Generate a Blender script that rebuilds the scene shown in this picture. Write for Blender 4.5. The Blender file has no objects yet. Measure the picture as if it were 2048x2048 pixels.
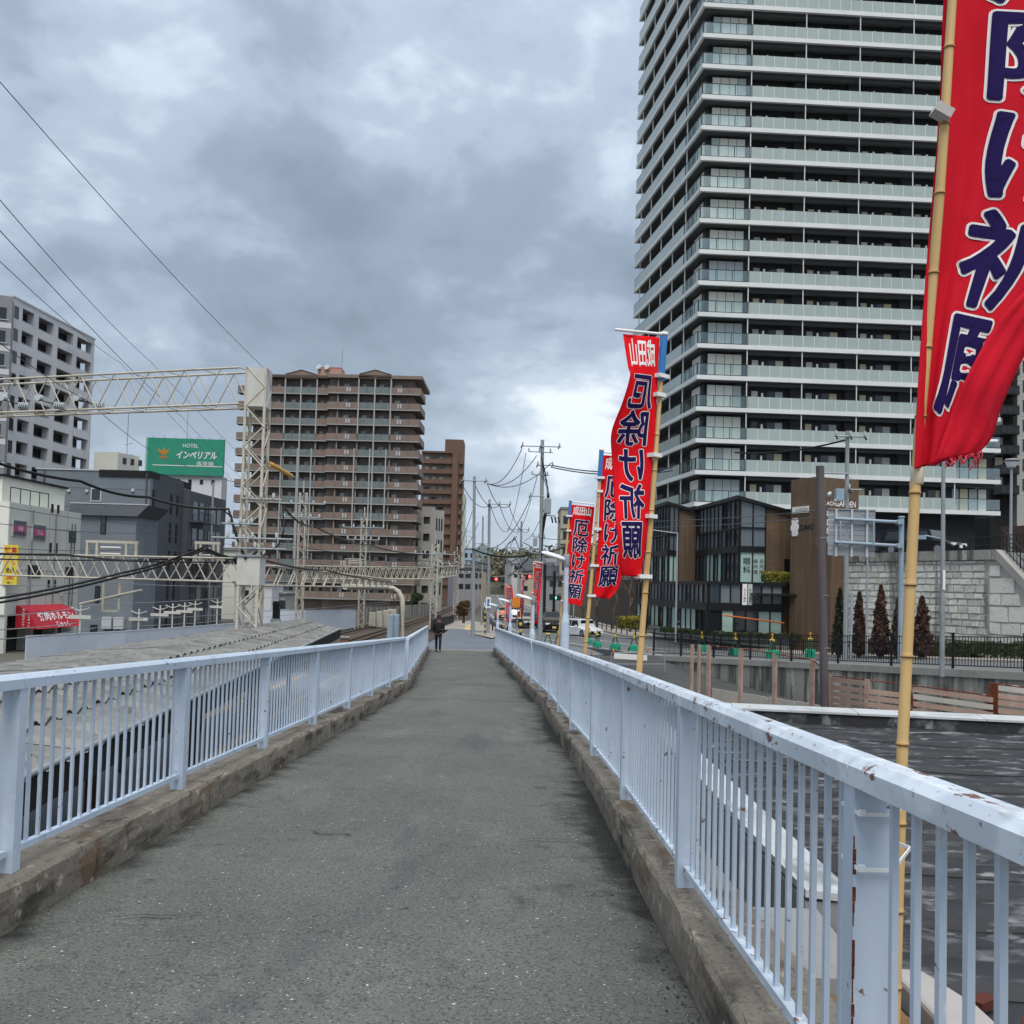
import bpy, bmesh, math, random
import numpy as np
from mathutils import Vector as V, Matrix as M

scene = bpy.context.scene
col = scene.collection
rnd = random.Random(7)

# ---------------------------------------------------------------- camera
FPX, CX, CY = 1900.0, 1024.0, 1089.0          # focal length and principal point, in pixels of a 2048 frame
PITCH, ROLL = math.atan(83 / 1900), 0.027
_F = V((0, math.cos(PITCH), math.sin(PITCH)))
_R0 = V((1, 0, 0)); _U0 = V((0, -math.sin(PITCH), math.cos(PITCH)))
_R = _R0 * math.cos(ROLL) + _U0 * math.sin(ROLL)
_U = _U0 * math.cos(ROLL) - _R0 * math.sin(ROLL)
cam_d = bpy.data.cameras.new('camera')
cam = bpy.data.objects.new('camera', cam_d); col.objects.link(cam)
cam_d.sensor_fit = 'HORIZONTAL'; cam_d.sensor_width = 36
cam_d.lens = 36 * FPX / 2048
cam_d.shift_y = (CY - 1024) / 2048
cam_d.clip_start = 0.05; cam_d.clip_end = 20000
cam.matrix_world = M(((_R.x, _U.x, -_F.x, 0), (_R.y, _U.y, -_F.y, 0), (_R.z, _U.z, -_F.z, 0), (0, 0, 0, 1)))
scene.camera = cam

# ---------------------------------------------------------------- sky, sun, exposure
SUN_EL, SUN_AZ = math.radians(60), math.radians(176)     # sun behind the cloud, behind the viewer
wd = bpy.data.worlds.new('World'); scene.world = wd; wd.use_nodes = True
nt = wd.node_tree; N = nt.nodes; L = nt.links
bg = N['Background']; bg.inputs['Strength'].default_value = 0.10
def nn(tree, typ, **kw):
    n = tree.nodes.new(typ)
    for k, v in kw.items():
        if k.startswith('i_'):
            n.inputs[int(k[2:])].default_value = v
        else:
            setattr(n, k, v)
    return n
def mth(tree, op, a, b=None, clamp=False):
    n = tree.nodes.new('ShaderNodeMath'); n.operation = op; n.use_clamp = clamp
    for i, s in enumerate((a, b)):
        if s is None: continue
        if hasattr(s, 'is_output'): tree.links.new(s, n.inputs[i])
        else: n.inputs[i].default_value = s
    return n.outputs[0]
def ramp(tree, fac, stops, interp='LINEAR'):
    n = tree.nodes.new('ShaderNodeValToRGB'); n.color_ramp.interpolation = interp
    els = n.color_ramp.elements
    while len(els) < len(stops): els.new(0.5)
    for e, (p, c) in zip(els, stops):
        e.position = p; e.color = (c[0], c[1], c[2], 1)
    tree.links.new(fac, n.inputs[0]); return n.outputs[0]
def mixc(tree, fac, a, b, blend='MIX'):
    n = tree.nodes.new('ShaderNodeMix'); n.data_type = 'RGBA'; n.blend_type = blend
    for s, i in ((fac, n.inputs[0]), (a, n.inputs[6]), (b, n.inputs[7])):
        if hasattr(s, 'is_output'): tree.links.new(s, i)
        elif isinstance(s, (int, float)): i.default_value = s
        else: i.default_value = (s[0], s[1], s[2], 1)
    return n.outputs[2]
sky = nn(nt, 'ShaderNodeTexSky', sky_type='NISHITA', sun_disc=False, sun_elevation=SUN_EL, sun_rotation=SUN_AZ, air_density=1.2, dust_density=2.0)
tc = nn(nt, 'ShaderNodeTexCoord')
sep = nn(nt, 'ShaderNodeSeparateXYZ'); L.new(tc.outputs['Generated'], sep.inputs[0])
zc = mth(nt, 'MAXIMUM', sep.outputs[2], 0.0)
den = mth(nt, 'ADD', zc, 0.42)
cb = nn(nt, 'ShaderNodeCombineXYZ')
L.new(mth(nt, 'DIVIDE', sep.outputs[0], den), cb.inputs[0])
L.new(mth(nt, 'DIVIDE', sep.outputs[1], den), cb.inputs[1])
cb.inputs[2].default_value = 3.7
def cloud_noise(scale, detail, rough, dist, off):
    mp = nn(nt, 'ShaderNodeMapping'); mp.inputs['Location'].default_value = off
    L.new(cb.outputs[0], mp.inputs[0])
    n = nn(nt, 'ShaderNodeTexNoise', noise_dimensions='3D')
    n.inputs['Scale'].default_value = scale; n.inputs['Detail'].default_value = detail
    n.inputs['Roughness'].default_value = rough; n.inputs['Distortion'].default_value = dist
    L.new(mp.outputs[0], n.inputs['Vector']); return n.outputs[0]
big = cloud_noise(1.7, 7, 0.50, 0.12, (5.5, 3.3, 0))
fine = cloud_noise(5.2, 9, 0.55, 0.2, (7.1, 1.4, 5))
fac = mth(nt, 'ADD', mth(nt, 'MULTIPLY', big, 0.66), mth(nt, 'MULTIPLY', fine, 0.34))
clouds = ramp(nt, fac, [(0.38, (0.195, 0.243, 0.312)), (0.455, (0.245, 0.303, 0.385)), (0.515, (0.335, 0.405, 0.505)), (0.565, (0.46, 0.54, 0.64)), (0.63, (0.80, 0.85, 0.90))], 'EASE')
low = mth(nt, 'SUBTRACT', 1.0, mth(nt, 'DIVIDE', zc, 0.27), clamp=True)
low = mth(nt, 'POWER', low, 1.5)
clouds = mixc(nt, mth(nt, 'MULTIPLY', low, 0.55), clouds, (0.57, 0.67, 0.80))
hi = mth(nt, 'MULTIPLY', zc, zc)                     # an overcast sky is brightest overhead
clouds = mixc(nt, 1.0, clouds, mixc(nt, hi, (1, 1, 1), (2.3, 2.25, 2.15)), 'MULTIPLY')
clouds10 = mixc(nt, 1.0, clouds, (6.6, 6.6, 6.6), 'MULTIPLY')
skyc = mixc(nt, 0.94, sky.outputs[0], clouds10)
L.new(skyc, bg.inputs['Color'])
sun_d = bpy.data.lights.new('sun', 'SUN'); sun_d.energy = 1.5; sun_d.angle = math.radians(35); sun_d.color = (1.0, 0.95, 0.87)
sun = bpy.data.objects.new('sun', sun_d); col.objects.link(sun)
sun.rotation_euler = (math.pi / 2 - SUN_EL, 0, math.pi - SUN_AZ)
_sd = V((math.sin(SUN_AZ) * math.cos(SUN_EL), math.cos(SUN_AZ) * math.cos(SUN_EL), math.sin(SUN_EL)))
sun.rotation_euler = _sd.to_track_quat('Z', 'Y').to_euler()
vs = scene.view_settings
vs.view_transform = 'Standard'; vs.look = 'None'; vs.gamma = 1; vs.exposure = 0.88; vs.use_curve_mapping = False

# ---------------------------------------------------------------- layout helpers: a pixel of the photograph plus a real depth
def ray(x, y): return _F + _R * ((x - CX) / FPX) + _U * ((CY - y) / FPX)
def at(x, y, d):
    v = ray(x, y); return v * (d / v.y)
def atz(x, y, z):
    v = ray(x, y); return v * (z / v.z)
def gx(x, d, y=1180): return at(x, y, d).x
def hz(x, y, d): return at(x, y, d).z
ZV = V((0, 0, 1))

# ---------------------------------------------------------------- object helpers
WM = {}
def put(o, parent=None, mw=None):
    mw = mw or M.Identity(4)
    col.objects.link(o); o.matrix_basis = mw
    if parent is not None:
        o.parent = parent; o.matrix_parent_inverse = WM[parent.name].inverted()
    WM[o.name] = mw
    return o
def tag(o, label=None, cat=None, group=None, kind=None):
    if label: o['label'] = label
    if cat: o['category'] = cat
    if group: o['group'] = group
    if kind: o['kind'] = kind
    return o
def thing(name, label, cat, loc, group=None):
    o = bpy.data.objects.new(name, None); o.empty_display_size = 0.3
    put(o, None, M.Translation(V(loc)))
    return tag(o, label, cat, group)
_cube = {}
def cube_mesh(m):
    if m.name not in _cube:
        me = bpy.data.meshes.new('box_' + m.name)
        v = [(x, y, z) for x in (-.5, .5) for y in (-.5, .5) for z in (-.5, .5)]
        f = [(0, 1, 3, 2), (4, 6, 7, 5), (0, 4, 5, 1), (2, 3, 7, 6), (0, 2, 6, 4), (1, 5, 7, 3)]
        me.from_pydata(v, [], f); me.materials.append(m); _cube[m.name] = me
    return _cube[m.name]
_cyl = {}
def cyl_mesh(m, n, r1=1.0):
    k = (m.name, n, r1)
    if k not in _cyl:
        me = bpy.data.meshes.new('tube_' + m.name)
        v = [(math.cos(2*math.pi*i/n), math.sin(2*math.pi*i/n), 0) for i in range(n)] + [(r1*math.cos(2*math.pi*i/n), r1*math.sin(2*math.pi*i/n), 1) for i in range(n)]
        f = [(i, (i+1) % n, n+(i+1) % n, n+i) for i in range(n)] + [tuple(range(n-1, -1, -1)), tuple(range(n, 2*n))]
        me.from_pydata(v, [], f); me.materials.append(m)
        for p in me.polygons[:n]: p.use_smooth = True
        _cyl[k] = me
    return _cyl[k]
def box(name, parent, m, c, size, R=None):
    mw = M.Translation(V(c)) @ (R.to_4x4() if R else M.Identity(4)) @ M.Diagonal((size[0], size[1], size[2], 1))
    return put(bpy.data.objects.new(name, cube_mesh(m)), parent, mw)
def rotz(a): return M.Rotation(a, 3, 'Z')
def axes(ex):
    """rotation whose local Z follows ex"""
    return V(ex).to_track_quat('Z', 'Y').to_matrix()
def tube(name, parent, m, p0, p1, r, n=10, r1=None):
    p0 = V(p0); p1 = V(p1); d = p1 - p0
    k = 1.0 if r1 is None else round(r1 / r, 2)
    mw = M.Translation(p0) @ axes(d).to_4x4() @ M.Diagonal((r, r, d.length, 1))
    return put(bpy.data.objects.new(name, cyl_mesh(m, n, k)), parent, mw)
class Fr:
    """facade frame: u to the right seen from outside, w inwards, z up"""
    def __init__(s, o, u):
        s.o = V(o); s.u = V((u[0], u[1], 0)).normalized(); s.w = ZV.cross(s.u)
        s.R = M((s.u, s.w, ZV)).transposed()
    def p(s, u, w, z): return V((s.o.x, s.o.y, 0)) + s.u * u + s.w * w + ZV * z
    def upx(s, px, w=0):
        """u where the image column px meets the plane at inward offset w"""
        r = gx(px, 1.0, 1150)
        q = s.p(0, w, 0)
        return (r * q.y - q.x) / (s.u.x - r * s.u.y)
def fb(fr, name, parent, m, u0, u1, w0, w1, z0, z1):
    return box(name, parent, m, fr.p((u0+u1)/2, (w0+w1)/2, (z0+z1)/2), (abs(u1-u0), abs(w1-w0), abs(z1-z0)), fr.R)
class MB:
    """collects shapes into one mesh"""
    def __init__(s): s.v = []; s.f = []; s.sm = []
    def add(s, vs, fs, smooth=False):
        b = len(s.v); s.v += [tuple(q) for q in vs]; s.f += [tuple(b+i for i in f) for f in fs]; s.sm += [smooth]*len(fs); return s
    def box(s, c, size, R=None):
        R = R or M.Identity(3); c = V(c)
        vs = [c + R @ V((x*size[0], y*size[1], z*size[2])) for x in (-.5, .5) for y in (-.5, .5) for z in (-.5, .5)]
        return s.add(vs, [(0, 1, 3, 2), (4, 6, 7, 5), (0, 4, 5, 1), (2, 3, 7, 6), (0, 2, 6, 4), (1, 5, 7, 3)])
    def fb(s, fr, u0, u1, w0, w1, z0, z1):
        return s.box(fr.p((u0+u1)/2, (w0+w1)/2, (z0+z1)/2), (abs(u1-u0), abs(w1-w0), abs(z1-z0)), fr.R)
    def tube(s, p0, p1, r, n=6, r1=None):
        p0 = V(p0); p1 = V(p1); R = axes(p1-p0); r1 = r if r1 is None else r1
        c = [(math.cos(2*math.pi*i/n), math.sin(2*math.pi*i/n)) for i in range(n)]
        vs = [p0 + R @ V((a*r, b*r, 0)) for a, b in c] + [p1 + R @ V((a*r1, b*r1, 0)) for a, b in c]
        s.add(vs, [(i, (i+1) % n, n+(i+1) % n, n+i) for i in range(n)], True)
        return s.add(vs, [tuple(range(n-1, -1, -1)), tuple(range(n, 2*n))])
    def path(s, pts, r, n=6):
        pts = [V(p) for p in pts]
        rings = []
        for i, p in enumerate(pts):
            d = (pts[min(i+1, len(pts)-1)] - pts[max(i-1, 0)])
            R = axes(d)
            rr = r(i/(len(pts)-1)) if callable(r) else r
            rings += [p + R @ V((rr*math.cos(2*math.pi*k/n), rr*math.sin(2*math.pi*k/n), 0)) for k in range(n)]
        fs = []
        for i in range(len(pts)-1):
            for k in range(n):
                fs.append((i*n+k, i*n+(k+1) % n, (i+1)*n+(k+1) % n, (i+1)*n+k))
        e = (len(pts)-1)*n
        s.add(rings, fs, True)
        return s.add([rings[k] for k in range(n)] + [rings[e+k] for k in range(n)], [tuple(range(n-1, -1, -1)), tuple(range(n, 2*n))])
    def prism(s, pts, off):
        n = len(pts); off = V(off); pts = [V(p) for p in pts]
        return s.add(pts + [p+off for p in pts], [(i, (i+1) % n, n+(i+1) % n, n+i) for i in range(n)] + [tuple(range(n-1, -1, -1)), tuple(range(n, 2*n))])
    def quad(s, a, b, c, d): return s.add([a, b, c, d], [(0, 1, 2, 3)])
    def strip(s, A, B):
        """sheet between two polylines"""
        n = len(A)
        return s.add(list(A)+list(B), [(i, i+1, n+i+1, n+i) for i in range(n-1)])
    def build(s, name, m, parent=None, smooth=None, fixn=True):
        me = bpy.data.meshes.new(name); me.from_pydata(s.v, [], s.f)
        if fixn:
            bm = bmesh.new(); bm.from_mesh(me); bmesh.ops.recalc_face_normals(bm, faces=bm.faces); bm.to_mesh(me); bm.free()
        for p, q in zip(me.polygons, s.sm): p.use_smooth = q if smooth is None else smooth
        for mm in (m if isinstance(m, (list, tuple)) else [m]): me.materials.append(mm)
        return put(bpy.data.objects.new(name, me), parent)
def struct(o): o['kind'] = 'structure'; return o
def bevel(o, w, seg=2):
    b = o.modifiers.new('bevel', 'BEVEL'); b.width = w; b.segments = seg; b.limit_method = 'ANGLE'; return o

# ---------------------------------------------------------------- materials
def C(h):
    h = h.lstrip('#'); r = []
    for i in (0, 2, 4):
        c = int(h[i:i+2], 16) / 255
        r.append(c/12.92 if c <= .04045 else ((c+.055)/1.055)**2.4)
    return tuple(r)
_mats = {}
def mat(name, c, rough=.7, layers=(), metal=0, bump=None, spec=.35, emit=None, coat=0):
    """layers: (colour, scale xyz or s, lo, hi, amount[, detail])"""
    if name in _mats: return _mats[name]
    m = bpy.data.materials.new(name); m.use_nodes = True
    t = m.node_tree; b = t.nodes['Principled BSDF']
    c = C(c) if isinstance(c, str) else c
    b.inputs['Roughness'].default_value = rough; b.inputs['Metallic'].default_value = metal
    b.inputs['Specular IOR Level'].default_value = spec
    b.inputs['Base Color'].default_value = (*c, 1)
    if coat: b.inputs['Coat Weight'].default_value = coat
    if emit:
        b.inputs['Emission Color'].default_value = (*emit[0], 1); b.inputs['Emission Strength'].default_value = emit[1]
    cur = c
    if layers or bump:
        geo = t.nodes.new('ShaderNodeNewGeometry')
        def noise(sc, det, off=0.0):
            mp = t.nodes.new('ShaderNodeMapping')
            sc = (sc, sc, sc) if isinstance(sc, (int, float)) else sc
            mp.inputs['Scale'].default_value = sc; mp.inputs['Location'].default_value = (off, off*1.7, off*.6)
            t.links.new(geo.outputs['Position'], mp.inputs[0])
            n = t.nodes.new('ShaderNodeTexNoise'); n.inputs['Scale'].default_value = 1; n.inputs['Detail'].default_value = det
            n.inputs['Roughness'].default_value = .6
            t.links.new(mp.outputs[0], n.inputs['Vector']); return n.outputs[0]
        for k, ly in enumerate(layers):
            lc = C(ly[0]) if isinstance(ly[0], str) else ly[0]
            f = noise(ly[1], ly[5] if len(ly) > 5 else 4, 3.1*k+len(name))
            mr = t.nodes.new('ShaderNodeMapRange'); mr.interpolation_type = 'SMOOTHSTEP'
            mr.inputs[1].default_value = ly[2]; mr.inputs[2].default_value = ly[3]; mr.inputs[4].default_value = ly[4]
            t.links.new(f, mr.inputs[0])
            cur = mixc(t, mr.outputs[0], cur, lc)
        if layers: t.links.new(cur, b.inputs['Base Color'])
        if bump:
            bn = t.nodes.new('ShaderNodeBump'); bn.inputs['Strength'].default_value = bump[0]; bn.inputs['Distance'].default_value = bump[2]
            t.links.new(noise(bump[1], 5, 9.), bn.inputs['Height']); t.links.new(bn.outputs[0], b.inputs['Normal'])
    _mats[name] = m; return m
def glassy(name, tint, fac, rough=.05):
    """thin clear pane: part see-through, part mirror"""
    if name in _mats: return _mats[name]
    m = bpy.data.materials.new(name); m.use_nodes = True; t = m.node_tree
    t.nodes.remove(t.nodes['Principled BSDF'])
    tr = t.nodes.new('ShaderNodeBsdfTransparent'); tr.inputs[0].default_value = (*tint, 1)
    gl = t.nodes.new('ShaderNodeBsdfGlossy'); gl.inputs['Roughness'].default_value = rough; gl.inputs[0].default_value = (.85, .92, .9, 1)
    mx = t.nodes.new('ShaderNodeMixShader'); mx.inputs[0].default_value = fac
    t.links.new(tr.outputs[0], mx.inputs[1]); t.links.new(gl.outputs[0], mx.inputs[2])
    t.links.new(mx.outputs[0], t.nodes['Material Output'].inputs[0]); _mats[name] = m; return m
def varied(c, d=.75, amt=.6, sc=1.2): # mottling towards a darker tone of the same paint
    c = C(c) if isinstance(c, str) else c
    return (tuple(x*d for x in c), sc, .35, .7, amt)

RUST = '#6b3418'
m_rail = mat('rail_paint', '#becbda', .42, [('#aab8ca', 1.3, .4, .7, .5), ('#d3dbe3', 5.0, .55, .75, .5), ('#8a8d8e', (3, 3, .5), .58, .75, .45), ('#dce4ea', (22, 22, 9), .62, .70, .5), (RUST, (14, 9, 16), .665, .70, .85, 5)], spec=.4)
m_railrust = mat('rail_paint_worn', '#c2ccd7', .45, [('#dfe8f0', (7, 5, 7), .45, .62, .7), ('#8f9fb4', 2, .5, .8, .4), (RUST, (16, 9, 16), .60, .645, .92, 5), ('#8c5a35', (40, 20, 40), .62, .70, .7), ('#74695c', (5, 3, 30), .60, .75, .5)], spec=.4)
m_asph = mat('ramp_asphalt', '#64655f', .86, [('#565753', .55, .38, .68, .75), ('#7c7d76', (1.3, .35, 1), .5, .75, .5), ('#4d4b52', (1.4, .3, 1), .58, .70, .55), ('#4a4b48', 5, .55, .7, .4), ('#2f302e', 55, .52, .60, .6, 3), ('#8a8a84', 80, .60, .66, .4, 2), ('#c9c9c2', 75, .69, .71, .7, 2), ('#d8d8d2', 34, .722, .738, .85, 2)], bump=(.6, 70, .004), spec=.25)
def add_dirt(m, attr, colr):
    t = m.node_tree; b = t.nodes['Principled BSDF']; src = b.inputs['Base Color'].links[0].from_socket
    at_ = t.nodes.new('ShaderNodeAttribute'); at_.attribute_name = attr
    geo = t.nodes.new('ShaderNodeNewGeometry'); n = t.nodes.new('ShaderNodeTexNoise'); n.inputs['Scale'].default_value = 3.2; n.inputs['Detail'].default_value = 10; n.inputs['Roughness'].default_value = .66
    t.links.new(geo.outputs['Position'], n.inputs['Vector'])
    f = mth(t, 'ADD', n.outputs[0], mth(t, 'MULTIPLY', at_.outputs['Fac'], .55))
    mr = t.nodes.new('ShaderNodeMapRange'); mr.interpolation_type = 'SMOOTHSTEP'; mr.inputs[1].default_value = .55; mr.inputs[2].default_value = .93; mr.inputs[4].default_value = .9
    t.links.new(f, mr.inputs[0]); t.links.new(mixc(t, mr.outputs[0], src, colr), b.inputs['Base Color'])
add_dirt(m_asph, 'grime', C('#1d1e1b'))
m_kerb = mat('kerb_concrete', '#7a7267', .9, [('#90867a', 2.6, .42, .66, .7, 8), ('#2b2721', (3.0, 1.3, 6), .47, .64, .85, 8), ('#5f452b', (3.3, 1.2, 3), .57, .68, .7, 7), ('#b3a896', (11, 7, 11), .59, .69, .7, 6), ('#1f1c18', (18, 9, 2.5), .57, .70, .65, 5), ('#46413a', 40, .52, .62, .45, 3)], bump=(.5, 30, .006))
m_moss = mat('gutter_moss', '#33332f', .95, [('#4d4c45', 6, .45, .65, .8), ('#1d1d1a', 9, .5, .65, .8)], bump=(.8, 40, .012))
m_road = mat('road_asphalt', '#6b6c6c', .88, [('#5a5b5c', .3, .4, .7, .7), ('#838483', 30, .6, .7, .4)])
m_road2 = mat('apron_asphalt', '#6c7178', .88, [('#5d6269', .4, .4, .7, .7)])
m_lot = mat('lot_asphalt', '#4a4a49', .92, [('#373736', .5, .4, .7, .8), ('#63625f', 3, .6, .75, .5)])
m_side = mat('pavement_beige', '#a0988f', .88, [('#8d857c', .8, .4, .7, .6)])
m_tact = mat('tactile_yellow', '#c9b07a', .8)
m_line = mat('road_paint', '#d8d8d4', .75, [('#9a9a98', 4, .5, .7, .5)])
m_ground = mat('earth', '#5a5750', .95, [('#6d6a60', .05, .4, .7, .7), ('#46473c', .2, .5, .7, .6)])
m_ballast = mat('ballast', '#5b4f46', .95, [('#3d342e', 3, .4, .65, .8), ('#7b7068', 8, .55, .7, .6)], bump=(.8, 9, .08))
m_steelrail = mat('rail_steel', '#4b3a30', .5, [('#a9a4a0', 1, .6, .8, .3)], metal=.4)
m_conc = mat('concrete', '#9b9992', .88, [('#7e7c75', .7, .4, .7, .6), ('#c0bdb4', 3, .55, .75, .4)])
m_concst = mat('stained_concrete', '#97958d', .9, [('#4b4a46', (1.7, 1.7, .10), .46, .58, .85, 6), ('#c2bfb5', (2.6, 2.6, .2), .54, .68, .7), ('#33322e', (.9, .9, .2), .56, .68, .75), ('#6f6d66', 9, .5, .65, .4)])
m_mast = mat('mast_cream_paint', '#bfb9ab', .6, [('#9a917f', 1.1, .48, .72, .6), ('#8d6a45', (3, 3, 1.2), .64, .74, .6)])
m_mastw = mat('mast_white_plate', '#c6c5c0', .6, [('#b5ab9a', (1.5, 1.5, .6), .5, .72, .6)])
m_galv = mat('galvanised_steel', '#9aa0a3', .5, [('#868b8e', 2, .4, .7, .6)], metal=.3)
m_galvb = mat('blue_grey_steel', '#93a3b0', .5, [('#7f8f9c', 1.5, .4, .7, .6)], metal=.1)
m_pole = mat('concrete_pole', '#8f9496', .85, [('#7d8284', (2, 2, .3), .45, .7, .6)])
m_black = mat('black_cable', '#141414', .5)
m_wire = mat('thin_wire', '#444a52', .6)
m_blackp = mat('black_paint', '#17181b', .4)
m_ins = mat('insulator_porcelain', '#b9c2c2', .25)
m_bamboo = mat('bamboo', '#cdab74', .5, [('#b98f55', (6, 6, 1.2), .42, .7, .7), ('#8f6a3c', (9, 9, 3), .62, .72, .6), ('#dcc08c', (12, 12, .8), .55, .75, .5)], spec=.4)
m_bambood = mat('bamboo_node', '#9a7748', .6)
m_red = mat('banner_red', '#de0f1c', .8, [('#c40c18', 3, .45, .75, .5)], spec=.15, bump=(.15, 400, .002))
m_redn = mat('banner_red_worn', '#cb1a2c', .85, [('#b21425', 4, .45, .75, .5), ('#d63348', 7, .55, .8, .4)], spec=.12, bump=(.15, 500, .002))
m_navy = mat('banner_navy', '#241a4e', .85, spec=.1)
m_prwhite = mat('banner_white', '#e9e4e2', .85, spec=.1)
m_loop = mat('white_strap', '#e4e4e2', .6)
m_bluetube = mat('blue_tube', '#3a78b8', .35)
m_tie = mat('cable_tie', '#e6e8ea', .35)

# ================================================================ the setting: ground, ramp, street
def pl(pts, y):
    if y <= pts[0][0]: return pts[0][1]
    for (a, b), (c, d) in zip(pts, pts[1:]):
        if y <= c: return b + (d-b)*(y-a)/(c-a)
    return pts[-1][1]
def zp(y): return -1.55-.042*y if y < 23 else -2.516-.032*(y-23)
EL = [(-4, -2.40), (4.6, -2.40), (8, -2.39), (14, -2.33), (22.6, -2.32), (47, -3.95)]
ER = [(-4, .82), (9, .81), (12.2, .73), (18.2, .64), (23.2, .42), (47, -.80)]
eL = lambda y: pl(EL, y)
eR = lambda y: pl(ER, y)
YEND = 47.0
ZG = -5.45
g = MB(); S_ = 7800
g.quad((-S_, -S_, ZG), (S_, -S_, ZG), (S_, S_, ZG), (-S_, S_, ZG))
struct(g.build('ground', m_ground))

ys = [-4 + .25*i for i in range(int((YEND+4)/.25)+1)]
d = MB()
A = [V((eL(y)+.0, y, zp(y))) for y in ys]; B = [V((eR(y), y, zp(y))) for y in ys]
NC = 16; cols_ = [[V((a.x+(b.x-a.x)*k/NC, a.y, a.z+.02*(1-abs(2*k/NC-1)))) for a, b in zip(A, B)] for k in range(NC+1)]
d.add([p for c_ in cols_ for p in c_], [(k*len(A)+i, k*len(A)+i+1, (k+1)*len(A)+i+1, (k+1)*len(A)+i) for k in range(NC) for i in range(len(A)-1)], True)
ramp_top = struct(d.build('ramp_path', m_asph, smooth=True))
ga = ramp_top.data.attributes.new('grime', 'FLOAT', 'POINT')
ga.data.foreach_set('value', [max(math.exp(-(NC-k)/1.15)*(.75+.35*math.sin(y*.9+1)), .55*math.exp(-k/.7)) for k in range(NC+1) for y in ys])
# kerbs: weathered concrete upstands, cast in lengths
KH, KW = .225, .40
def kerb(edge, sgn):
    t = thing('kerb', 'x', None, (edge(20), 20, zp(20)))
    del t['label']; t['kind'] = 'structure'
    y = -4.0; k = 0
    while y < YEND-.1:
        y1 = min(y+5.8+rnd.uniform(-.3, .3), YEND)
        n = max(2, int((y1-y)/.16))
        st = [y+.012+(y1-y-.024)*i/n for i in range(n+1)]
        mb = MB(); ring = []
        for yy in st:
            e = edge(yy); z = zp(yy); j = rnd.uniform(-.010, .008); jz = rnd.uniform(-.008, .004)
            ring.append([V((e, yy, z-.5)), V((e+sgn*.005, yy, z+KH*.5)), V((e+sgn*(.012+max(0, -j)), yy, z+KH-.022+jz)), V((e+sgn*(.034+j), yy, z+KH+jz*.4)), V((e+sgn*KW, yy, z+KH)), V((e+sgn*KW, yy, z-.5))])
        for a, b in zip(ring, ring[1:]):
            for i in range(6):
                mb.quad(a[i], a[(i+1) % 6], b[(i+1) % 6], b[i])
        mb.add(ring[0], [(0, 1, 2, 3, 4, 5)]); mb.add(ring[-1], [(5, 4, 3, 2, 1, 0)])
        mb.build('kerb_stone', m_kerb, t); y = y1
    return t
kl = kerb(eL, -1); kl.name = 'kerb_left'; kr = kerb(eR, 1); kr.name = 'kerb_right'
WM['kerb_left'] = WM['kerb_right'] = WM['kerb']
# deck under the path
d = MB()
for i in range(0, len(ys)-1, 8):
    j = min(i+8, len(ys)-1); a, b = ys[i], ys[j]
    for (p, q) in (((eL(a)-KW+.01, eL(b)-KW+.01), (eR(a)+KW-.01, eR(b)+KW-.01)),):
        lo = .75
        vsx = [V((p[0], a, zp(a)-.01)), V((q[0], a, zp(a)-.01)), V((q[1], b, zp(b)-.01)), V((p[1], b, zp(b)-.01))]
        vl = [v - ZV*lo for v in vsx]
        d.add(vsx+vl, [(0, 1, 2, 3), (7, 6, 5, 4), (0, 4, 5, 1), (1, 5, 6, 2), (3, 2, 6, 7), (0, 3, 7, 4)])
for y in (3, 11, 19, 27, 35, 43):
    d.box(((eL(y)+eR(y))/2, y, (zp(y)-.7+ZG)/2), (2.2, .6, zp(y)-.7-ZG))
struct(d.build('ramp_deck', m_concst))
# dirt and moss in the gutters, joints across the asphalt
d = MB(); rr = random.Random(3)
def gutter(edge, sgn, w0, w1):
    A = []; B = []
    for y in [-4+.12*i for i in range(int(51/.12))]:
        w = w0 + (w1-w0)*(.5+.5*math.sin(y*1.1+rr.uniform(-.5, .5)))*rr.uniform(.3, 1)
        z = zp(y)+.02*min(1, w/1.6)+.006
        A.append(V((edge(y)+.001*sgn, y, zp(y)+.008))); B.append(V((edge(y)-sgn*w, y, z)))
    d.strip(A, B)
q_ = np.random.RandomState(12)
for k in range(520):
    y = q_.uniform(1.5, 24)**1.0; cl_ = .5+.5*math.sin(y*1.7)*math.sin(y*.63+1)
    w = abs(q_.normal())*(.03+.10*cl_); r = q_.uniform(.003, .011); x = eR(y)-w-.004
    z = zp(y)+.02*min(1, w/1.6)+.004+.0000015*k; m_ = 6
    d.add([V((x+r*q_.uniform(.5, 1.2)*math.cos(6.283*i/m_), y+1.8*r*q_.uniform(.5, 1.2)*math.sin(6.283*i/m_), z)) for i in range(m_)], [tuple(range(m_))])
for k in range(220):
    y = q_.uniform(3, 24); w = abs(q_.normal())*.03; r = q_.uniform(.003, .008); x = eL(y)+w+.004
    z = zp(y)+.02*min(1, w/1.6)+.004+.0000015*k; m_ = 6
    d.add([V((x+r*q_.uniform(.5, 1.2)*math.cos(6.283*i/m_), y+1.8*r*q_.uniform(.5, 1.2)*math.sin(6.283*i/m_), z)) for i in range(m_)], [tuple(range(m_))])
tag(d.build('gutter_moss', m_moss), 'dark moss and grit along the foot of the kerbs', 'moss', kind='stuff')
d = MB()
for y in (19.4, 24.2, 33.0):
    d.quad((eL(y)+.02, y, zp(y)+.024), (eR(y)-.02, y+.05, zp(y)+.024), (eR(y)-.02, y+.08, zp(y)+.024), (eL(y)+.02, y+.035, zp(y)+.024))
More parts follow.
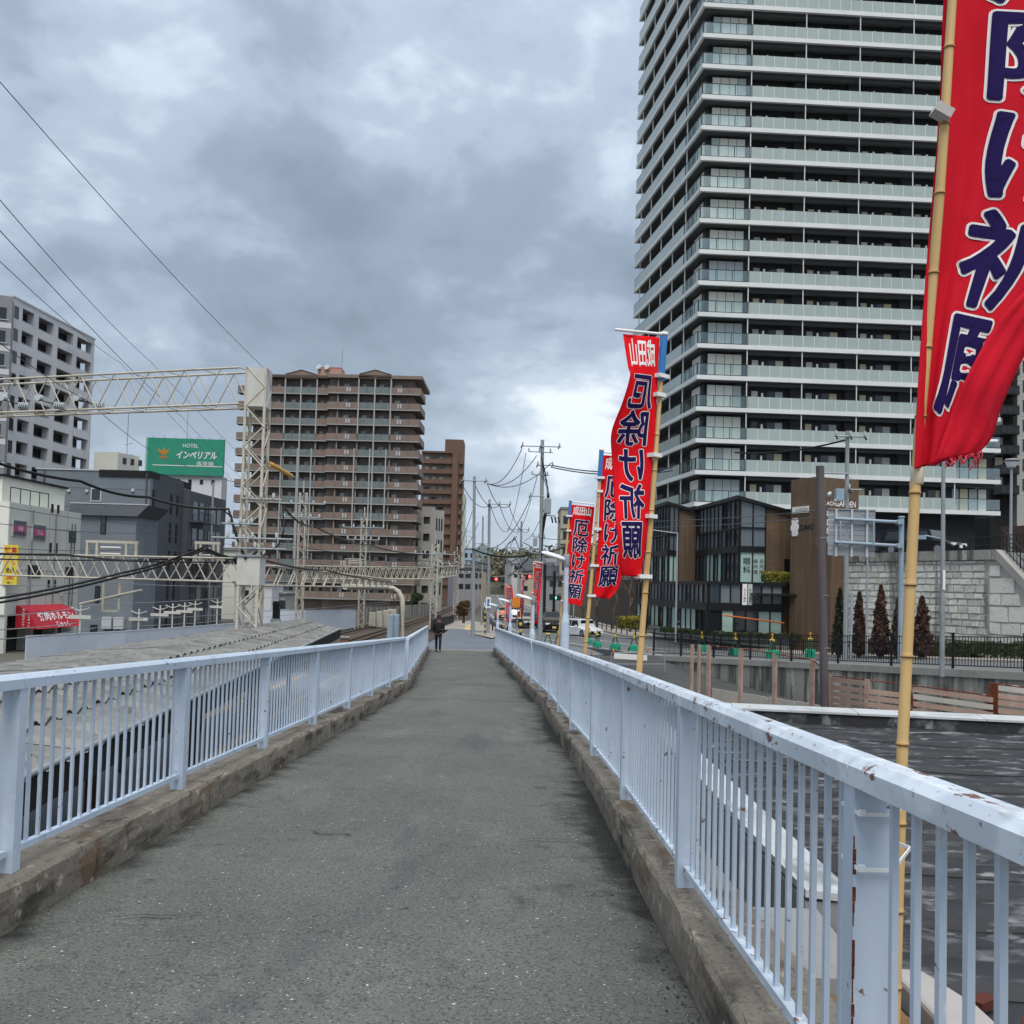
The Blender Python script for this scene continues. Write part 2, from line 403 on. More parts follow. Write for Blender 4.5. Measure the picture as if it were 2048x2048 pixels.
for (x, y, a, l) in ((-1.08, 6.9, 2.9, .34), (-.55, 5.15, 1.0, .12), (-.52, 9.9, .4, .08), (-1.95, 4.9, .25, .4), (.1, 6.9, .2, .5)):
    pts_ = [V((x+math.cos(a)*l*f+.02*math.sin(9*f+x), y+math.sin(a)*l*f+.03*math.sin(7*f), 0)) for f in (0, .25, .5, .75, 1)]
    pts_ = [V((p.x, p.y, zp(p.y)+.026)) for p in pts_]; d.strip([p+V((-.004, -.006, 0)) for p in pts_], [p+V((.005, .008, 0)) for p in pts_])
struct(d.build('asphalt_joint', mat('joint_tar', '#3a3b39', .9)))

# ---- railings of the ramp
TOPH = 1.23
_bar = {}
def railing(edge, off, sgn, posts, name, label, wornm, nbars):
    t = thing(name, label, 'railing', (edge(10)+off, 10, zp(10)+KH))
    X = lambda y: edge(y)+off
    count = 0; rest = MB()
    for i, y in enumerate(posts):
        yb = posts[min(i+1, len(posts)-1)]; ya = posts[max(i-1, 0)]
        h = math.atan2(X(yb)-X(ya), yb-ya); R = rotz(-h)
        z0 = zp(y)+KH; z1 = zp(y)+TOPH-.06
        p = box('post', t, m_rail, (X(y), y, (z0+z1)/2), (.095, .078, z1-z0), R)
        if i == len(posts)-1: break
        P0 = V((X(y), y, zp(y))); P1 = V((X(yb), yb, zp(yb))); dd = P1-P0; Lh = math.hypot(dd.x, dd.y)
        ux = dd.normalized(); side = V((dd.y, -dd.x, 0)).normalized(); up = side.cross(ux)
        if up.z < 0: up = -up
        # top rail: chamfered hollow section, butted over the posts
        pr_ = [(-.052, -.02), (-.052, .030), (-.030, .052), (.030, .052), (.052, .030), (.052, -.02)]
        mb = MB(); g0 = .004
        a0 = P0+ux*g0+ZV*(TOPH-.05); a1 = P1-ux*g0+ZV*(TOPH-.05)
        mb.prism([a0+side*a+up*b for a, b in pr_], a1-a0)
        mb.build('top_rail', wornm if wornm else m_rail, t)
        mb = MB()
        a0 = P0+ux*.055+ZV*(KH+.10); a1 = P1-ux*.055+ZV*(KH+.10)
        c = (a0+a1)/2; Rm = M((side, ux, up)).transposed()
        mb.box(c, (.042, (a1-a0).length, .034), Rm); mb.build('bottom_rail', wornm, t)
        n = nbars; g1 = (Lh-.105)/n
        for k in range(1, n):
            q = P0+ux*(dd.length*(.0525+g1*k)/Lh)
            zb = q.z+KH+.115; zt = q.z+TOPH-.068
            cpos = (q.x, q.y, (zb+zt)/2)
            if count < 296 and y > 0: box('bar', t, m_rail, cpos, (.016, .022, zt-zb), R); count += 1
            else: rest.box(cpos, (.016, .022, zt-zb), R)
    if rest.v: tag(rest.build('bar_row', m_rail, t), kind='stuff')
    return t
pL = [2.5, 4.95, 7.45, 9.9, 12.3, 14.75, 17.2, 19.7, 22.3]
railing(eL, -.15, -1, [0.0]+pL, 'ramp_railing', 'pale blue railing on the near left of the ramp, before the platform roof', m_rail, 19)
railing(eL, -.10, -1, [22.55, 25, 27.5, 30, 32.5, 35, 37.5, 40, 42.5, 45, 46.9], 'ramp_railing', 'rust stained pale blue railing at the far left, by the walking person', m_railrust, 19)
pR = [0.02+2.5*i for i in range(10)]
railing(eR, .135, 1, pR, 'ramp_railing', 'rusty topped pale blue railing on the near right, above the black roof', m_railrust, 19)
railing(eR, .13, 1, [22.8, 25, 27.5, 30, 32.5, 35, 37.5, 40, 42.5, 45, 46.9], 'ramp_railing', 'worn pale blue railing at the far right, beside the small ramp lamps', m_railrust, 19)

# ---- street beyond the ramp
RO = V((7.6, 51, 0)); RD = V((-.4, .9165, 0)); RQ = V((.9165, .4, 0))
def zs(s): return -3.54-.053*max(s, -45) if s < 0 else -3.54-.02*min(s, 32)
def rp(s, p, dz=0.0): return RO+RD*s+RQ*p+ZV*(zs(s)+dz)
def sheet(name, A, B, m, skirt=None):
    mb = MB(); mb.strip(A, B)
    if skirt is not None:
        for Ln in (A, B):
            mb.strip(Ln, [V((p.x, p.y, skirt)) for p in Ln])
    return struct(mb.build(name, m))
cl = [(-45, 5.0), (-36, 5), (-25, 5.0), (-16, 5), (-10, 5.0), (-5, 5.0), (0, 5.0)]
cpts = [rp(s, p) for s, p in cl] + [V((9.2, 62, -3.75)), V((7.0, 72, -3.93)), V((5.2, 82, -4.1)), V((2.9, 108, -4.2)), V((.5, 150, -4.2)), V((-2, 220, -4.2)), V((-6, 420, -4.0))]
def offs(pts, o, dz=0):
    r = []
    for i, p in enumerate(pts):
        t = (pts[min(i+1, len(pts)-1)]-pts[max(i-1, 0)]); s = V((t.y, -t.x, 0)).normalized()
        r.append(p+s*o+ZV*dz)
    return r
sheet('road', offs(cpts, -4.6), offs(cpts, 4.6), m_road, ZG-.02)
for o, w, nm in ((-4.1, .12, 'road_edge_line'), (4.1, .12, 'road_edge_line'), (-.1, .12, 'road_centre_line')):
    sheet(nm, offs(cpts, o, .005), offs(cpts, o+w, .005), m_line)
sheet('far_pavement', offs(cpts, 4.62, .12), offs(cpts, 8.2, .12), m_side, ZG-.03)
sheet('near_pavement', offs(cpts[:7], -4.62, .05), offs(cpts[:7], -4.96, .05), m_side, ZG-.03)
# apron where the ramp meets the street, pavement with a curved tactile strip
ap = MB()
zA = zp(YEND)
ap.strip([V((-4.6, YEND, zA-.02)), V((-4.9, 56, -3.55)), V((-5.2, 70, -3.9)), V((-5.6, 90, -4.15))], [V((4.9, 49.6, -3.42)), V((4.7, 58, -3.64)), V((2.6, 70, -3.9)), V((.6, 82, -4.1))])
ap.strip([V((-4.6, YEND, zA-.02)), V((-4.9, 56, -3.55)), V((-5.2, 70, -3.9)), V((-5.6, 90, -4.15))], [V((-4.6, YEND, ZG)), V((-4.9, 56, ZG)), V((-5.2, 70, ZG)), V((-5.6, 90, ZG))])
ap.quad(V((-.85, YEND, zA-.02)), V((4.9, 49.6, -3.42)), V((4.9, 49.6, ZG)), V((-.85, YEND, ZG)))
ap.quad(V((-4.6, YEND, zA-.02)), V((-.8, YEND, zA-.02)), V((4.9, 49.6, -3.42)), V((0, 48.6, -3.35)))
struct(ap.build('street_apron', m_road2))
sheet('kerb_step', [V((eL(YEND)-.3, YEND-.02, zA)), V((eL(YEND)-.3, YEND-.02, zA+.07)), V((eL(YEND)-.3, YEND+.25, zA+.07))], [V((eR(YEND)+.2, YEND-.02, zA)), V((eR(YEND)+.2, YEND-.02, zA+.07)), V((eR(YEND)+.2, YEND+.25, zA+.07))], m_conc)
def onap(px, py, lift): 
    p = at(px, py, 1); # meet the apron plane  z = -3.33-.022*(Y-47)
    k = (-3.33+.022*47)/(p.z+.022*p.y); return p*k+ZV*lift
Ln = [onap(880, 1262, .03), onap(905, 1258, .03), onap(945, 1268, .03), onap(985, 1277, .03)]
Rn = [onap(885, 1240, .03), onap(930, 1238, .03), onap(985, 1250, .03), onap(1012, 1262, .03)]
sheet('corner_pavement', Ln, Rn, m_side)
tl = [onap(x, y, .036) for x, y in ((934, 1250), (929, 1254), (930, 1259), (938, 1264))]
sheet('tactile_strip', tl, [p+V((.55, .0, 0)) for p in tl], m_tact)

# lower lot between ramp and road
lot = MB()
lotA = [V((-.6, 46.9, -3.36)), V((1.6, 40, -3.9)), V((2.2, 30, -4.6)), V((2.4, 20, -5.2))]
lotB = [V((7.55, 50.9, -3.56)), V((9.8, 45, -4.1)), V((14.1, 35.4, -4.8)), V((20, 21.5, -5.25))]
lm = [[a.lerp(b, k/6) for a, b in zip(lotA, lotB)] for k in range(7)]
for a, b in zip(lm, lm[1:]): lot.strip(a, b)
struct(lot.build('lot_driveway', m_lot))

# retaining wall under the black fence: cast panels with a coping
wl = thing('retaining_wall', 'stained concrete retaining wall under the black roadside fence', 'wall', rp(-20, 0))
s = 0.6; k = 0
while s > -44:
    s1 = s-3.0
    for nm, p0, p1, zt0, zt1, zb, mm in (('wall_panel', .02, .32, -.22, -.22, ZG, m_concst), ('coping', -.05, .40, .03, .03, None, m_conc)):
        a = rp(s-.006, p0, zt0); b = rp(s1+.006, p0, zt1); c = rp(s1+.006, p1, zt1); e = rp(s-.006, p1, zt0)
        low = [V((q.x, q.y, ZG if zb is not None else q.z-.246)) for q in (a, b, c, e)]
        mb = MB(); mb.add([a, b, c, e]+low, [(0, 1, 2, 3), (7, 6, 5, 4), (0, 4, 5, 1), (1, 5, 6, 2), (2, 6, 7, 3), (3, 7, 4, 0)])
        mb.build(nm, mm, wl)
    s = s1
# black fence along the road edge
bf = thing('roadside_fence', 'long black vertical bar fence on top of the stained retaining wall', 'fence', rp(-15, .15))
FPOST = [0.0, -2.6, -5.4, -8.2, -11.0, -13.8, -16.6, -19.4, -22.2, -25.0, -28]
fR = rotz(math.atan2(RD.y, RD.x))
nb = 0; restb = MB()
for i, s in enumerate(FPOST):
    a = rp(s, .14, .03)
    box('post', bf, m_blackp, a+ZV*.6, (.07, .07, 1.24), fR)
    box('post_cap', bf, m_blackp, a+ZV*1.235, (.085, .085, .05), fR)
    if i == len(FPOST)-1: break
    b = rp(FPOST[i+1], .14, .03); dd = b-a; Rm = axes(dd)
    for h in (1.13, .88, .14):
        box('fence_rail', bf, m_blackp, (a+b)/2+ZV*h, (.045, .035, dd.length-.07), Rm)
    n = 22
    for k in range(1, n):
        q = a+dd*(k/n)
        box('bar', bf, m_blackp, q+ZV*.63, (.018, .018, 1.0), fR)

# ================================================================ the railway on the left
m_roofs = mat('slate_sheet', '#7d7c79', .95, [('#62615d', 1.1, .42, .66, .8, 7), ('#96958f', 3, .48, .68, .5, 6), ('#47453f', (3.5, 1.6, 2), .56, .70, .7, 8), ('#3a3833', 16, .6, .70, .4, 4)], bump=(.5, 22, .012))
m_fascia = mat('dark_fascia', '#2f2e2c', .8, [('#1f1e1d', 2, .4, .7, .8)])
m_plat = mat('platform_asphalt', '#85888c', .9, [('#74777b', .6, .4, .7, .7)])
m_platt = mat('platform_edge_tan', '#d2b083', .8)
m_brownst = mat('brown_steel', '#4a3a33', .7)
RN = lambda y: -4.5-.079*(y-8.9)
RZ0, RZ1 = -1.88, -1.66
cn = thing('platform_roof', 'weathered grey corrugated platform roof beyond the left railing', 'roof', (-7.5, 20, ZG))
def ridge(y): return RN(y)*.56+(-10.3)*.44
def corr(name, y0, y1, fa, fb_, zoff):
    mb = MB(); st = .11; n = int((y1-y0)/st)
    cols = []
    for (f, side) in ((fa, 0), (fb_, 0)):
        c = []
        for i in range(n+1):
            y = y0+st*i; w = .046*math.sin(2*math.pi*y/.50)
            if f <= 1: x = RN(y)+(ridge(y)-RN(y))*f; z = RZ0+(RZ1-RZ0)*f
            else: x = ridge(y)+(-10.3-ridge(y))*(f-1); z = RZ1+(RZ0-RZ1)*(f-1)
            c.append(V((x, y, z+w+zoff)))
        cols.append(c)
    mb.strip(cols[0], cols[1]); return mb.build(name, m_roofs, cn, smooth=True, fixn=False)
yy = 2.0
while yy < 37.9:
    y1 = min(yy+.91*3, 38.0)
    j = rnd.uniform(-.004, .004)
    corr('roof_sheet', yy, y1+.05, -.03, .36, .0+j); corr('roof_sheet', yy, y1+.05, .33, .70, .05+j); corr('roof_sheet', yy, y1+.05, .67, 1.0, .095+j)
    corr('roof_sheet', yy, y1+.05, 1.0, 1.52, .07-j); corr('roof_sheet', yy, y1+.05, 1.48, 2.03, .0-j)
    yy = y1
rc = MB()
for i in range(36):
    a, b = 2+i, 3+i
    rc.tube((ridge(a), a+.01, RZ1+.05), (ridge(b), b+.03, RZ1+.05), .085, 8)
rc.build('ridge_cap', m_roofs, cn)
mb = MB(); mb.strip([V((RN(y)+.06, y, RZ0-.05)) for y in (2, 20, 38)], [V((RN(y)+.06, y, RZ0-.36)) for y in (2, 20, 38)]); mb.strip([V((RN(y)+.06, y, RZ0-.05)) for y in (2, 20, 38)], [V((RN(y)-.12, y, RZ0-.05)) for y in (2, 20, 38)])
mb.strip([V((RN(y)-.02, y, RZ0-.36)) for y in (2, 20, 38)], [V((RN(y)+.06, y, RZ0-.36)) for y in (2, 20, 38)]); mb.build('fascia', m_fascia, cn)
mb = MB()
for (x0, x1) in ((RN(38)+.05, ridge(38)), (ridge(38), -10.35)):
    za = RZ0 if x0 > ridge(38) else RZ1; zb = RZ1 if x0 > ridge(38) else RZ0
    mb.prism([V((x0, 38.06, za-.04)), V((x1, 38.06, zb-.04)), V((x1, 38.06, zb-.3)), V((x0, 38.06, za-.3))], (0, .05, 0))
mb.build('end_board', m_fascia, cn)
for y in (4, 10, 16, 22, 28, 34):
    for fx in (.35, .7):
        x = RN(y)*(1-fx)+(-10.3)*fx
        box('roof_post', cn, m_brownst, (x, y, (-4.5-1.75)/2), (.16, .16, 2.75))
    box('cross_beam', cn, m_brownst, ((RN(y)-10.3)/2, y, -1.98), (abs(RN(y)+10.3)-.2, .12, .16))
tube('gutter_pipe', cn, m_galv, (RN(2)+.12, 2, RZ0+.03), (RN(38)+.12, 38, RZ0+.03), .035, 8)
fl = at(104, 1312, 23.0); f2 = at(165, 1332, 21.2)
0 and tube('flashing', cn, mat('rusty_white', '#c9c4ba', .6, [(RUST, 3, .52, .6, .95), ('#a9a397', 2, .4, .7, .5)]), V((fl.x, fl.y, -1.47)), V((f2.x+.6, f2.y-1.5, -1.34)), .05, 6)
pf = MB(); pf.prism([V((-5.9, 2, -4.5)), V((-10.6, 2, -4.5)), V((-10.4, 47, -4.5)), V((-7.6, 47, -4.5))], (0, 0, ZG+4.5))
plat = struct(pf.build('platform', m_plat))
sheet('platform_edge_strip', [V((-9.6, 2, -4.492)), V((-9.6, 46, -4.492))], [V((-9.95, 2, -4.492)), V((-9.95, 46, -4.492))], m_platt)
sheet('platform_edge_strip', [V((-6.5, 2, -4.492)), V((-8.1, 46, -4.492))], [V((-6.75, 2, -4.492)), V((-8.35, 46, -4.492))], m_platt)
# ballast and tracks
sheet('ballast', [V((-5.2, 0, ZG+.03)), V((-5.2, 60, ZG+.03)), V((-6.4, 120, ZG+.03)), V((-6.4, 400, ZG+.03))], [V((-30, 0, ZG+.03)), V((-30, 60, ZG+.03)), V((-26, 120, ZG+.03)), V((-24, 400, ZG+.03))], m_ballast)
TR = {'nearest the ramp': [(-3.9, 0), (-4.6, 20), (-6.6, 45), (-9.3, 72), (-9.7, 90), (-9.4, 115), (-8.8, 150), (-10, 300)],
      'in the middle': [(-13, 0), (-13, 40), (-13.8, 70), (-13.7, 90), (-13.2, 115), (-12.5, 150), (-13.6, 300)],
      'farthest from the ramp': [(-16.8, 0), (-16.8, 40), (-17.6, 70), (-17.5, 90), (-17, 115), (-16.2, 150), (-17.2, 300)]}
def smoothpl(pts, step):
    y0, y1 = pts[0][1], pts[-1][1]; n = int((y1-y0)/step)
    tab = [(y, x) for x, y in pts]; r = []
    for i in range(n+1):
        y = y0+step*i
        x = sum(pl(tab, y+o) for o in (-9, -5, 0, 5, 9))/5
        r.append(V((x, y, 0)))
    return r
m_sleep = mat('sleeper', '#5f564e', .9)
for nm, pts in TR.items():
    t = thing('railway_track', 'pair of brown rails of the track '+nm, 'railway track', (pts[2][0], pts[2][1], ZG), 'railway tracks')
    c = smoothpl(pts, 2.0)
    for o in (-.535, .535):
        mb = MB(); a = offs(c, o-.035, ZG+.27); b = offs(c, o+.035, ZG+.27)
        mb.strip(a, b); mb.strip(a, [p-ZV*.15 for p in a]); mb.strip(b, [p-ZV*.15 for p in b]); mb.build('rail', m_steelrail, t)
    mb = MB(); cc = smoothpl(pts, .7)
    for i in range(0, len(cc)-1):
        if 40 < cc[i].y < 160: mb.box(cc[i]+ZV*(ZG+.06), (2.1, .22, .16))
    tag(mb.build('sleeper_row', m_sleep, t), kind='stuff')

# ---- lattice masts and gantries that carry the overhead line
def lattice_mast(name, label, x, y, z0, z1, w, step, m=m_mast, dp=None, group=None):
    dp = dp or w
    t = thing(name, label, 'mast', (x, y, z0), group)
    for sx in (-1, 1):
        for sy in (-1, 1):
            box('corner_angle', t, m, (x+sx*w/2, y+sy*dp/2, (z0+z1)/2), (w*.13, w*.13, z1-z0))
    n = int((z1-z0)/step)
    for sy in (-1, 1):
        mb = MB()
        for k in range(n):
            za = z0+(z1-z0)*k/n; zb = z0+(z1-z0)*(k+1)/n; s = 1 if k % 2 else -1
            mb.tube((x-s*w/2, y+sy*(dp/2+w*.06), za), (x+s*w/2, y+sy*(dp/2+w*.06), zb), w*.045, 4)
        tag(mb.build('lacing', m, t), kind='stuff')
    for sx in (-1, 1):
        mb = MB()
        for k in range(n):
            za = z0+(z1-z0)*k/n; zb = z0+(z1-z0)*(k+1)/n; s = 1 if k % 2 else -1
            mb.tube((x+sx*(w/2+w*.06), y-s*dp/2, za), (x+sx*(w/2+w*.06), y+s*dp/2, zb), w*.045, 4)
        tag(mb.build('lacing', m, t), kind='stuff')
    return t
def truss(t, p0, p1, h0, h1, dep, n, m=m_mast, r=.035):
    """box girder between p0 and p1 (lower chord centres); h = height, dep = horizontal depth"""
    p0 = V(p0); p1 = V(p1); d = (p1-p0); side = V((-d.y, d.x, 0)).normalized()*dep/2
    for s in (-1, 1):
        a, b = p0+side*s, p1+side*s
        tube('lower_chord', t, m, a, b, r*1.3, 6); tube('upper_chord', t, m, a+ZV*h0, b+ZV*h1, r*1.3, 6)
        for k in range(n):
            f0, f1, fm = k/n, (k+1)/n, (k+.5)/n
            q0, q1, qm = a.lerp(b, f0), a.lerp(b, f1), a.lerp(b, fm)+ZV*(h0+(h1-h0)*fm)
            tube('diagonal', t, m, q0, qm, r*.8, 5); tube('diagonal', t, m, qm, q1, r*.8, 5)
    mb = MB()
    for k in range(n+1):
        q = p0.lerp(p1, k/n); mb.tube(q-side, q+side, r*.6, 4)
        q = q+ZV*(h0+(h1-h0)*k/n); mb.tube(q-side, q+side, r*.6, 4)
        if k < n:
            mb.tube(p0.lerp(p1, k/n)-side, p0.lerp(p1, (k+1)/n)+side, r*.5, 4)
    tag(mb.build('cross_bracing', m, t), kind='stuff')
MX, MY = gx(508, 31.0, 1000), 31.0
mm = lattice_mast('catenary_mast', 'tall cream lattice mast standing up through the platform roof', MX, MY, ZG, 6.9, .62, .62)
zt = hz(508, 738, MY); zb_ = hz(508, 815, MY)
box('head_plate', mm, m_mastw, (MX, MY, (zt+zb_)/2-.02), (.70, .70, zt-zb_))
z2t, z2b = hz(500, 1115, MY), hz(500, 1170, MY)
box('collar_plate', mm, m_mastw, (MX, MY, (z2t+z2b)/2), (.74, .74, z2t-z2b)); box('collar_cap', mm, m_galv, (MX, MY, z2t+.05), (.84, .84, .06))
for (py, l0, l1) in ((1000, -.3, 1.0), (1050, -.9, .3), (1078, -1.2, 1.4), (1098, -.8, 1.2)):
    z = hz(508, py, MY); tube('cross_arm', mm, m_galv, (MX+l0, MY-.42, z), (MX+l1, MY-.42, z), .035, 6)
    for k in range(3): tube('insulator', mm, m_ins, (MX+l0+(l1-l0)*(.2+.3*k), MY-.42, z+.03), (MX+l0+(l1-l0)*(.2+.3*k), MY-.42, z+.2), .045, 8)
# upper gantry to the left
ug = thing('catenary_gantry', 'cream box truss high across the tracks from the tall lattice mast to the left', 'gantry', (MX, MY, ZG))
pa = V((MX-.42, MY, hz(495, 812, MY))); pb = at(-330, 795, 36.5)
truss(ug, pa, V((pb.x, pb.y, pa.z)), hz(495, 740, MY)-pa.z, hz(495, 740, MY)-pa.z, .75, 13, r=.029)
for px in (26, 96, 172):
    q = at(px, 802, 33.2)
    for k in range(4): tube('insulator', ug, m_ins, q+V((.02*k, -.5-.11*k, -.02*k)), q+V((.02*k, -.58-.11*k, -.02*k)), .11, 10)
    q2 = at(px+42, 818, 33.2)
    for k in range(5): tube('insulator', ug, m_ins, q2+V((.07*k-.2, -.6, 0)), q2+V((.07*k-.15, -.6, 0)), .12, 10)
    tube('jumper', ug, m_black, q+V((0, -.9, -.1)), q2+V((0, -.6, 0)), .02, 6)
# lower gantry to the left
lg = thing('catenary_gantry', 'low cream truss across the tracks left of the tall mast, with frames on top', 'gantry', (MX-3, MY, ZG))
pa = V((MX-.44, MY, hz(485, 1164, MY))); pb = at(-260, 1160, 36.5)
truss(lg, pa, V((pb.x, pb.y, pa.z)), .76, .76, .6, 17, r=.027)
def portal(t, px0, px1, pyt, pyb, Y, m=m_mast):
    a, b = at(px0, pyb, Y), at(px1, pyb, Y); zt = hz((px0+px1)/2, pyt, Y)
    for q in (a, b, a.lerp(b, .2), a.lerp(b, .8)): box('frame_leg', t, m, (q.x, q.y, (q.z+zt)/2), (.07, .12, zt-q.z))
    box('frame_beam', t, m, ((a.x+b.x)/2, Y, zt), (b.x-a.x+.1, .13, .09))
    for k in range(2): tube('busbar', t, m_mastw, (a.x+.5, Y-.1, zt-.2-.22*k), (b.x-.5, Y-.1, zt-.2-.22*k), .04, 8)
    for k in range(4): tube('insulator', t, m_ins, (a.x+.6+k*.35, Y-.1, zt-.5), (a.x+.6+k*.35, Y-.1, zt-.62), .05, 8)
portal(lg, 174, 272, 1084, 1118, 33.0); portal(lg, 392, 436, 1086, 1122, 31.8)
a, b = at(208, 1166, 33), at(240, 1166, 33); zb = hz(224, 1222, 33)
for q in (a, b): box('drop_leg', lg, m_mast, (q.x, q.y, (q.z+zb)/2), (.07, .07, q.z-zb))
box('drop_beam', lg, m_mast, ((a.x+b.x)/2, 33, zb), (b.x-a.x+.08, .07, .07))
tube('strut', lg, m_mast, at(160, 1208, 33.2), at(284, 1180, 32.8), .045, 6)
# gantry that ends in a bent pipe column
gg = thing('catenary_gantry', 'cream truss ending in a bent white pipe column beside the tracks', 'gantry', (gx(806, 90, 1272), 90, ZG))
pa = at(535, 1171, 50); pb = at(770, 1175, 86)
truss(gg, pa, pb, 1.05, .75, .6, 13, r=.045)
pc = [at(690, 1173.5, 76), at(765, 1175, 88), at(785, 1176.5, 90), at(797, 1183, 90), at(804, 1197, 90), at(806, 1215, 90)]; base = at(806, 1215, 90)
MB().path(pc+[V((base.x, base.y, ZG))], .24, 10).build('bent_column', m_mast, gg)
lattice_mast('catenary_mast', 'slim lattice post half hidden behind the tall mast', gx(515, 50.5), 50.5, ZG, pa.z+1, .5, .7)
# farther masts
for (px, Y, pyt, w, lab) in ((601, 98, 985, .66, 'cream lattice mast with a yellow stay in front of the brown apartments'), (725, 110, 1035, .62, 'cream lattice mast in front of the middle of the brown apartment block'), (869, 112, 1088, .72, 'cream lattice mast in front of the grey car park'), (913, 135, 1110, .6, 'cream lattice mast in front of the farther dark brown tower')):
    x = gx(px, Y, 1150); t = lattice_mast('catenary_mast', lab, x, Y, ZG, hz(px, pyt, Y), w, .8)
    zt = hz(px, pyt, Y)
    for dz, l in ((1.2, 2.3), (2.6, 1.8)):
        tube('cross_arm', t, m_galv, (x-l, Y-.4, zt-dz), (x+l, Y-.4, zt-dz), .06, 6)
        for k in range(5): tube('insulator', t, m_ins, (x-l+l*.5*k, Y-.4, zt-dz), (x-l+l*.5*k, Y-.4, zt-dz+.35), .1, 8)
    tube('top_rod', t, m_mast, (x, Y, zt), (x, Y, zt+1.2), .07, 6)
fg = thing('catenary_gantry', 'distant cream truss between the lattice masts in front of the brown apartments', 'gantry', (gx(800, 111), 111, ZG))
truss(fg, at(604, 1158, 99), at(864, 1158, 112), 1.35, 1.35, .7, 22, r=.06)
truss(fg, at(878, 1156, 113), at(912, 1150, 134), 1.3, 1.3, .7, 5, r=.06)
portal(fg, 690, 730, 1118, 1140, 105)
st = thing('yellow_stay', 'yellow insulated stay rod slanting down from the tall mast', 'stay', at(545, 930, 40))
tube('rod', st, m_galv, at(520, 912, 33), at(543, 930, 40), .03, 6)
tube('sleeve', st, mat('yellow_sleeve', '#e0a62c', .5), at(541, 928, 40), at(583, 952, 52), .11, 8)
tube('rod', st, m_galv, at(583, 952, 52), at(612, 962, 97), .03, 6)

# ---- wires
def wire(label, pts, r, m=m_wire, sag=0.0, group='overhead wires', n=14, nm='overhead_wire'):
    """pts are (px, py, depth)"""
    P = [at(*p) for p in pts]; Q = []
    for a, b in zip(P, P[1:]):
        for i in range(n):
            f = i/n; Q.append(a.lerp(b, f)-ZV*sag*4*f*(1-f))
    Q.append(P[-1])
    if pts[0][0] < 0: Q.insert(0, P[0]+(P[0]-P[1]).normalized()*45)      # runs on past the frame
    o = MB().path(Q, r, 5).build(nm, m)
    return tag(o, label, 'wire', group)
wire('thin wire from the top left down to the head of the tall mast', [(-60, 95, 14), (530, 738, 31)], .008, sag=.15)
wire('thin wire crossing the sky from the left edge, second from the top', [(-60, 330, 18), (300, 722, 50), (585, 1010, 97)], .011, sag=.2)
wire('thin wire crossing the sky from the left edge, third from the top', [(-60, 396, 19), (360, 830, 60), (600, 1068, 97)], .012, sag=.2)
wire('thin wire crossing the sky from the left edge, lowest of four', [(-60, 466, 20), (240, 725, 55), (596, 1090, 98)], .011, sag=.2)
wire('wire passing in front of the green hotel sign', [(-40, 655, 20), (176, 802, 33), (300, 900, 46), (478, 967, 31)], .012, sag=.1)
wire('thick black cable with clips sloping across the grey buildings', [(-60, 905, 25), (161, 962, 28), (296, 994, 30), (457, 1018, 31), (492, 1118, 30.6)], .045, m_black, .12)
wire('upper one of two thick black cables rising to the low gantry frame', [(-60, 1205, 28), (242, 1146, 31), (409, 1094, 31.5), (484, 1118, 30.8)], .040, m_black, .08)
wire('lower one of two thick black cables rising to the low gantry frame', [(-60, 1214, 28), (240, 1153, 31), (409, 1099, 31.5), (486, 1122, 30.8)], .040, m_black, .08)
wire('black cable with clamps lying level over the low gantry', [(-60, 1105, 30), (130, 1109, 31.5), (260, 1121, 32), (410, 1113, 31.5), (488, 1117, 30.8)], .035, m_black, .02)
wire('black cable just above the chord of the low gantry', [(-60, 1116, 30), (200, 1120, 31.5), (490, 1124, 30.8)], .025, m_black, .03)
wire('black cable running right from the tall mast to the bent pipe column', [(520, 1118, 30.8), (650, 1140, 55), (784, 1165, 88)], .05, m_black, .1)
wire('black cable dropping from the insulators right of the tall mast', [(566, 1012, 40), (625, 1050, 60), (740, 1090, 95), (860, 1108, 112)], .06, m_black, .3)
wire('looped black jumper cable beside the tall mast', [(566, 1014, 32), (568, 1060, 31), (555, 1092, 31), (520, 1112, 30.8)], .028, m_black, .05)
wire('hanging black cable at the left of the tall mast', [(445, 1016, 31), (462, 1030, 31), (474, 1070, 31), (484, 1118, 30.9)], .028, m_black, .05)
for i, (y0, y1) in enumerate(((1168, 1172), (1236, 1192), (1262, 1226), (1282, 1238))):
    wire('contact wire before the left buildings, %s of four from the top' % ('first', 'second', 'third', 'fourth')[i], [(-60, y0, 34), (200, (y0+y1)/2-6, 60), (480, y1, 85), (780, 1195+i*4, 120)], .022, m_galv, .12)
for i, (y0, y1, y2) in enumerate(((1040, 1066, 1100), (1000, 1050, 1092), (1092, 1096, 1118))):
    wire('grey feeder wire in front of the dark grey building, %s of three' % ('first', 'second', 'third')[i], [(-60, y0, 40), (300, y1, 70), (600, y2, 97), (870, 1130+3*i, 112)], .018, m_wire, .2)
for i in range(4):
    wire('distant overhead wire between the far masts, %s of four' % ('first', 'second', 'third', 'fourth')[i], [(601, 1080+14*i, 98), (725, 1092+14*i, 108), (869, 1112+11*i, 112), (913, 1125+8*i, 135), (935, 1150+4*i, 220)], .03, m_wire, .15)

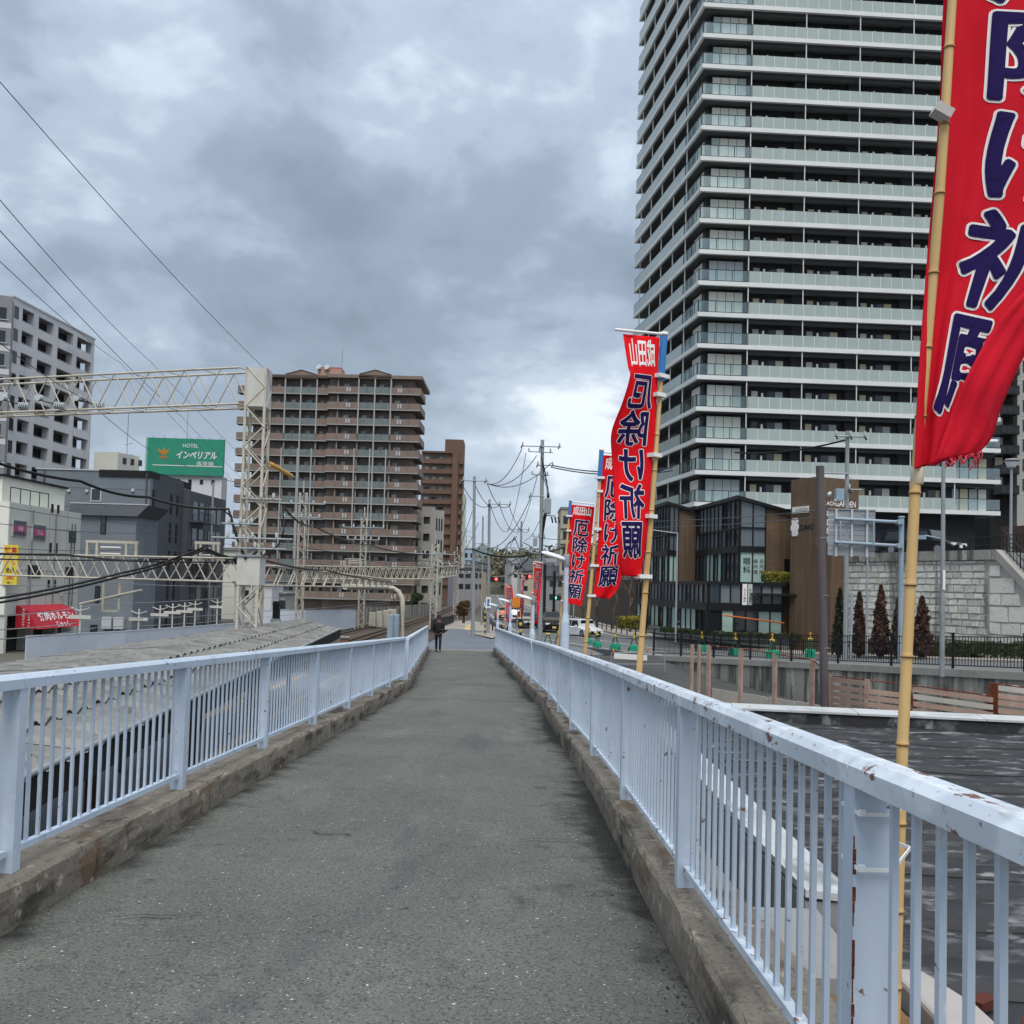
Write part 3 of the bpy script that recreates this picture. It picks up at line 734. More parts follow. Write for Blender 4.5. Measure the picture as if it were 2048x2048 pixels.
# ---- site hoardings, signal, small railway furniture
m_hoard = mat('hoarding_white', '#c3ccd8', .55, [('#b0bac6', .6, .4, .7, .5)])
def hoarding(label, pts, zt, h, wp):
    t = thing('site_hoarding', label, 'hoarding', (pts[0][0], pts[0][1], ZG))
    for (x0, y0), (x1, y1) in zip(pts, pts[1:]):
        Lh = math.hypot(x1-x0, y1-y0); n = max(1, int(Lh/wp)); a = math.atan2(y1-y0, x1-x0)
        for k in range(n):
            f = (k+.5)/n
            box('panel', t, m_hoard, (x0+(x1-x0)*f, y0+(y1-y0)*f, zt-h/2), (Lh/n-.02, .05, h), rotz(a))
        box('top_channel', t, m_hoard, ((x0+x1)/2, (y0+y1)/2-.01, zt+.03), (Lh, .08, .06), rotz(a))
    return t
q = [at(52, 1274, 50), at(250, 1272, 57), at(490, 1247, 72)]
hoarding('pale blue grey hoarding panels behind the platform roof, below the red awning', [(p.x, p.y) for p in q], -3.35, 2.1, 2.6)
q = [at(520, 1223, 100), at(610, 1223, 101), at(712, 1219, 108)]
hoarding('pale blue grey hoarding panels at the foot of the brown apartment block', [(p.x, p.y) for p in q], -3.2, 2.25, 3.0)
sg = thing('railway_signal', 'black railway signal head right of the tall mast, seen from behind', 'signal', (gx(553, 52), 52, ZG))
x = gx(553, 52, 1220); box('signal_head', sg, m_blackp, (x, 52, hz(553, 1220, 52)), (.36, .25, .95))
tube('signal_post', sg, m_mastw, (x, 52.05, ZG), (x, 52.05, hz(553, 1232, 52)), .07, 8); box('hood', sg, m_blackp, (x, 51.8, hz(553, 1208, 52)), (.3, .3, .06)); box('relay_box', sg, m_galv, (x, 51.9, hz(553, 1243, 52)), (.5, .3, .3))
for px, pyt, Y, lab in ((278, 1236, 66, 'nearest the red awning'), (320, 1228, 70, 'second from the red awning'), (345, 1224, 73, 'third from the red awning'), (369, 1222, 76, 'fourth from the red awning'), (390, 1218, 80, 'fifth from the red awning'), (434, 1214, 86, 'nearest the tall mast'), (161, 1230, 56, 'leftmost, before the beige building')):
    x = gx(px, Y, 1230); zt = hz(px, pyt-8, Y)
    t = thing('platform_fixture', 'white post with small cross arms beyond the platform roof, '+lab, 'post', (x, Y, ZG), 'white platform posts')
    tube('post', t, m_mastw, (x, Y, ZG), (x, Y, zt+.35), .06, 8)
    box('sign_plate', t, m_mastw, (x, Y-.08, zt-.35), (1.3, .05, .22)); tube('arm', t, m_mastw, (x, Y-.05, zt), (x-.55, Y-.05, zt+.2), .035, 6); tube('arm', t, m_mastw, (x, Y-.05, zt), (x+.55, Y-.05, zt+.2), .035, 6)
for k, (px, w) in enumerate(((745, .8), (757, .7), (768, .75), (778, 1.0))):
    tag(bevel(box('trackside_cabinet', None, mat('cabinet_grey', '#b9b5a8', .7, [varied('#b9b5a8')]), (gx(px, 112, 1240), 112+k, ZG+1.1), (w, .7, 1.6+.25*k)), .04), 'beige trackside cabinet by the hoarding, %s from the left' % ('first', 'second', 'third', 'fourth')[k], 'cabinet', 'trackside cabinets')
t = thing('end_barrier', 'brown concrete buffer block at the end of the platform roof', 'block', at(690, 1258, 60))
bevel(box('block', t, mat('buffer_brown', '#7b5a44', .8, [varied('#7b5a44')]), (gx(690, 60, 1260), 60, -4.2), (.5, .5, 1.3)), .05); box('cap', t, m_conc, (gx(690, 60, 1260), 60, -3.5), (.6, .6, .1))

# ================================================================ lettering
_txt = {}
def text_geo(body, bold=0.0):
    k = (body, bold)
    if k not in _txt:
        cu = bpy.data.curves.new('lettering', 'FONT'); cu.body = body; cu.align_x = 'CENTER'; cu.offset = bold; cu.resolution_u = 4
        o = bpy.data.objects.new('lettering_tmp', cu); col.objects.link(o)
        bpy.context.view_layer.update()
        me = bpy.data.meshes.new_from_object(o.evaluated_get(bpy.context.evaluated_depsgraph_get()))
        _txt[k] = ([(v.co.x, v.co.y) for v in me.vertices], [tuple(p.vertices) for p in me.polygons])
        col.objects.unlink(o); bpy.data.objects.remove(o); bpy.data.meshes.remove(me)
    return _txt[k]
def text_on(fr, name, parent, m, body, u, w, z, h, bold=.0, sx=1.0, vertical=False, slant=0, pitch=1.08, out=.0):
    """flat print on a facade plane; u,z is the centre; h the letter height"""
    mb = MB()
    for i, ch in enumerate(body if vertical else [body]):
        vv, ff = text_geo(ch, bold)
        zc = z-(i-(len(body)-1)/2)*h*pitch if vertical else z
        mb.add([fr.p(u+(x*sx+slant*(y-.35))*h, w, zc+(y-.36)*h) for x, y in vv], ff)
    return mb.build(name, m, parent, fixn=False)

# ================================================================ the apartment tower
m_twslab = mat('tower_slab_white', '#d9dcda', .6, [('#c6cac9', .4, .4, .7, .4)])
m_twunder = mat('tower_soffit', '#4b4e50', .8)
m_twglass = mat('tower_frosted_glass', '#a3b0ac', .16, [('#94a29e', (.5, .5, .25), .4, .7, .5)], spec=.5)
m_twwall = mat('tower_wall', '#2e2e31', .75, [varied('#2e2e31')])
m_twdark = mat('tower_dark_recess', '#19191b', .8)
m_cur = [mat('curtain_white', '#e2e2d8', .7), mat('curtain_beige', '#d9cdb0', .7), mat('curtain_grey', '#b6bfbf', .7), mat('window_dark', '#2b3036', .08, spec=.6)]
m_frameb = mat('black_frame', '#141518', .4)
m_clear = glassy('clear_glass', (.84, .90, .89), .16)
TK = V((17.6, 92, 0)); FH = 3.115; ZT0 = 8.45; NF = 24
TR_ = Fr(TK, (1, .051)); WT = 30.6
lu = V((.152, -1, 0)).normalized(); LLEN = 23.5
TL_ = Fr(TK-lu*LLEN, lu)                      # left face, u runs towards the corner
tw = thing('apartment_tower', 'tall apartment tower with white balcony slabs and frosted green glass', 'apartment tower', (26, 100, ZG))
DEP = 1.7
cen = TK+TR_.u*WT
def poly_slab(inset, z0, z1, m, name):
    a = TR_.p(inset, inset*1.02, 0); 
    p = [TK+TR_.w*inset*0+V((0, 0, 0)), TK+TR_.u*WT, TK+TR_.u*WT+TR_.w*22, TL_.o+TR_.w*0]
    p[3] = TL_.o.copy()
    if inset:
        c = sum(p, V((0, 0, 0)))/4
        q = []
        p[0] = p[0]+TR_.w*inset+TR_.u*(inset*.75); p[1] = p[1]+TR_.w*inset-TR_.u*inset; p[2] = p[2]-TR_.w*inset-TR_.u*inset; p[3] = p[3]+V((inset, -inset, 0))
    mb = MB(); mb.prism([V((q.x, q.y, z0)) for q in p], (0, 0, z1-z0)); return mb.build(name, m, tw)
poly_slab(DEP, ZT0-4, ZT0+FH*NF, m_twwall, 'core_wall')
pane = 0; rest = MB(); posts_ = MB(); wrng = random.Random(11)
BAYS = [5.0, 10.5, 16.0, 21.5, 26.0]
for k in range(NF):
    z = ZT0+FH*k
    poly_slab(0, z-.20, z+.22, m_twslab, 'floor_slab')
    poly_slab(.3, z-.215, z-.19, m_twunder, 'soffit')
    # corner bay: clear glass in black frames
    for a, b in ((.05, 1.72), (1.76, 3.35), (3.39, 4.95)):
        fb(TR_, 'corner_pane', tw, m_clear, a, b, .06, .075, z+.30, z+1.34)
    fb(TR_, 'corner_handrail', tw, m_frameb, 0, 5.0, .04, .10, z+1.34, z+1.40)
    fb(TR_, 'corner_foot_rail', tw, m_frameb, 0, 5.0, .04, .10, z+.225, z+.30)
    for u in (.03, 1.74, 3.37, 4.95): fb(TR_, 'baluster', tw, m_frameb, u-.03, u+.03, .04, .10, z+.30, z+1.34)
    # frosted panes along the right face
    n = 19; p0 = 5.05; pw = (26.0-p0)/n
    for j in range(n):
        a = p0+pw*j+.02; b = p0+pw*(j+1)-.02
        posts_.fb(TR_, b+.0, b+.045, .035, .085, z+.225, z+1.37)
        if pane < 290 and not (j > 15 and k > 2):
            fb(TR_, 'balcony_pane', tw, m_twglass, a, b, .05, .07, z+.23, z+1.36); pane += 1
        else: rest.fb(TR_, a, b, .05, .07, z+.23, z+1.36)
    fb(TR_, 'end_pane', tw, m_clear, 26.1, WT-.05, .06, .075, z+.30, z+1.34); fb(TR_, 'corner_handrail', tw, m_frameb, 26.0, WT, .04, .10, z+1.34, z+1.40)
    # party screens
    for u in BAYS:
        fb(TR_, 'party_post', tw, m_twslab, u-.04, u+.04, .12, .22, z+.22, z+FH-.20)
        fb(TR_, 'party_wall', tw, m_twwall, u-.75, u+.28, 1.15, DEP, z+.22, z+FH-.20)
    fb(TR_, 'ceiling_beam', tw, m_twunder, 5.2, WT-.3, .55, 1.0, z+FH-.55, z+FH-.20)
    # windows: corner bay then pairs in each bay
    cm = m_cur[wrng.choice((0, 0, 1, 2, 0))]
    for j in range(4):
        fb(TR_, 'corner_window', tw, cm if wrng.random() < .8 else m_cur[2], 1.35+.86*j, 1.35+.86*j+.80, 1.14, 1.18, z+.30, z+FH-.50)
    fb(TR_, 'window_frame', tw, m_frameb, 1.25, 4.85, 1.18, DEP+.02, z+.23, z+FH-.44)
    for j in range(3): fb(TL_, 'corner_window', tw, m_cur[0], LLEN-4.2+.8*j, LLEN-4.2+.8*j+.74, .98, 1.02, z+.30, z+FH-.50)
    fb(TL_, 'window_frame', tw, m_frameb, LLEN-4.3, LLEN-1.2, 1.02, DEP, z+.23, z+FH-.44)
    for b0 in BAYS[:-1]:
        for (a, w_, mm_) in ((.95, .62, wrng.choice(m_cur)), (2.55, .75, m_cur[3]), (3.35, .75, wrng.choice(m_cur[:3]))):
            fb(TR_, 'balcony_window', tw, mm_, b0+a, b0+a+w_, DEP-.05, DEP-.02, z+.25, z+2.28)
        fb(TR_, 'window_frame', tw, m_frameb, b0+.85, b0+4.2, DEP-.02, DEP+.02, z+.24, z+2.36)
        ac = fb(TR_, 'dryer_bracket', tw, m_twslab, b0+1.72, b0+1.90, .9, 1.0, z+1.5, z+1.95)
    # end bay at the right: tall windows
    for j in range(4): fb(TR_, 'corner_window', tw, m_cur[(k+j) % 3 if j % 2 else 2], 26.4+.95*j, 27.2+.95*j, DEP-.06, DEP-.02, z+.3, z+FH-.6)
    fb(TR_, 'window_frame', tw, m_frameb, 26.3, WT-.2, DEP-.03, DEP+.02, z+.25, z+FH-.55)
    # left face: long frosted balustrade, posts, clear end at the corner
    n = 8; st_ = (LLEN-5.0)/n
    for j in range(n): fb(TL_, 'side_balustrade', tw, m_twglass, .1+st_*j+.02, .1+st_*(j+1)-.02, .05, .07, z+.23, z+1.36)
    for j in range(3): fb(TL_, 'corner_pane', tw, m_clear, LLEN-4.8+1.58*j, LLEN-4.8+1.58*(j+1)-.06, .06, .075, z+.30, z+1.34)
    fb(TL_, 'corner_handrail', tw, m_frameb, 0, LLEN, .04, .10, z+1.36, z+1.40)
    for j in range(5): fb(TL_, 'baluster', tw, m_frameb, LLEN-4.83+1.2*j-.025, LLEN-4.83+1.2*j+.025, .04, .10, z+.30, z+1.34)
    for j in range(5): fb(TL_, 'party_post', tw, m_twslab, 2.2+4.15*j-.04, 2.2+4.15*j+.04, .12, .22, z+.22, z+FH-.20)
    for j in range(5): fb(TL_, 'side_window', tw, m_cur[3], 2.7+4.15*j, 5.2+4.15*j, DEP-.35, DEP-.30, z+.3, z+2.3)
tag(rest.build('balcony_pane_rows', m_twglass, tw), kind='stuff'); tag(posts_.build('pane_clips', m_twslab, tw), kind='stuff')
poly_slab(1.2, ZT0+FH*NF, ZT0+FH*NF+1.2, m_twslab, 'roof_parapet')
# columns and brown base of the tower
m_brwall = mat('brown_tile_wall', '#4c3c33', .8, [varied('#4c3c33', .7, .7, .6)])
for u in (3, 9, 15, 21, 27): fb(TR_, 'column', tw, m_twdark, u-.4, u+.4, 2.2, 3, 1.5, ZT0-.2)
fb(TR_, 'base_wall', tw, m_brwall, 1, WT-.5, 5, 6, 1.0, ZT0-.3)
for u in (5, 11, 17, 23): fb(TR_, 'base_window', tw, m_cur[3], u, u+3.2, 4.9, 4.98, 2.9, 5.6)

# ---- grey sided block at the far right edge
m_sid = mat('grey_siding', '#a5a6a2', .8, [varied('#a5a6a2', .85, .5, .4)])
rb = thing('apartment_block', 'light grey sided apartment block with black box balconies at the right edge', 'apartment block', (gx(2090, 120), 122, ZG))
RB = Fr((gx(1994, 118), 118, 0), (1, .1)); bz = hz(2030, 500, 118)
fb(RB, 'wall', rb, m_sid, 2.6, 14, 0, 14, 0, bz+14)
fb(RB, 'dark_wall', rb, m_twdark, -.4, 2.6, .9, 14, 0, bz+12)
k = 0; z = hz(2030, 990, 118)
while z < bz+13:
    mb = fb(RB, 'balcony', rb, m_blackp, -.2, 2.3, -.9, 1, z, z+1.15)
    for j in range(3): fb(RB, 'balcony_rail_panel', mb, m_twwall, -.1+.8*j, .62+.8*j, -.93, -.90, z+.15, z+.95)
    fb(RB, 'window', rb, m_cur[3], 3.3, 4.3, -.06, .02, z+.6, z+2.1); fb(RB, 'balcony_window', rb, m_cur[k % 3], .2, 1.2, .84, .89, z+.9, z+2.3)
    for j in range(6): fb(RB, 'siding_joint', rb, mat('siding_joint_grey', '#7f807c', .8), 2.6, 14, -.012, .0, z+.5*j, z+.5*j+.03)
    z += 2.49; k += 1

# ================================================================ shop building with dark glass gables
m_brown = mat('brown_cladding', '#62503f', .75, [('#554435', (2.5, 2.5, .2), .42, .68, .7), ('#7d664d', (.35, .35, .35), .5, .7, .5)])
m_brownj = mat('cladding_joint', '#7a674f', .7)
m_dkgl = [mat('shop_glass_dark', '#3c454c', .06, spec=.6), mat('shop_glass_grey', '#5d666d', .08, spec=.6), mat('shop_glass_green', '#9fb9b0', .12, spec=.5), mat('shop_glass_black', '#20262a', .05, spec=.7), mat('shop_glass_blind', '#70757b', .2, spec=.5)]
KK = at(1477, 1180, 62); KK.z = 0
G = Fr(KK, (.9953, .0965)); GZ = hz(1500, 1272, 62)
gl = thing('shop_building', 'dark glass and brown clad shop building with sawtooth gables below the tower', 'shop building', (KK.x+2, KK.y+4, GZ))
GL = Fr(G.p(0, 20, 0), (G.p(0, 0, 0)-G.p(0, 20, 0)).to_2d())   # left face: u from 0 (back) to 20 (corner K)
srng = random.Random(5)
def glazed(fr, u0, u1, z0, z1, w, n, top=None, pick=None, nm='glass_pane'):
    """panes between black mullions; top(u) gives a sloping head"""
    st_ = (u1-u0)/n
    for j in range(n):
        a, b = u0+st_*j+.035, u0+st_*(j+1)-.035
        m_ = pick(j) if pick else m_dkgl[srng.choice((0, 0, 1, 1, 3, 4))]
        if top:
            za, zb = top(a), top(b)
            mb = MB(); mb.prism([fr.p(a, w, z0), fr.p(b, w, z0), fr.p(b, w, zb), fr.p(a, w, za)], fr.w*.04); mb.build(nm, m_, gl)
        else: fb(fr, nm, gl, m_, a, b, w, w+.04, z0, z1)
    for j in range(n+1):
        u = u0+st_*j; zt_ = top(u) if top else z1
        fb(fr, 'mullion', gl, m_frameb, u-.035, u+.035, w-.08, w+.10, z0, zt_)
def band(fr, u0, u1, w, z0, z1): fb(fr, 'transom', gl, m_frameb, u0, u1, w-.10, w+.12, z0, z1)
zr, z3, z2_, zpod, z1_ = 6.27, 3.9, 2.55, .55, -.95
zm3, zm2 = hz(1440, 1062, 66), hz(1440, 1102, 66)
# volume 1
def vol(a0, b0, b1, zpk, fall, wr, glw):
    """sawtooth volume: left face at a0 from b0 to b1, peak zpk at the left face, falling to the right"""
    u1, u0 = 20-b0, 20-b1
    FL = Fr(G.p(a0, 20, 0), (G.p(0, 0, 0)-G.p(0, 20, 0)).to_2d())
    n = max(4, int((b1-b0)/.85))
    glazed(FL, u0, u1, zm3+.06, zpk-.25, 0, n); glazed(FL, u0, u1, zm2+.22, zm3-.06, 0, n); glazed(FL, u0, u1, zpod+.12, zm2-.22, 0, n, pick=lambda j: m_dkgl[srng.choice((3, 0, 2, 2, 0))])
    for zz, h in ((zm3, .06), (zm2, .22), (zpod, .13)): band(FL, u0, u1, 0, zz-h, zz+h)
    band(FL, u0, u1, 0, zpk-.27, zpk)
    tp = lambda a: zpk-.22-(a-a0)*fall
    FR = Fr(G.p(0, b0, 0), G.u.to_2d())
    glazed(FR, a0+.05, a0+glw, zm3+.06, 0, 0, 2, top=tp, pick=lambda j: m_dkgl[1]); glazed(FR, a0+.05, a0+glw, zm2+.2, zm3-.06, 0, 2, pick=lambda j: m_dkgl[1]); glazed(FR, a0+.05, a0+glw, zpod+.1, zm2-.2, 0, 2, pick=lambda j: m_dkgl[2])
    for zz, h in ((zm3, .06), (zm2, .2), (zpod, .12)): band(FR, a0, a0+glw+.04, 0, zz-h, zz+h)
    mb = MB(); mb.prism([FR.p(a0+glw+.05, 0, GZ), FR.p(a0+wr, 0, GZ), FR.p(a0+wr, 0, tp(a0+wr)), FR.p(a0+glw+.05, 0, tp(a0+glw+.05))], FR.w*.3); mb.build('brown_wall', m_brown, gl)
    for j in range(1, 4):
        ua = a0+glw+(wr-glw)*j/4; fb(FR, 'panel_joint', gl, m_brownj, ua-.012, ua+.012, -.012, .0, GZ, tp(ua))
    for zz in (1.9, 4.2): fb(FR, 'panel_joint', gl, m_brownj, a0+glw+.06, a0+wr, -.014, .0, zz-.012, zz+.012)
    mb = MB(); mb.prism([FR.p(a0-.25, -.25, zpk+.05), FR.p(a0+wr+.2, -.25, tp(a0+wr)+.27), FR.p(a0+wr+.2, -.25, tp(a0+wr)+.05), FR.p(a0-.25, -.25, zpk-.2)], FR.w*(b1-b0+.25)); mb.build('roof', m_frameb, gl)
    fb(FR, 'inner_core', gl, m_twdark, a0+.6, a0+wr-.2, .6, b1-b0-.2, GZ, zpk-1.6)
vol(0.0, 0.0, 9.6, zr, .27, 3.5, 1.75)
vol(-2.16, 9.6, 18.5, hz(1336, 1004, 71.3), .30, 2.2, .72)
# podium
PB = -1.5; FP = Fr(G.p(0, PB, 0), G.u.to_2d()); PL_ = Fr(G.p(-2.5, 18, 0), (G.p(0, 0, 0)-G.p(0, 18, 0)).to_2d())
fb(FP, 'podium_core', gl, m_twdark, -2.0, 2.2, .5, 19, GZ, zpod-.1); fb(FP, 'podium_roof', gl, m_frameb, -2.6, 4.9, -.15, 10, zpod-.12, zpod+.1)
glazed(FP, -2.4, 2.35, z1_+.25, zpod-.12, 0, 7, pick=lambda j: m_dkgl[(0, 4, 1, 4, 0, 4, 4)[j]]); glazed(FP, -2.4, 2.35, GZ+.1, z1_-.25, 0, 6, pick=lambda j: m_dkgl[(3, 2, 3, 0, 2, 2)[j]])
band(FP, -2.5, 2.45, 0, z1_-.25, z1_+.25)
glazed(PL_, 0, 19.5, z1_+.25, zpod-.12, 0, 20); glazed(PL_, 0, 19.5, GZ+.1, z1_-.25, 0, 16, pick=lambda j: m_dkgl[srng.choice((2, 3, 0, 2, 3))]); band(PL_, 0, 19.5, 0, z1_-.25, z1_+.25)
fb(FP, 'low_brown_wall', gl, m_brown, 2.45, 5.3, .25, .6, GZ, zpod-.14)
fb(FP, 'door_recess', gl, m_twdark, 3.3, 4.6, .18, .26, GZ, GZ+2.3); fb(FP, 'entrance_canopy', gl, m_frameb, .2, 5.0, -1.2, .3, GZ+2.65, GZ+2.8)
for (u0, u1, mm_, bd, tc_) in ((-.32, -.02, m_prwhite, 'みどり眼科', m_navy), (.04, .32, m_cur[2], 'みどり眼科', m_frameb)):
    q = fb(FP, 'sign_board', gl, mm_, u0, u1, -.2, -.12, zpod-1.35, zpod-.02)
    text_on(FP, 'sign_lettering', q, tc_, bd, (u0+u1)/2, -.206, zpod-.75, .17, .01, vertical=True)
text_on(G, 'window_lettering', gl, m_twdark, '眼科', .52, -.03, 1.75, .52, .005, vertical=True)
text_on(G, 'window_lettering', gl, m_twdark, '緑内障', 1.12, -.03, 1.70, .30, .0, vertical=True, pitch=1.2); text_on(G, 'window_lettering', gl, m_twdark, '白内障', 1.52, -.03, 1.70, .30, .0, vertical=True, pitch=1.2)
fb(FP, 'dark_sign', gl, m_blackp, 3.05, 4.2, 1.42, 1.49, 1.15, 2.25)
tube('orange_pole', gl, mat('orange_bar', '#c5662c', .5), FP.p(-1.6, -.5, GZ+1.35), FP.p(2.3, -.5, GZ+.95), .05, 8)
# brown sign block, square to the road
BK = at(1632, 1180, 58); BK.z = 0
B1 = Fr(BK, RQ.to_2d()); B0 = Fr(BK+RD*2.4, (-RD).to_2d()); bzt = hz(1632, 953, 58)
fb(B1, 'sign_tower', gl, m_brown, 0, 3.3, 0, 2.4, GZ-1, bzt); fb(B1, 'low_wing', gl, m_brown, -.0, 2.6, -1.3, -.02, GZ-1, 3.0)
for j in range(1, 6): fb(B1, 'panel_joint', gl, m_brownj, .55*j-.012, .55*j+.012, -.012, .0, 3.0, bzt-.02)
for j in range(1, 4): fb(B0, 'panel_joint', gl, m_brownj, .6*j-.012, .6*j+.012, -.012, .0, GZ, bzt-.02)
text_on(B1, 'sign_lettering', gl, m_prwhite, 'FUK', .30, -.03, 5.62, .34, .02); text_on(B1, 'sign_lettering', gl, m_prwhite, 'ACHI', 1.12, -.03, 5.62, .34, .02); text_on(B1, 'sign_lettering', gl, m_prwhite, 'GARDEN', 2.25, -.03, 5.66, .52, .015, sx=.78)
for j, (mm_) in enumerate((m_prwhite, m_prwhite, m_prwhite, mat('sign_mint', '#8fb8ae', .5))):
    z = 4.95-.52*j
    fb(B1, 'tenant_sign', gl, mm_, .25, .48, -.08, -.01, z-.19, z+.19); q = fb(B1, 'tenant_sign', gl, mm_, .75, 2.75, -.08, -.01, z-.19, z+.19)
    if j == 0: fb(B1, 'red_stripe', q, mat('sign_pink', '#d8606a', .5), 1.7, 2.74, -.09, -.081, z-.18, z+.18)
q = fb(B0, 'side_sign', gl, m_cur[0], .25, 1.7, -.1, -.01, 5.05, 5.45); text_on(B0, 'sign_lettering', q, m_twwall, 'GARDEN', 1.15, -.106, 5.25, .3)
mb = MB()
for (u, z, r) in ((.35, 4.55, .2), (.55, 4.55, .2), (.3, 4.15, .24), (.58, 4.15, .24), (.35, 3.78, .17), (.56, 3.78, .17), (.45, 4.3, .25)):
    mb.prism([B0.p(u+r*math.cos(t_*math.pi/8), -.06-.004*r, z+r*1.05*math.sin(t_*math.pi/8)) for t_ in range(16)], B0.w*.05)
mb.build('white_emblem', m_prwhite, gl)
text_on(B0, 'sign_lettering', gl, m_blackp, 'CLINIC', 1.45, -.03, 4.15, .42, .03)

# ================================================================ stone retaining wall and terrace
m_stone = [mat('wall_stone_%d' % i, c_, .95, [('#56554f', (.85, .85, .05), .54, .64, .8, 5), (d_, 5, .5, .75, .6)], bump=(.9, 7, .05)) for i, (c_, d_) in enumerate((('#d6d5cc', '#bdbcb2'), ('#deddd4', '#c8c7bd'), ('#cccbc1', '#b3b2a8')))]
sw = thing('stone_wall', 'pale split stone retaining wall with dark streaks, behind the conifers', 'wall', rp(-8, 14))
WT_ = 2.48
def wallpt(s, p, z): return RO+RD*s+RQ*p+ZV*z
def wblk(s0, s1, z0, z1, pr, m_, nm='stone'):
    mb = MB(); p = 14.0-pr
    q = [wallpt(s0-.02, 14.3, z0+.015), wallpt(s1+.02, 14.3, z0+.015), wallpt(s1+.02, 14.3, z1-.015), wallpt(s0-.02, 14.3, z1-.015)]
    e = .028
    f_ = [wallpt(s0-.02-e, p, z0+.015+e), wallpt(s1+.02+e, p, z0+.015+e), wallpt(s1+.02+e, p, z1-.015-e), wallpt(s0-.02-e, p, z1-.015-e)]
    j = [f_[i]+RQ*srng.uniform(-.035, .02)+ZV*srng.uniform(-.02, .02) for i in range(4)]
    mb.add(q+j, [(0, 1, 5, 4), (1, 2, 6, 5), (2, 3, 7, 6), (3, 0, 4, 7), (4, 5, 6, 7)])
    return mb.build(nm, m_, sw)
S1, SJ, S0 = 3.5, -9.25, -30.0; cope = lambda s: WT_-.5 if s > -9.85 else WT_-.5+(s+9.85)*.95
mb = MB(); a, b = wallpt(S1, 14.05, ZG), wallpt(-9.85, 14.05, ZG); c = wallpt(-17, 14.05, ZG)
mb.prism([wallpt(-9.84, 14.05, ZG), c, c+ZV*.1, wallpt(-9.84, 14.05, WT_-.5)], RQ*.5)
mb.prism([a, b, b+RQ*.5, a+RQ*.5], (0, 0, WT_-.45-ZG)); mb.build('wall_core', mat('mortar', '#b5b4ab', .95), sw)
z = -2.95; row = 0; cnt = 0
while z < WT_-.62:
    h = .34 if row % 3 else .40; z1 = min(z+h, WT_-.52); s = S1-(.3 if row % 2 else 0)
    while s > SJ+.15:
        w_ = srng.uniform(.5, .85); s1 = max(s-w_, SJ)
        wblk(s, s1, z, z1, srng.uniform(.0, .06), m_stone[srng.randrange(3)]); s = s1
    z = z1; row += 1
z = -2.6; row = 0
while z < WT_-.9:
    h = .62 if row % 2 else .82; z1 = min(z+h, WT_-.5); s = SJ-.08-(.7 if row % 2 else 0)
    if row % 2 and cope(s)-z > .12: wblk(SJ-.08, s, z, min(z1, cope(s)+.02), .03, m_stone[1])
    while s > S0:
        s1 = s-(1.1 if srng.random() < .6 else 1.5)
        if cope(s1)-z > .12: wblk(s, s1, z, min(z1, cope(s1)+.02), srng.uniform(.0, .04), m_stone[srng.randrange(2)])
        s = s1
    z = z1; row += 1
cpm = m_concst
mb = MB(); a, b = wallpt(S1, 13.82, WT_-.5), wallpt(-9.85, 13.82, WT_-.5); mb.prism([a, b, b+RQ*.7, a+RQ*.7], (0, 0, .5)); mb.build('coping', cpm, sw)
a, b = wallpt(-9.86, 13.82, WT_-.5), wallpt(-14.6, 13.82, WT_-5.0); mb = MB(); mb.prism([a, b, b+ZV*.55, a+ZV*.5], RQ*.7); mb.build('sloping_coping', m_conc, sw)
te = MB(); te.add([wallpt(S1+6, 14.25, WT_-.06), wallpt(-9.85, 14.25, WT_-.06), wallpt(SJ-4, 40, WT_-.06), wallpt(S1+6, 60, WT_-.06)], [(0, 1, 2, 3)])
te.add([wallpt(-9.85, 14.3, WT_-.1), wallpt(-14.4, 14.3, -1.9), wallpt(-34, 60, -1.6), wallpt(SJ-4, 40, WT_-.1)], [(0, 1, 2, 3)]); te.add([wallpt(S1+6, 60, WT_-.06), wallpt(SJ-4, 40, WT_-.06), wallpt(SJ-22, 60, -1.6), wallpt(0, 140, WT_)], [(0, 1, 2, 3)])
struct(te.build('terrace', m_road))
# stair railing on the right and terrace railing
def simple_rail(name, label, pts, h, n, m_=m_blackp):
    t = thing(name, label, 'railing', pts[0])
    for a, b in zip(pts, pts[1:]):
        for hh in (h, h*.55, .12): tube('rail', t, m_, a+ZV*hh, b+ZV*hh, .025, 6)
        for k in range(n+1): tube('upright', t, m_, a.lerp(b, k/n), a.lerp(b, k/n)+ZV*h, .02 if k % 5 else .035, 6)
    return t
simple_rail('stair_railing', 'dark railing sloping down along the coping at the right edge', [wallpt(-9.9, 14.3, WT_-.02), wallpt(-14.2, 14.3, WT_-4.1)], 1.0, 22)
simple_rail('terrace_railing', 'dark railing on the terrace behind the parked black car', [wallpt(-3, 20, WT_), wallpt(-9.6, 18, WT_)], 1.1, 24)
mb = thing('terrace_wall', 'brown rendered wall on the terrace under the tower', 'wall', wallpt(-8, 24, WT_))
for k in range(4): 
    a, b = wallpt(3-4*k, 30, WT_-.05), wallpt(3-4*(k+1), 30, WT_-.05)
    MB().prism([a, b, b+RQ*.3, a+RQ*.3], (0, 0, 2.6)).build('wall_panel', m_brwall, mb)

# ================================================================ buildings on the left
m_grey = mat('grey_render', '#c6c6c8', .85, [('#b2b2b6', .25, .4, .7, .6), ('#8f8f95', (1, 1, .15), .6, .75, .5)])
m_greyd = mat('grey_render_dark', '#85858a', .85)
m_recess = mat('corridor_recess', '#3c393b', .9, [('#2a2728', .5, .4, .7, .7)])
m_metal = mat('metal_trim', '#b6b8ba', .5)
ORD = ('first', 'second', 'third', 'fourth', 'fifth', 'sixth')
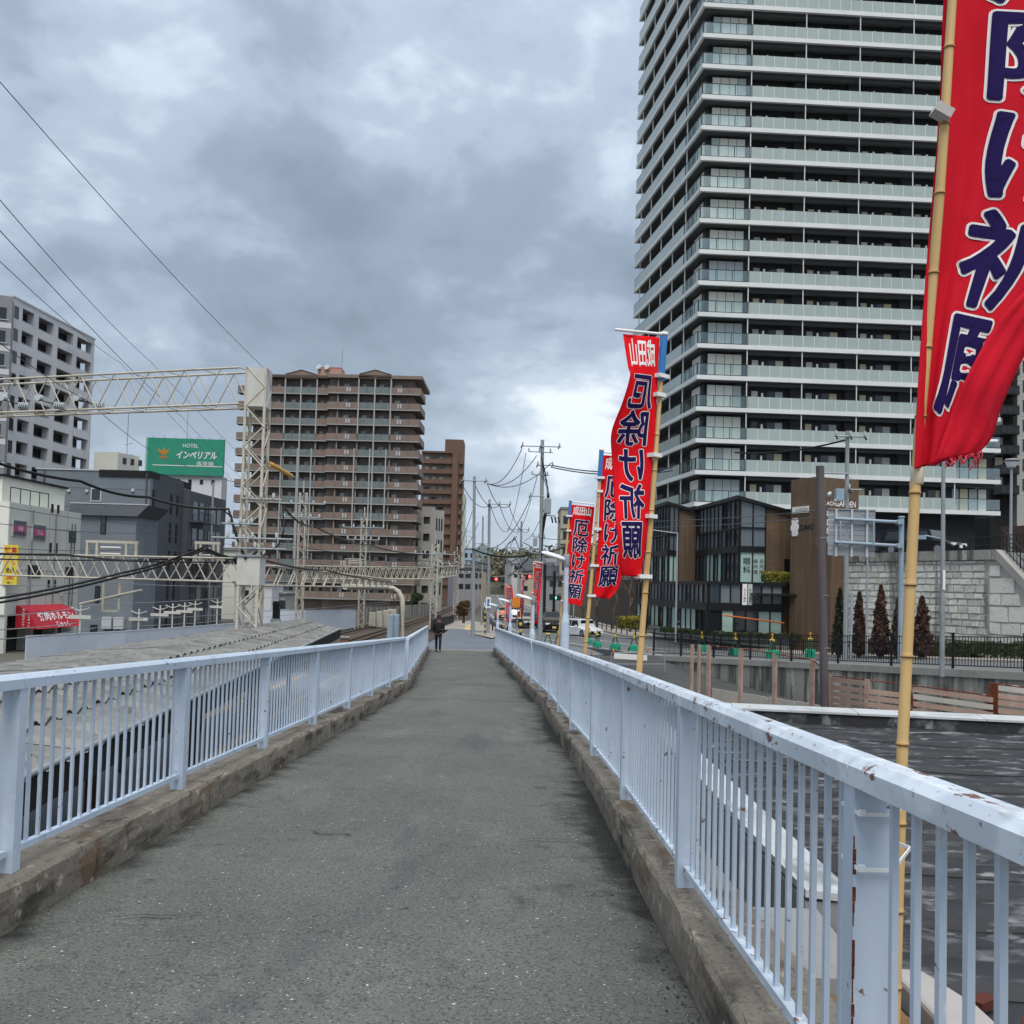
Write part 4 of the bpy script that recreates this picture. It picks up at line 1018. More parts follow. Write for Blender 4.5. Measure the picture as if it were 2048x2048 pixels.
# A: tall grey block with open corridors
AX = gx(190, 144, 675)
A_ = Fr((AX-.056*21.5, 122.5, 0), (.056, 1)); AT = 35.9
ta = thing('apartment_block', 'tall grey apartment block with open access corridors at the left edge', 'apartment block', (AX-6, 130, ZG))
op = [(2.2, 5.0), (6.1, 9.9), (11.1, 15.3), (16.4, 20.8)]
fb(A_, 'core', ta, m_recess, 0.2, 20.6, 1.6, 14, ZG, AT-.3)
k = 0; z = AT
while z > ZG:
    b = z-(.8 if k == 0 else 1.2); 
    fb(A_, 'parapet_band', ta, m_grey, 0, 21.3, 0, .25, b, z)
    fb(A_, 'corridor_slab', ta, m_greyd, 0, 21.2, .25, 1.6, b-.02+.0, b+.16)
    if k: fb(A_, 'hand_rail', ta, m_metal, 0.3, 21, .1, .14, z+.12, z+.16)
    for j, (u0, u1) in enumerate(op): fb(A_, 'corridor_door', ta, m_metal if (j+k) % 3 else m_greyd, u0+1.0, u0+1.9, 1.52, 1.6, b-1.9, b-.1)
    z = b-1.75; k += 1
for u0, u1 in ((0, 2.2), (5.0, 6.1), (9.9, 11.1), (15.3, 16.4), (20.8, 21.5)):
    fb(A_, 'pier', ta, m_grey, u0, u1, -.012, 1.0, ZG, AT-.02)
fb(A_, 'roof_cap', ta, m_metal, -.1, 21.6, -.1, 14.1, AT, AT+.22)
for k in range(13): fb(A_, 'stair_window', ta, m_cur[3], .35, 1.3, -.05, .0, AT-2.6-2.95*k, AT-1.0-2.95*k)
A2 = Fr((gx(22, 119, 650)-5.2*.9, 119-5.2*.42, 0), (.9, .42))
fb(A2, 'front_wing', ta, m_greyd, 0, 5.2, 0, 9, ZG, AT-1.0)
for k in range(13):
    fb(A2, 'wing_window', ta, m_cur[3], 3.2, 4.6, -.06, .0, AT-4.0-2.95*k, AT-2.5-2.95*k); fb(A2, 'window_sill', ta, m_metal, 3.0, 4.8, -.14, .0, AT-4.1-2.95*k, AT-4.0-2.95*k)
    fb(A2, 'wing_band', ta, m_grey, 0, 5.2, -.04, .0, AT-5.1-2.95*k, AT-4.4-2.95*k)
# B: white stair tower
tb = thing('stair_tower', 'white rooftop stair tower with louvres and an aerial left of the hotel sign', 'tower', (gx(220, 135), 135, ZG))
B_ = Fr((gx(187, 137, 930), 137, 0), (1, -.25)); w1 = B_.upx(225); bt = hz(200, 903, 136)
m_offw = mat('off_white_render', '#cfcfc4', .8, [varied('#cfcfc4', .88, .5, .5)])
fb(B_, 'tower_wall', tb, m_offw, 0, w1, 0, 5, ZG, bt)
Bs = Fr(B_.p(w1, 0, 0), (.55, .85)); fb(Bs, 'side_wall', tb, mat('louvre_grey', '#aeb0ad', .8), 0, Bs.upx(256), 0, 3, ZG, bt-.1)
for k in range(3): fb(Bs, 'louvre', tb, m_recess, .8+1.3*k, 1.4+1.3*k, -.05, .0, bt-1.6, bt-.7)
q = at(254, 900, 140); tube('aerial_mast', tb, m_galv, (q.x, q.y, bt-1), (q.x, q.y, hz(254, 820, 140)), .06, 6); tube('aerial_arm', tb, m_galv, (q.x-.4, q.y, bt+1.6), (q.x+.9, q.y, bt+1.9), .05, 6)
# C: hotel with the green sign
th = thing('hotel', 'white hotel block behind the dark grey building', 'hotel', (gx(380, 172), 172, ZG))
H_ = Fr((gx(296, 170, 1000), 170, 0), (1, .02)); hw = H_.upx(437); ht = hz(365, 950, 170)
m_hw = mat('hotel_white', '#cfcfd3', .8, [('#bcbcc2', (1, 1, .2), .5, .7, .5)])
fb(H_, 'wall', th, m_hw, .2, hw-.1, 0, 3.5, ZG, ht)
for r in range(3):
    for k in range(6): fb(H_, 'window', th, m_cur[3], .9+2.05*k, 1.5+2.05*k, -.05, .0, ht-1.6-3.4*r, ht-.75-3.4*r)
ts = thing('rooftop_sign', 'green hotel billboard with white lettering and an orange leaf emblem', 'billboard', (gx(365, 169.4), 169.4, ht))
S_H = Fr((gx(295, 169.3, 900), 169.3, 0), (1, .03)); sw_ = S_H.upx(438); st_ = hz(365, 877, 169.5)
m_green = mat('sign_green', '#2f8f74', .5, [('#2a8068', .3, .4, .7, .5)])
fb(S_H, 'board', ts, m_green, 0, sw_, 0, .6, ht-.05, st_); fb(S_H, 'board_edge', ts, mat('sign_green_pale', '#7fb3a2', .5), -.35, -.01, .05, .6, ht, st_)
text_on(S_H, 'lettering', ts, m_prwhite, 'HOTEL', 7.6, -.03, st_-1.25, .95, .0, sx=.95)
text_on(S_H, 'lettering', ts, m_prwhite, 'インペリアル', 8.75, -.03, st_-2.95, 1.55, .025, sx=.78, slant=.15)
text_on(S_H, 'lettering', ts, m_prwhite, '香里園', 10.3, -.03, st_-4.5, .95, .0, sx=1.1)
fb(S_H, 'rule_line', ts, m_prwhite, 1.0, sw_-.2, -.03, -.005, ht+1.55, ht+1.68)
emb = MB()
for a_, l_, ww in ((0, 1.5, .28), (.75, 1.6, .3), (-.75, 1.6, .3), (2.2, 1.15, .14), (-2.2, 1.15, .14), (2.8, .9, .12), (-2.8, .9, .12)):
    c0 = (2.9, st_-3.1); dx, dz = math.sin(a_), math.cos(a_)
    emb.prism([S_H.p(c0[0], -.05, c0[1]), S_H.p(c0[0]+dx*l_*.5+dz*ww, -.05, c0[1]+dz*l_*.5-dx*ww), S_H.p(c0[0]+dx*l_, -.05, c0[1]+dz*l_), S_H.p(c0[0]+dx*l_*.5-dz*ww, -.05, c0[1]+dz*l_*.5+dx*ww)], S_H.w*.03)
emb.build('leaf_emblem', mat('emblem_orange', '#b5813a', .5), ts)
for k in range(7): tube('floodlight_arm', ts, m_galv, S_H.p(1+2*k, 0, st_), S_H.p(1+2*k, -.5, st_+.35), .04, 6)
tube('aerial', ts, m_galv, S_H.p(6.8, .3, st_), S_H.p(6.8, .3, hz(370, 820, 170)), .05, 6)
# D: dark grey building
m_dg = mat('dark_blue_grey', '#737a80', .75, [('#626972', (.3, .3, .3), .4, .7, .5), ('#5b626a', (.8, .8, .1), .6, .75, .5)])
m_dg2 = mat('dark_grey_side', '#4e5158', .8, [('#45484e', (.5, .5, .2), .4, .7, .6)])
td = thing('dark_building', 'dark blue grey clad building of several storeys left of the tall mast', 'building', (gx(293, 96), 97, ZG))
D_ = Fr((gx(71, 95, 1000), 95, 0), (1, 0)); dw = D_.upx(293); dt = hz(290, 944, 95)
fb(D_, 'front_wall', td, m_dg, 0, dw, 0, 12, ZG, dt); fb(D_, 'roof_cap', td, m_metal, -.1, dw*.55, -.1, 12, dt, dt+.12); fb(D_, 'roof_band', td, m_twdark, dw*.55, dw+.05, -.12, 12, dt-.55, dt+.12)
for k in range(5): fb(D_, 'cladding_joint', td, m_dg2, 0, dw, -.012, .0, dt-1.8-1.9*k, dt-1.76-1.9*k)
u0 = D_.upx(176); f_ = fb(D_, 'window', td, m_metal, u0-.08, u0+1.0, -.1, .0, hz(185, 1003, 95), hz(185, 975, 95)); fb(D_, 'pane', f_, m_cur[3], u0+.05, u0+.87, -.13, -.1, hz(185, 1002, 95)+.1, hz(185, 976, 95)-.1)
for uu in (.8, dw-.35): tube('downpipe', td, m_dg2, D_.p(uu, -.1, ZG), D_.p(uu, -.1, dt-.1), .07, 6)
for (uu, zz) in ((3.2, dt-2.2), (5.0, dt-2.2), (6.6, dt-5.2), (8.6, dt-5.2), (9.6, dt-2.0)): fb(D_, 'vent_hood', td, m_metal, uu, uu+.28, -.16, .0, zz, zz+.28)
D2 = Fr(D_.p(dw, 0, 0), (.03, 1)); d2w = D2.upx(436)
fb(D2, 'side_wall', td, m_dg2, 0, d2w*.42, .02, 4, ZG, dt); fb(D2, 'rear_wing', td, m_dg2, d2w*.42, d2w, -.6, 6, ZG, dt-.9)
for r in range(5):
    zz = dt-2.6-3.0*r
    for uu in (.6, 5.3, 7.0): f_ = fb(D2, 'slit_window', td, m_twdark, uu, uu+.45, -.05, .02, zz-1.2, zz+.9)
    for uu in (10.2, 12.2, 14.4, 16.2, 18.0, 20.0):
        if uu < d2w-1.6: fb(D2, 'window', td, m_cur[3], uu, uu+1.3, -.66, -.6, zz-1.5, zz+.6)
    if r in (0, 1, 2):
        bb = fb(D2, 'balcony', td, m_dg2, 9.4, 13.6, -1.7, -.6, zz-1.75, zz-1.6)
        for j in range(9): tube('balcony_bar', bb, m_blackp, D2.p(9.4+.52*j, -1.68, zz-1.6), D2.p(9.4+.52*j, -1.68, zz-.65), .03, 5)
        tube('balcony_rail', bb, m_blackp, D2.p(9.4, -1.68, zz-.65), D2.p(13.6, -1.68, zz-.65), .04, 5)
for uu in (9.7, 11.0): fb(D2, 'air_conditioner', td, m_metal, uu, uu+.9, -1.5, -1.0, dt-8.9, dt-8.0)
tube('flue', td, m_galv, D2.p(15.6, -.9, ZG), D2.p(15.6, -.9, dt+.7), .12, 8)
D3 = Fr((gx(146, 89.5, 1000), 89.5, 0), (1, 0)); d3w = D3.upx(268); d3t = hz(200, 1008, 89.5)
fb(D3, 'annex_wall', td, m_dg, 0, d3w, 0, 5.5, ZG, d3t-1.1)
mb = MB(); mb.prism([D3.p(-.2, -.4, d3t-1.1), D3.p(d3w+.2, -.4, d3t-1.1), D3.p(d3w+1.1, -.0, d3t), D3.p(-.2, 0, d3t)], D3.w*5.5); mb.build('annex_roof', m_dg2, td)
fb(D3, 'roof_cap', td, m_metal, -.2, d3w+1.1, -.05, 0.1, d3t, d3t+.1)
for (px0, px1, y0, y1) in ((197, 208, 1030, 1067), (192, 202, 1172, 1205), (186, 200, 1250, 1270)):
    f_ = fb(D3, 'window', td, m_frameb, D3.upx(px0), D3.upx(px1), -.08, .0, hz(200, y1, 89.5), hz(200, y0, 89.5)); fb(D3, 'pane', f_, m_cur[3], D3.upx(px0)+.08, D3.upx(px1)-.08, -.1, -.08, hz(200, y1, 89.5)+.1, hz(200, y0, 89.5)-.1)
fb(D3, 'air_conditioner', td, m_metal, d3w-2.6, d3w-1.7, -.6, -.1, -5.0, -3.9); fb(D3, 'air_conditioner', td, m_metal, d3w-1.5, d3w-.6, -.6, -.1, -5.0, -3.9)
# E: beige three storey building with the red awning
m_be = mat('beige_panel', '#c0c1ba', .85, [('#b0b1aa', .4, .4, .7, .6), ('#8b8b83', (1.2, 1.2, .15), .6, .74, .5)])
m_be2 = mat('cream_panel', '#e2e2d6', .85, [varied('#d8d8cc', .9, .5, .5)])
EX = gx(13.7, 64, 1150)
E_ = Fr((EX, 64, 0), (.03, 1)); te_ = thing('beige_building', 'beige three storey building with a red shop awning at the left edge', 'building', (EX-4, 69, ZG))
ew = E_.upx(157); et = hz(14, 1004, 64)
fb(E_, 'side_wall', te_, m_be, 0, ew, 0, 9, ZG+2.6, et); fb(E_, 'end_wall', te_, m_be2, -.12, 0, -.0, 9, ZG+2.6, et+.03)
fb(E_, 'upper_floor', te_, m_be2, 1.0, E_.upx(122, 1.2), 1.2, 8, et, hz(95, 963, 68)); fb(E_, 'upper_roof', te_, m_twdark, .8, E_.upx(122, 1.2)+.2, 1.0, 8.2, hz(95, 963, 68), hz(95, 959, 68))
for z in (et-1.5, et-4.6, et-6.2): fb(E_, 'panel_joint', te_, m_greyd, 0, ew, -.012, .0, z, z+.03)
for j in (2.6, 5.2, 7.8): fb(E_, 'panel_joint', te_, m_greyd, j, j+.03, -.013, .0, ZG+2.6, et)
m_pink = mat('window_film_pink', '#a33a6e', .3)
for (p0, p1, y0, y1, tx) in ((20, 46, 1043, 1072, '50B'), (60, 85, 1048, 1077, 'ジム')):
    u0, u1 = E_.upx(p0), E_.upx(p1); zt_, zb_2 = hz((p0+p1)/2, y0, 66), hz((p0+p1)/2, y1, 66)
    f_ = fb(E_, 'window', te_, m_metal, u0-.06, u1+.06, -.08, .02, zb_2-.06, zt_+.06)
    for j in range(4):
        a = u0+(u1-u0)*j/4; fb(E_, 'pane', f_, m_cur[3], a+.03, a+(u1-u0)/4-.03, -.11, -.08, zb_2, zt_)
    fb(E_, 'film', f_, m_pink, u0+.03, u1-.03, -.125, -.11, zb_2+.25, zb_2+.72); text_on(E_, 'film_lettering', f_, m_prwhite, tx, (u0+u1)/2, -.13, zb_2+.5, .4)
for px in (96, 108):
    for (y0, y1) in ((1084, 1104), (1160, 1175), (1005, 1022)):
        u0 = E_.upx(px); fb(E_, 'slit_window', te_, m_twdark, u0, u0+.28, -.04, .02, hz(px, y1, 68), hz(px, y0, 68))
for (p0, p1, y0, y1) in ((55, 80, 1130, 1155), (134, 148, 1056, 1080), (130, 146, 1133, 1155)):
    u0, u1 = E_.upx(p0), E_.upx(p1); fb(E_, 'window', te_, m_cur[3], u0, u1, -.05, .02, hz(p0, y1, 68), hz(p0, y0, 68))
for j in range(5): tube('terrace_post', te_, m_blackp, E_.p(.3+1.25*j, .2, et), E_.p(.3+1.25*j, .2, et+1.05), .035, 6)
tube('terrace_rail', te_, m_blackp, E_.p(.3, .2, et+1.05), E_.p(5.3, .2, et+1.05), .04, 6)
for j in range(2): tube('dish', te_, m_metal, E_.p(8.3+.9*j, .5, et-.4), E_.p(8.36+.9*j, .3, et-.36), .42, 14)
fb(E_, 'dish_rack', te_, m_blackp, 7.6, 9.6, .2, .6, et-1.9, et-.9)
for j in range(12): tube('ladder_rung', te_, m_blackp, E_.p(8.35, -.12, et-2-.7*j), E_.p(8.85, -.12, et-2-.7*j), .02, 5)
for uu in (8.35, 8.85): tube('ladder_rail', te_, m_blackp, E_.p(uu, -.12, ZG+1.5), E_.p(uu, -.12, et-.9), .03, 5)
fb(E_, 'ground_floor', te_, m_recess, 0.1, ew, 1.0, 9, ZG, ZG+2.6)
for uu in (0, 3.4, 6.8, ew-.3): fb(E_, 'ground_pier', te_, m_be, uu, uu+.3, 0, 1, ZG, ZG+2.6)
for uu in (2.9, 6.1): tube('downpipe', te_, m_greyd, E_.p(uu, -.06, ZG+2.6), E_.p(uu, -.06, et-.3), .05, 6)
for (uu, zz) in ((3.9, et-3.3), (4.6, et-3.3), (7.3, et-6.4), (1.2, et-6.6)): fb(E_, 'vent_hood', te_, m_metal, uu, uu+.22, -.12, .0, zz, zz+.22)
for uu in (3.2, 5.2): 
    ac = fb(E_, 'air_conditioner', te_, m_offw, uu, uu+.8, -.42, -.05, et-8.0, et-7.4); fb(E_, 'fan_grille', ac, m_greyd, uu+.1, uu+.5, -.44, -.42, et-7.95, et-7.45)
# yellow projecting sign
ysg = thing('projecting_sign', 'tall yellow restaurant sign with red and black lettering on the beige building', 'sign', E_.p(.6, -.3, -1))
Y_ = Fr(E_.p(-.02, 0, 0), (1, -.02)); yz1, yz0 = hz(26, 1090, 64), hz(26, 1171, 64)
m_yel = mat('sign_yellow', '#d9c14a', .5); m_sred = mat('sign_red', '#c9341f', .5)
fb(Y_, 'board', ysg, m_yel, -.15, .82, -.22, 0.02, yz0, yz1)
for (tx, f, hh, mm_) in (('焼鳥', .86, .5, m_sred), ('トリ', .58, .46, m_sred), ('全品', .38, .36, m_frameb), ('280', .21, .42, m_sred), ('均一', .07, .2, m_frameb)):
    text_on(Y_, 'lettering', ysg, mm_, tx, .335, -.235, yz0+(yz1-yz0)*f, hh, .02, sx=.85)
# red awning
aw = thing('shop_awning', 'red shop awning with white lettering on the beige building', 'awning', E_.p(4, -.6, ZG+2))
m_awn = mat('awning_red', '#b3202f', .6, [('#9a1a28', 1.2, .4, .7, .5)])
ua, ub = 1.3, 7.6; az1, az0 = hz(60, 1211, 66), hz(60, 1257, 66)
mb = MB(); pf_ = [E_.p(ua, -.02, az1), E_.p(ua, -.9, az1-.35), E_.p(ua, -1.6, az0), E_.p(ua, -.02, az0+.05)]
mb.prism(pf_, E_.u*(ub-ua)); mb.build('canvas', m_awn, aw)
AF = Fr(E_.p(0, -1.27, 0), (.03, 1))
def awtext(tx, u, f, h, sx):
    vv, ff = text_geo(tx, .02); z_a, z_b = az1-.35, az0; t_ = MB()
    t_.add([E_.p(u+x*sx*h, -.9-.7*(1-(f+(y-.36)*h/(z_a-z_b)))-.02, z_b+(z_a-z_b)*f+(y-.36)*h+.01) for x, y in vv], ff); t_.build('lettering', m_prwhite, aw, fixn=False)
awtext('焼肉ホルモン', 4.6, .66, .62, 1.35); awtext('じゅっく', 5.0, .2, .45, 1.1)
AE = Fr(E_.p(ua-.01, -.02, 0), (1, -.03)); text_on(AE, 'lettering', aw, m_prwhite, '炭火焼ホルモン', .55, -.02, (az0+az1)/2-.1, .19, .01, vertical=True); text_on(AE, 'lettering', aw, m_prwhite, 'じゅっく', .95, -.02, (az0+az1)/2-.25, .2, .01, vertical=True)

# ================================================================ brown apartment block
m_br = mat('brown_tile', '#84736a', .8, [('#76675e', .3, .4, .7, .6)])
m_brd = mat('brown_soffit', '#5a4d45', .85)
m_brw = mat('brown_back_wall', '#988b80', .85, [varied('#8a7d72', .8, .6, .3)])
m_brg = mat('balcony_glass', '#6f7978', .15, [('#5a6463', 1, .4, .7, .5)], spec=.5)
m_pil = mat('pilaster_grey', '#a3a5a6', .6)
m_pinkr = mat('penthouse_pink', '#a98b7c', .8)
BY = 175.0
ba = thing('apartment_block', 'wide brown tiled apartment block with rows of balconies and two small gables', 'apartment block', (gx(660, BY), BY+6, ZG))
Z3 = lambda zx: 440+zx*.2692
def bu(zx): return (zx-150)*.2692*BY/FPX
BF = Fr((gx(Z3(150), BY, 1000), BY, 0), (1, -.012))
BR = bu(1470); zt0 = hz(680, 772.8, BY); FHB = 2.93
fb(BF, 'core', ba, m_brw, .9, bu(775), 3.3, 14, ZG, zt0+1.7); fb(BF, 'core', ba, m_brw, bu(775), BR-1.4, 1.7, 14, ZG, zt0+1.7)
fb(BF, 'roof_slab', ba, m_brd, .3, bu(775), 1.2, 14, zt0+1.7, zt0+2.2); fb(BF, 'roof_slab', ba, m_br, bu(772), BR+.3, -.2, 14, zt0+1.6, zt0+2.2)
brr = random.Random(4)
def bseg(a, b, w, z1, z0, nm='balcony_panel', m_=m_br): fb(BF, nm, ba, m_, bu(a)+.03, bu(b)-.03, w, w+.14, z0, z1)
for k in range(14):
    z1 = zt0-FHB*k; z0 = z1-1.15
    if z1 < ZG+1: break
    fb(BF, 'balcony_slab', ba, m_brd, bu(80), bu(775), 1.46, 3.3, z0-.28, z0); fb(BF, 'balcony_slab', ba, m_brd, bu(772), BR, -.03, 1.7, z0-.28, z0)
    fb(BF, 'slab_edge', ba, m_pil, bu(80), bu(772), 1.42, 1.46, z0-.20, z0-.04); fb(BF, 'slab_edge', ba, m_pil, bu(772), BR, -.07, -.03, z0-.20, z0-.04)
    bseg(80, 345, 1.5, z1, z0); bseg(345, 440, 1.5, z1, z0); bseg(680, 775, 1.5, z1, z0)
    glass1 = ((440, 500), (500, 560), (560, 620), (620, 680)) if k < 9 else ((440, 500), (500, 560))
    for a, b in glass1: bseg(a, b, 1.5, z1, z0, 'glass_panel', m_brg)
    if k >= 9: bseg(560, 680, 1.5, z1, z0)
    bseg(772, 850, 0, z1, z0); bseg(850, 1003, 0, z1, z0)
    glass2 = ((1010, 1068), (1068, 1126), (1130, 1187), (1187, 1245)) if k < 9 else ((1075, 1130),)
    for a, b in glass2: bseg(a, b, 0, z1, z0, 'glass_panel', m_brg)
    if k >= 9: bseg(1003, 1075, 0, z1, z0); bseg(1130, 1250, 0, z1, z0)
    bseg(1250, 1385, 0, z1, z0); bseg(1385, 1470, 0, z1, z0)
    for c0 in (930, 1315):
        for o in (-10, 10): fb(BF, 'white_bar', ba, m_metal, bu(c0+o)-.14, bu(c0+o)+.14, -.06, -.0, z0+.2, z1-.15)
    # windows and dividers behind the balconies
    for (a, b, w) in ((360, 420, 3.3), (470, 530, 3.3), (585, 660, 3.3), (690, 760, 3.3), (880, 950, 1.7), (1020, 1090, 1.7), (1150, 1220, 1.7), (1265, 1360, 1.7)):
        wm_ = m_cur[brr.choice((0, 1, 2, 2, 0, 3))]
        f_ = fb(BF, 'window', ba, m_cur[3], bu(a), bu(b), w-.08, w-.02, z0+.05, z0+2.0); mid = bu(a)+(bu(b)-bu(a))*brr.uniform(.4, .65)
        fb(BF, 'curtain', f_, wm_, bu(a)+.06, mid, w-.11, w-.08, z0+.1, z0+1.95)
    for zx, w in ((440, 1.7), (560, 1.7), (680, 1.7), (850, .3), (1003, .3), (1128, .3), (1250, .3)): fb(BF, 'divider', ba, m_brw, bu(zx)-.12, bu(zx)+.12, w, w+1.3, z0, z1+1.5)
    # wrapped side balcony
    sf = MB(); fb(BF, 'side_panel', ba, m_br, BR-.14, BR, .15, 9, z0, z1); fb(BF, 'side_slab', ba, m_brd, BR-1.4, BR, 1.71, 9, z0-.28, z0)
for zx, w, kk in ((440, 1.38, 3), (560, 1.38, 12), (680, 1.38, 3), (1007, -.12, 3), (1128, -.12, 9), (1248, -.12, 3)):
    fb(BF, 'pilaster', ba, m_pil, bu(zx)-.11, bu(zx)+.11, w, w+.25, zt0-FHB*kk, zt0+2.2)
for zx, w in ((428, 1.38), (550, 1.38), (655, 1.38), (988, -.12), (1105, -.12), (1225, -.12)):
    fb(BF, 'pilaster', ba, m_pil, bu(zx)-.11, bu(zx)+.11, w, w+.25, zt0-FHB*9 if zx > 900 else zt0-FHB*11, zt0-FHB*4+.2)
for a, b, w in ((440, 680, 1.3), (1007, 1248, -.2)):
    c_ = (a+b)/2; mb = MB(); mb.prism([BF.p(bu(a), w, zt0+1.55), BF.p(bu(b), w, zt0+1.55), BF.p(bu(b), w, zt0+2.35), BF.p(bu(c_), w, zt0+3.2), BF.p(bu(a), w, zt0+2.35)], BF.w*4); mb.build('gable', m_br, ba)
    for e0, e1 in ((a, c_), (b, c_)): tube('gable_trim', ba, m_pil, BF.p(bu(e0), w-.05, zt0+2.4), BF.p(bu(e1), w-.05, zt0+3.25), .1, 6)
fb(BF, 'penthouse', ba, m_pinkr, bu(650), bu(828), 5, 10, zt0+2.2, zt0+4.3); fb(BF, 'penthouse_cap', ba, mat('cap_terracotta', '#a0654d', .7), bu(672), bu(826), 5.5, 9, zt0+4.3, zt0+4.75)
for zx in (660, 725): tube('dish', ba, m_metal, BF.p(bu(zx), 4.8, zt0+4.5), BF.p(bu(zx)-.1, 4.6, zt0+4.6), .55, 14)
tube('aerial', ba, m_galv, BF.p(bu(826), 6, zt0+4), BF.p(bu(826), 6, zt0+8.5), .06, 6)
# farther brown tower
b2 = thing('apartment_block', 'narrow dark brown apartment tower beyond the wide brown block', 'apartment block', (gx(880, 278), 282, ZG))
F2 = Fr((gx(840, 275, 1000), 275, 0), (1, 0)); f2w = F2.upx(901); f2t = hz(870, 902, 275); f3w = F2.upx(919)
m_br2 = mat('dark_brown_tile', '#6a5244', .8, [varied('#6a5244', .85, .5, .2)])
fb(F2, 'core', b2, m_brw, 0, f2w, 1.6, 14, ZG, f2t-.4); fb(F2, 'lift_tower', b2, m_br2, F2.upx(882), f3w, .6, 10, ZG, hz(900, 878, 275)); fb(F2, 'roof', b2, m_br2, 0, f2w, -.2, 12, f2t-.5, f2t)
fb(F2, 'end_bay', b2, m_br2, f2w-.4, f2w+1.3, -.3, 3, ZG, f2t-.5); fb(F2, 'pale_end', b2, m_offw, f3w, F2.upx(924), 3, 12, ZG, hz(920, 985, 275))
for k in range(13):
    z = f2t-3.2-2.95*k
    fb(F2, 'balcony_panel', b2, m_br2, 0, f2w-.5, -.1, .1, z-.4, z+.9); fb(F2, 'balcony_slab', b2, m_brd, 0, f2w-.5, .1, 1.6, z-.45, z-.25)
    for j in range(4): fb(F2, 'window', b2, m_cur[(j*3+k) % 4], 1+2.1*j, 2.2+2.1*j, 1.5, 1.58, z, z+1.7)
    fb(F2, 'side_balcony', b2, m_br2, f3w-.9, f3w+.35, -.3, 1.5, z-.4, z+.7)
# car park
pk = thing('car_park', 'pale grey multi storey car park beside the brown apartment block', 'car park', (gx(860, 188), 190, ZG))
P_ = Fr((gx(836, 186, 1100), 186, 0), (1, .05)); pw_ = P_.upx(866); pt = hz(850, 1013, 186)
m_pk = mat('car_park_grey', '#a9a7a1', .85, [('#969490', .3, .4, .7, .6)])
k = 0; z = pt
while z > ZG+1.5:
    fb(P_, 'wall_band', pk, m_pk, 0, pw_, 0, .3, z-(2.0 if k == 0 else 1.9), z); fb(P_, 'deck', pk, m_recess, 0, pw_, .3, 9, z-2.3, z-1.9); z -= 3.4; k += 1
fb(P_, 'back_wall', pk, m_twdark, 0, pw_, 5, 9, ZG, pt-.5)
for u in (0, pw_-.9): fb(P_, 'corner_pier', pk, m_pk, u-.02, u+.9, -.02, 1, ZG, pt-.03)
P2 = Fr(P_.p(pw_, 0, 0), (.6, .8)); p2w = P2.upx(885); fb(P2, 'stair_wall', pk, m_pk, 0, p2w, 0, 5, ZG, pt-.6)
for r in range(4):
    for j in range(3): fb(P2, 'slit_window', pk, m_twdark, p2w*(.15+.27*j), p2w*(.28+.27*j), -.05, .02, pt-4.6-4.2*r, pt-2.2-4.2*r)
# low buildings and walls between tracks and apartments
for (px0, px1, pyt, Y, mt, lab) in ((438, 478, 1100, 128, m_offw, 'small pale house behind the tall mast at the left of the brown block'), (470, 545, 1168, 120, m_hw, 'low white shed behind the tall mast'), (540, 572, 1188, 124, m_pk, 'low grey shed right of the tall mast')):
    t = thing('low_building', lab, 'building', (gx((px0+px1)/2, Y), Y, ZG)); f_ = Fr((gx(px0, Y, 1150), Y, 0), (1, 0)); w_ = f_.upx(px1); zt_ = hz((px0+px1)/2, pyt, Y)
    fb(f_, 'wall', t, mt, 0, w_, 0, 6, ZG, zt_); fb(f_, 'roof', t, m_greyd, -.2, w_+.2, -.3, 6.3, zt_, zt_+.2)
    for j in range(2): fb(f_, 'window', t, m_cur[3], w_*(.2+.4*j), w_*(.2+.4*j)+.9, -.05, .0, zt_-1.9, zt_-.8)
t = thing('boundary_wall', 'low grey concrete boundary wall along the far side of the tracks', 'wall', (gx(820, 150), 150, ZG))
pts = [at(720, 1225, 125), at(800, 1220, 140), at(868, 1215, 165)]
for a, b in zip(pts, pts[1:]):
    for k in range(4):
        p, q = a.lerp(b, k/4+.002), a.lerp(b, (k+1)/4-.002); MB().prism([V((p.x, p.y, ZG)), V((q.x, q.y, ZG)), V((q.x, q.y+.3, ZG)), V((p.x, p.y+.3, ZG))], (0, 0, 2.1)).build('wall_panel', m_concst, t)

# ================================================================ utility poles, lamps, signs
def upole(label, px, Y, pyt, pyb, dia, arms=(), nm='utility_pole', m_=m_pole, extra=None, pxt=None):
    b = at(px, pyb, Y); tp = at(pxt or px, pyt, Y); b.z = min(b.z, zs(0)-.2 if Y > 50 else b.z)-.3
    t = thing(nm, label, 'utility pole', b)
    tube('pole', t, m_, b, tp, dia/2, 14, dia*.36)
    for (dz, l0, l1, ins) in arms:
        z = tp.z-dz; tube('cross_arm', t, m_galv, (tp.x+l0, Y-.14, z), (tp.x+l1, Y-.14, z), .045, 6)
        for k in range(ins):
            x = tp.x+l0+(l1-l0)*(k+.1)/max(1, ins-.8); tube('insulator', t, m_ins, (x, Y-.14, z), (x, Y-.18, z+.28), .06, 8)
            tube('strain_clamp', t, m_black, (x, Y-.14, z+.02), (x-.1, Y-.6, z-.2), .05, 6)
    k = b.z+2.5
    n = 0
    while k < tp.z-1.0 and n < 14:
        box('step_bolt', t, m_galv, (b.x+(tp.x-b.x)*.5+(.16 if n % 2 else -.16), Y-.05, k), (.16, .02, .02)); k += .75; n += 1
    return t, tp, b
p1, t1, b1 = upole('tallest concrete utility pole, carrying a grey transformer, right of the ramp end', 1080, 70, 880, 1284, .36, ((.5, -1.6, 1.4, 3), (1.9, -.4, .9, 2), (4.2, -.9, .3, 1)), pxt=1085)
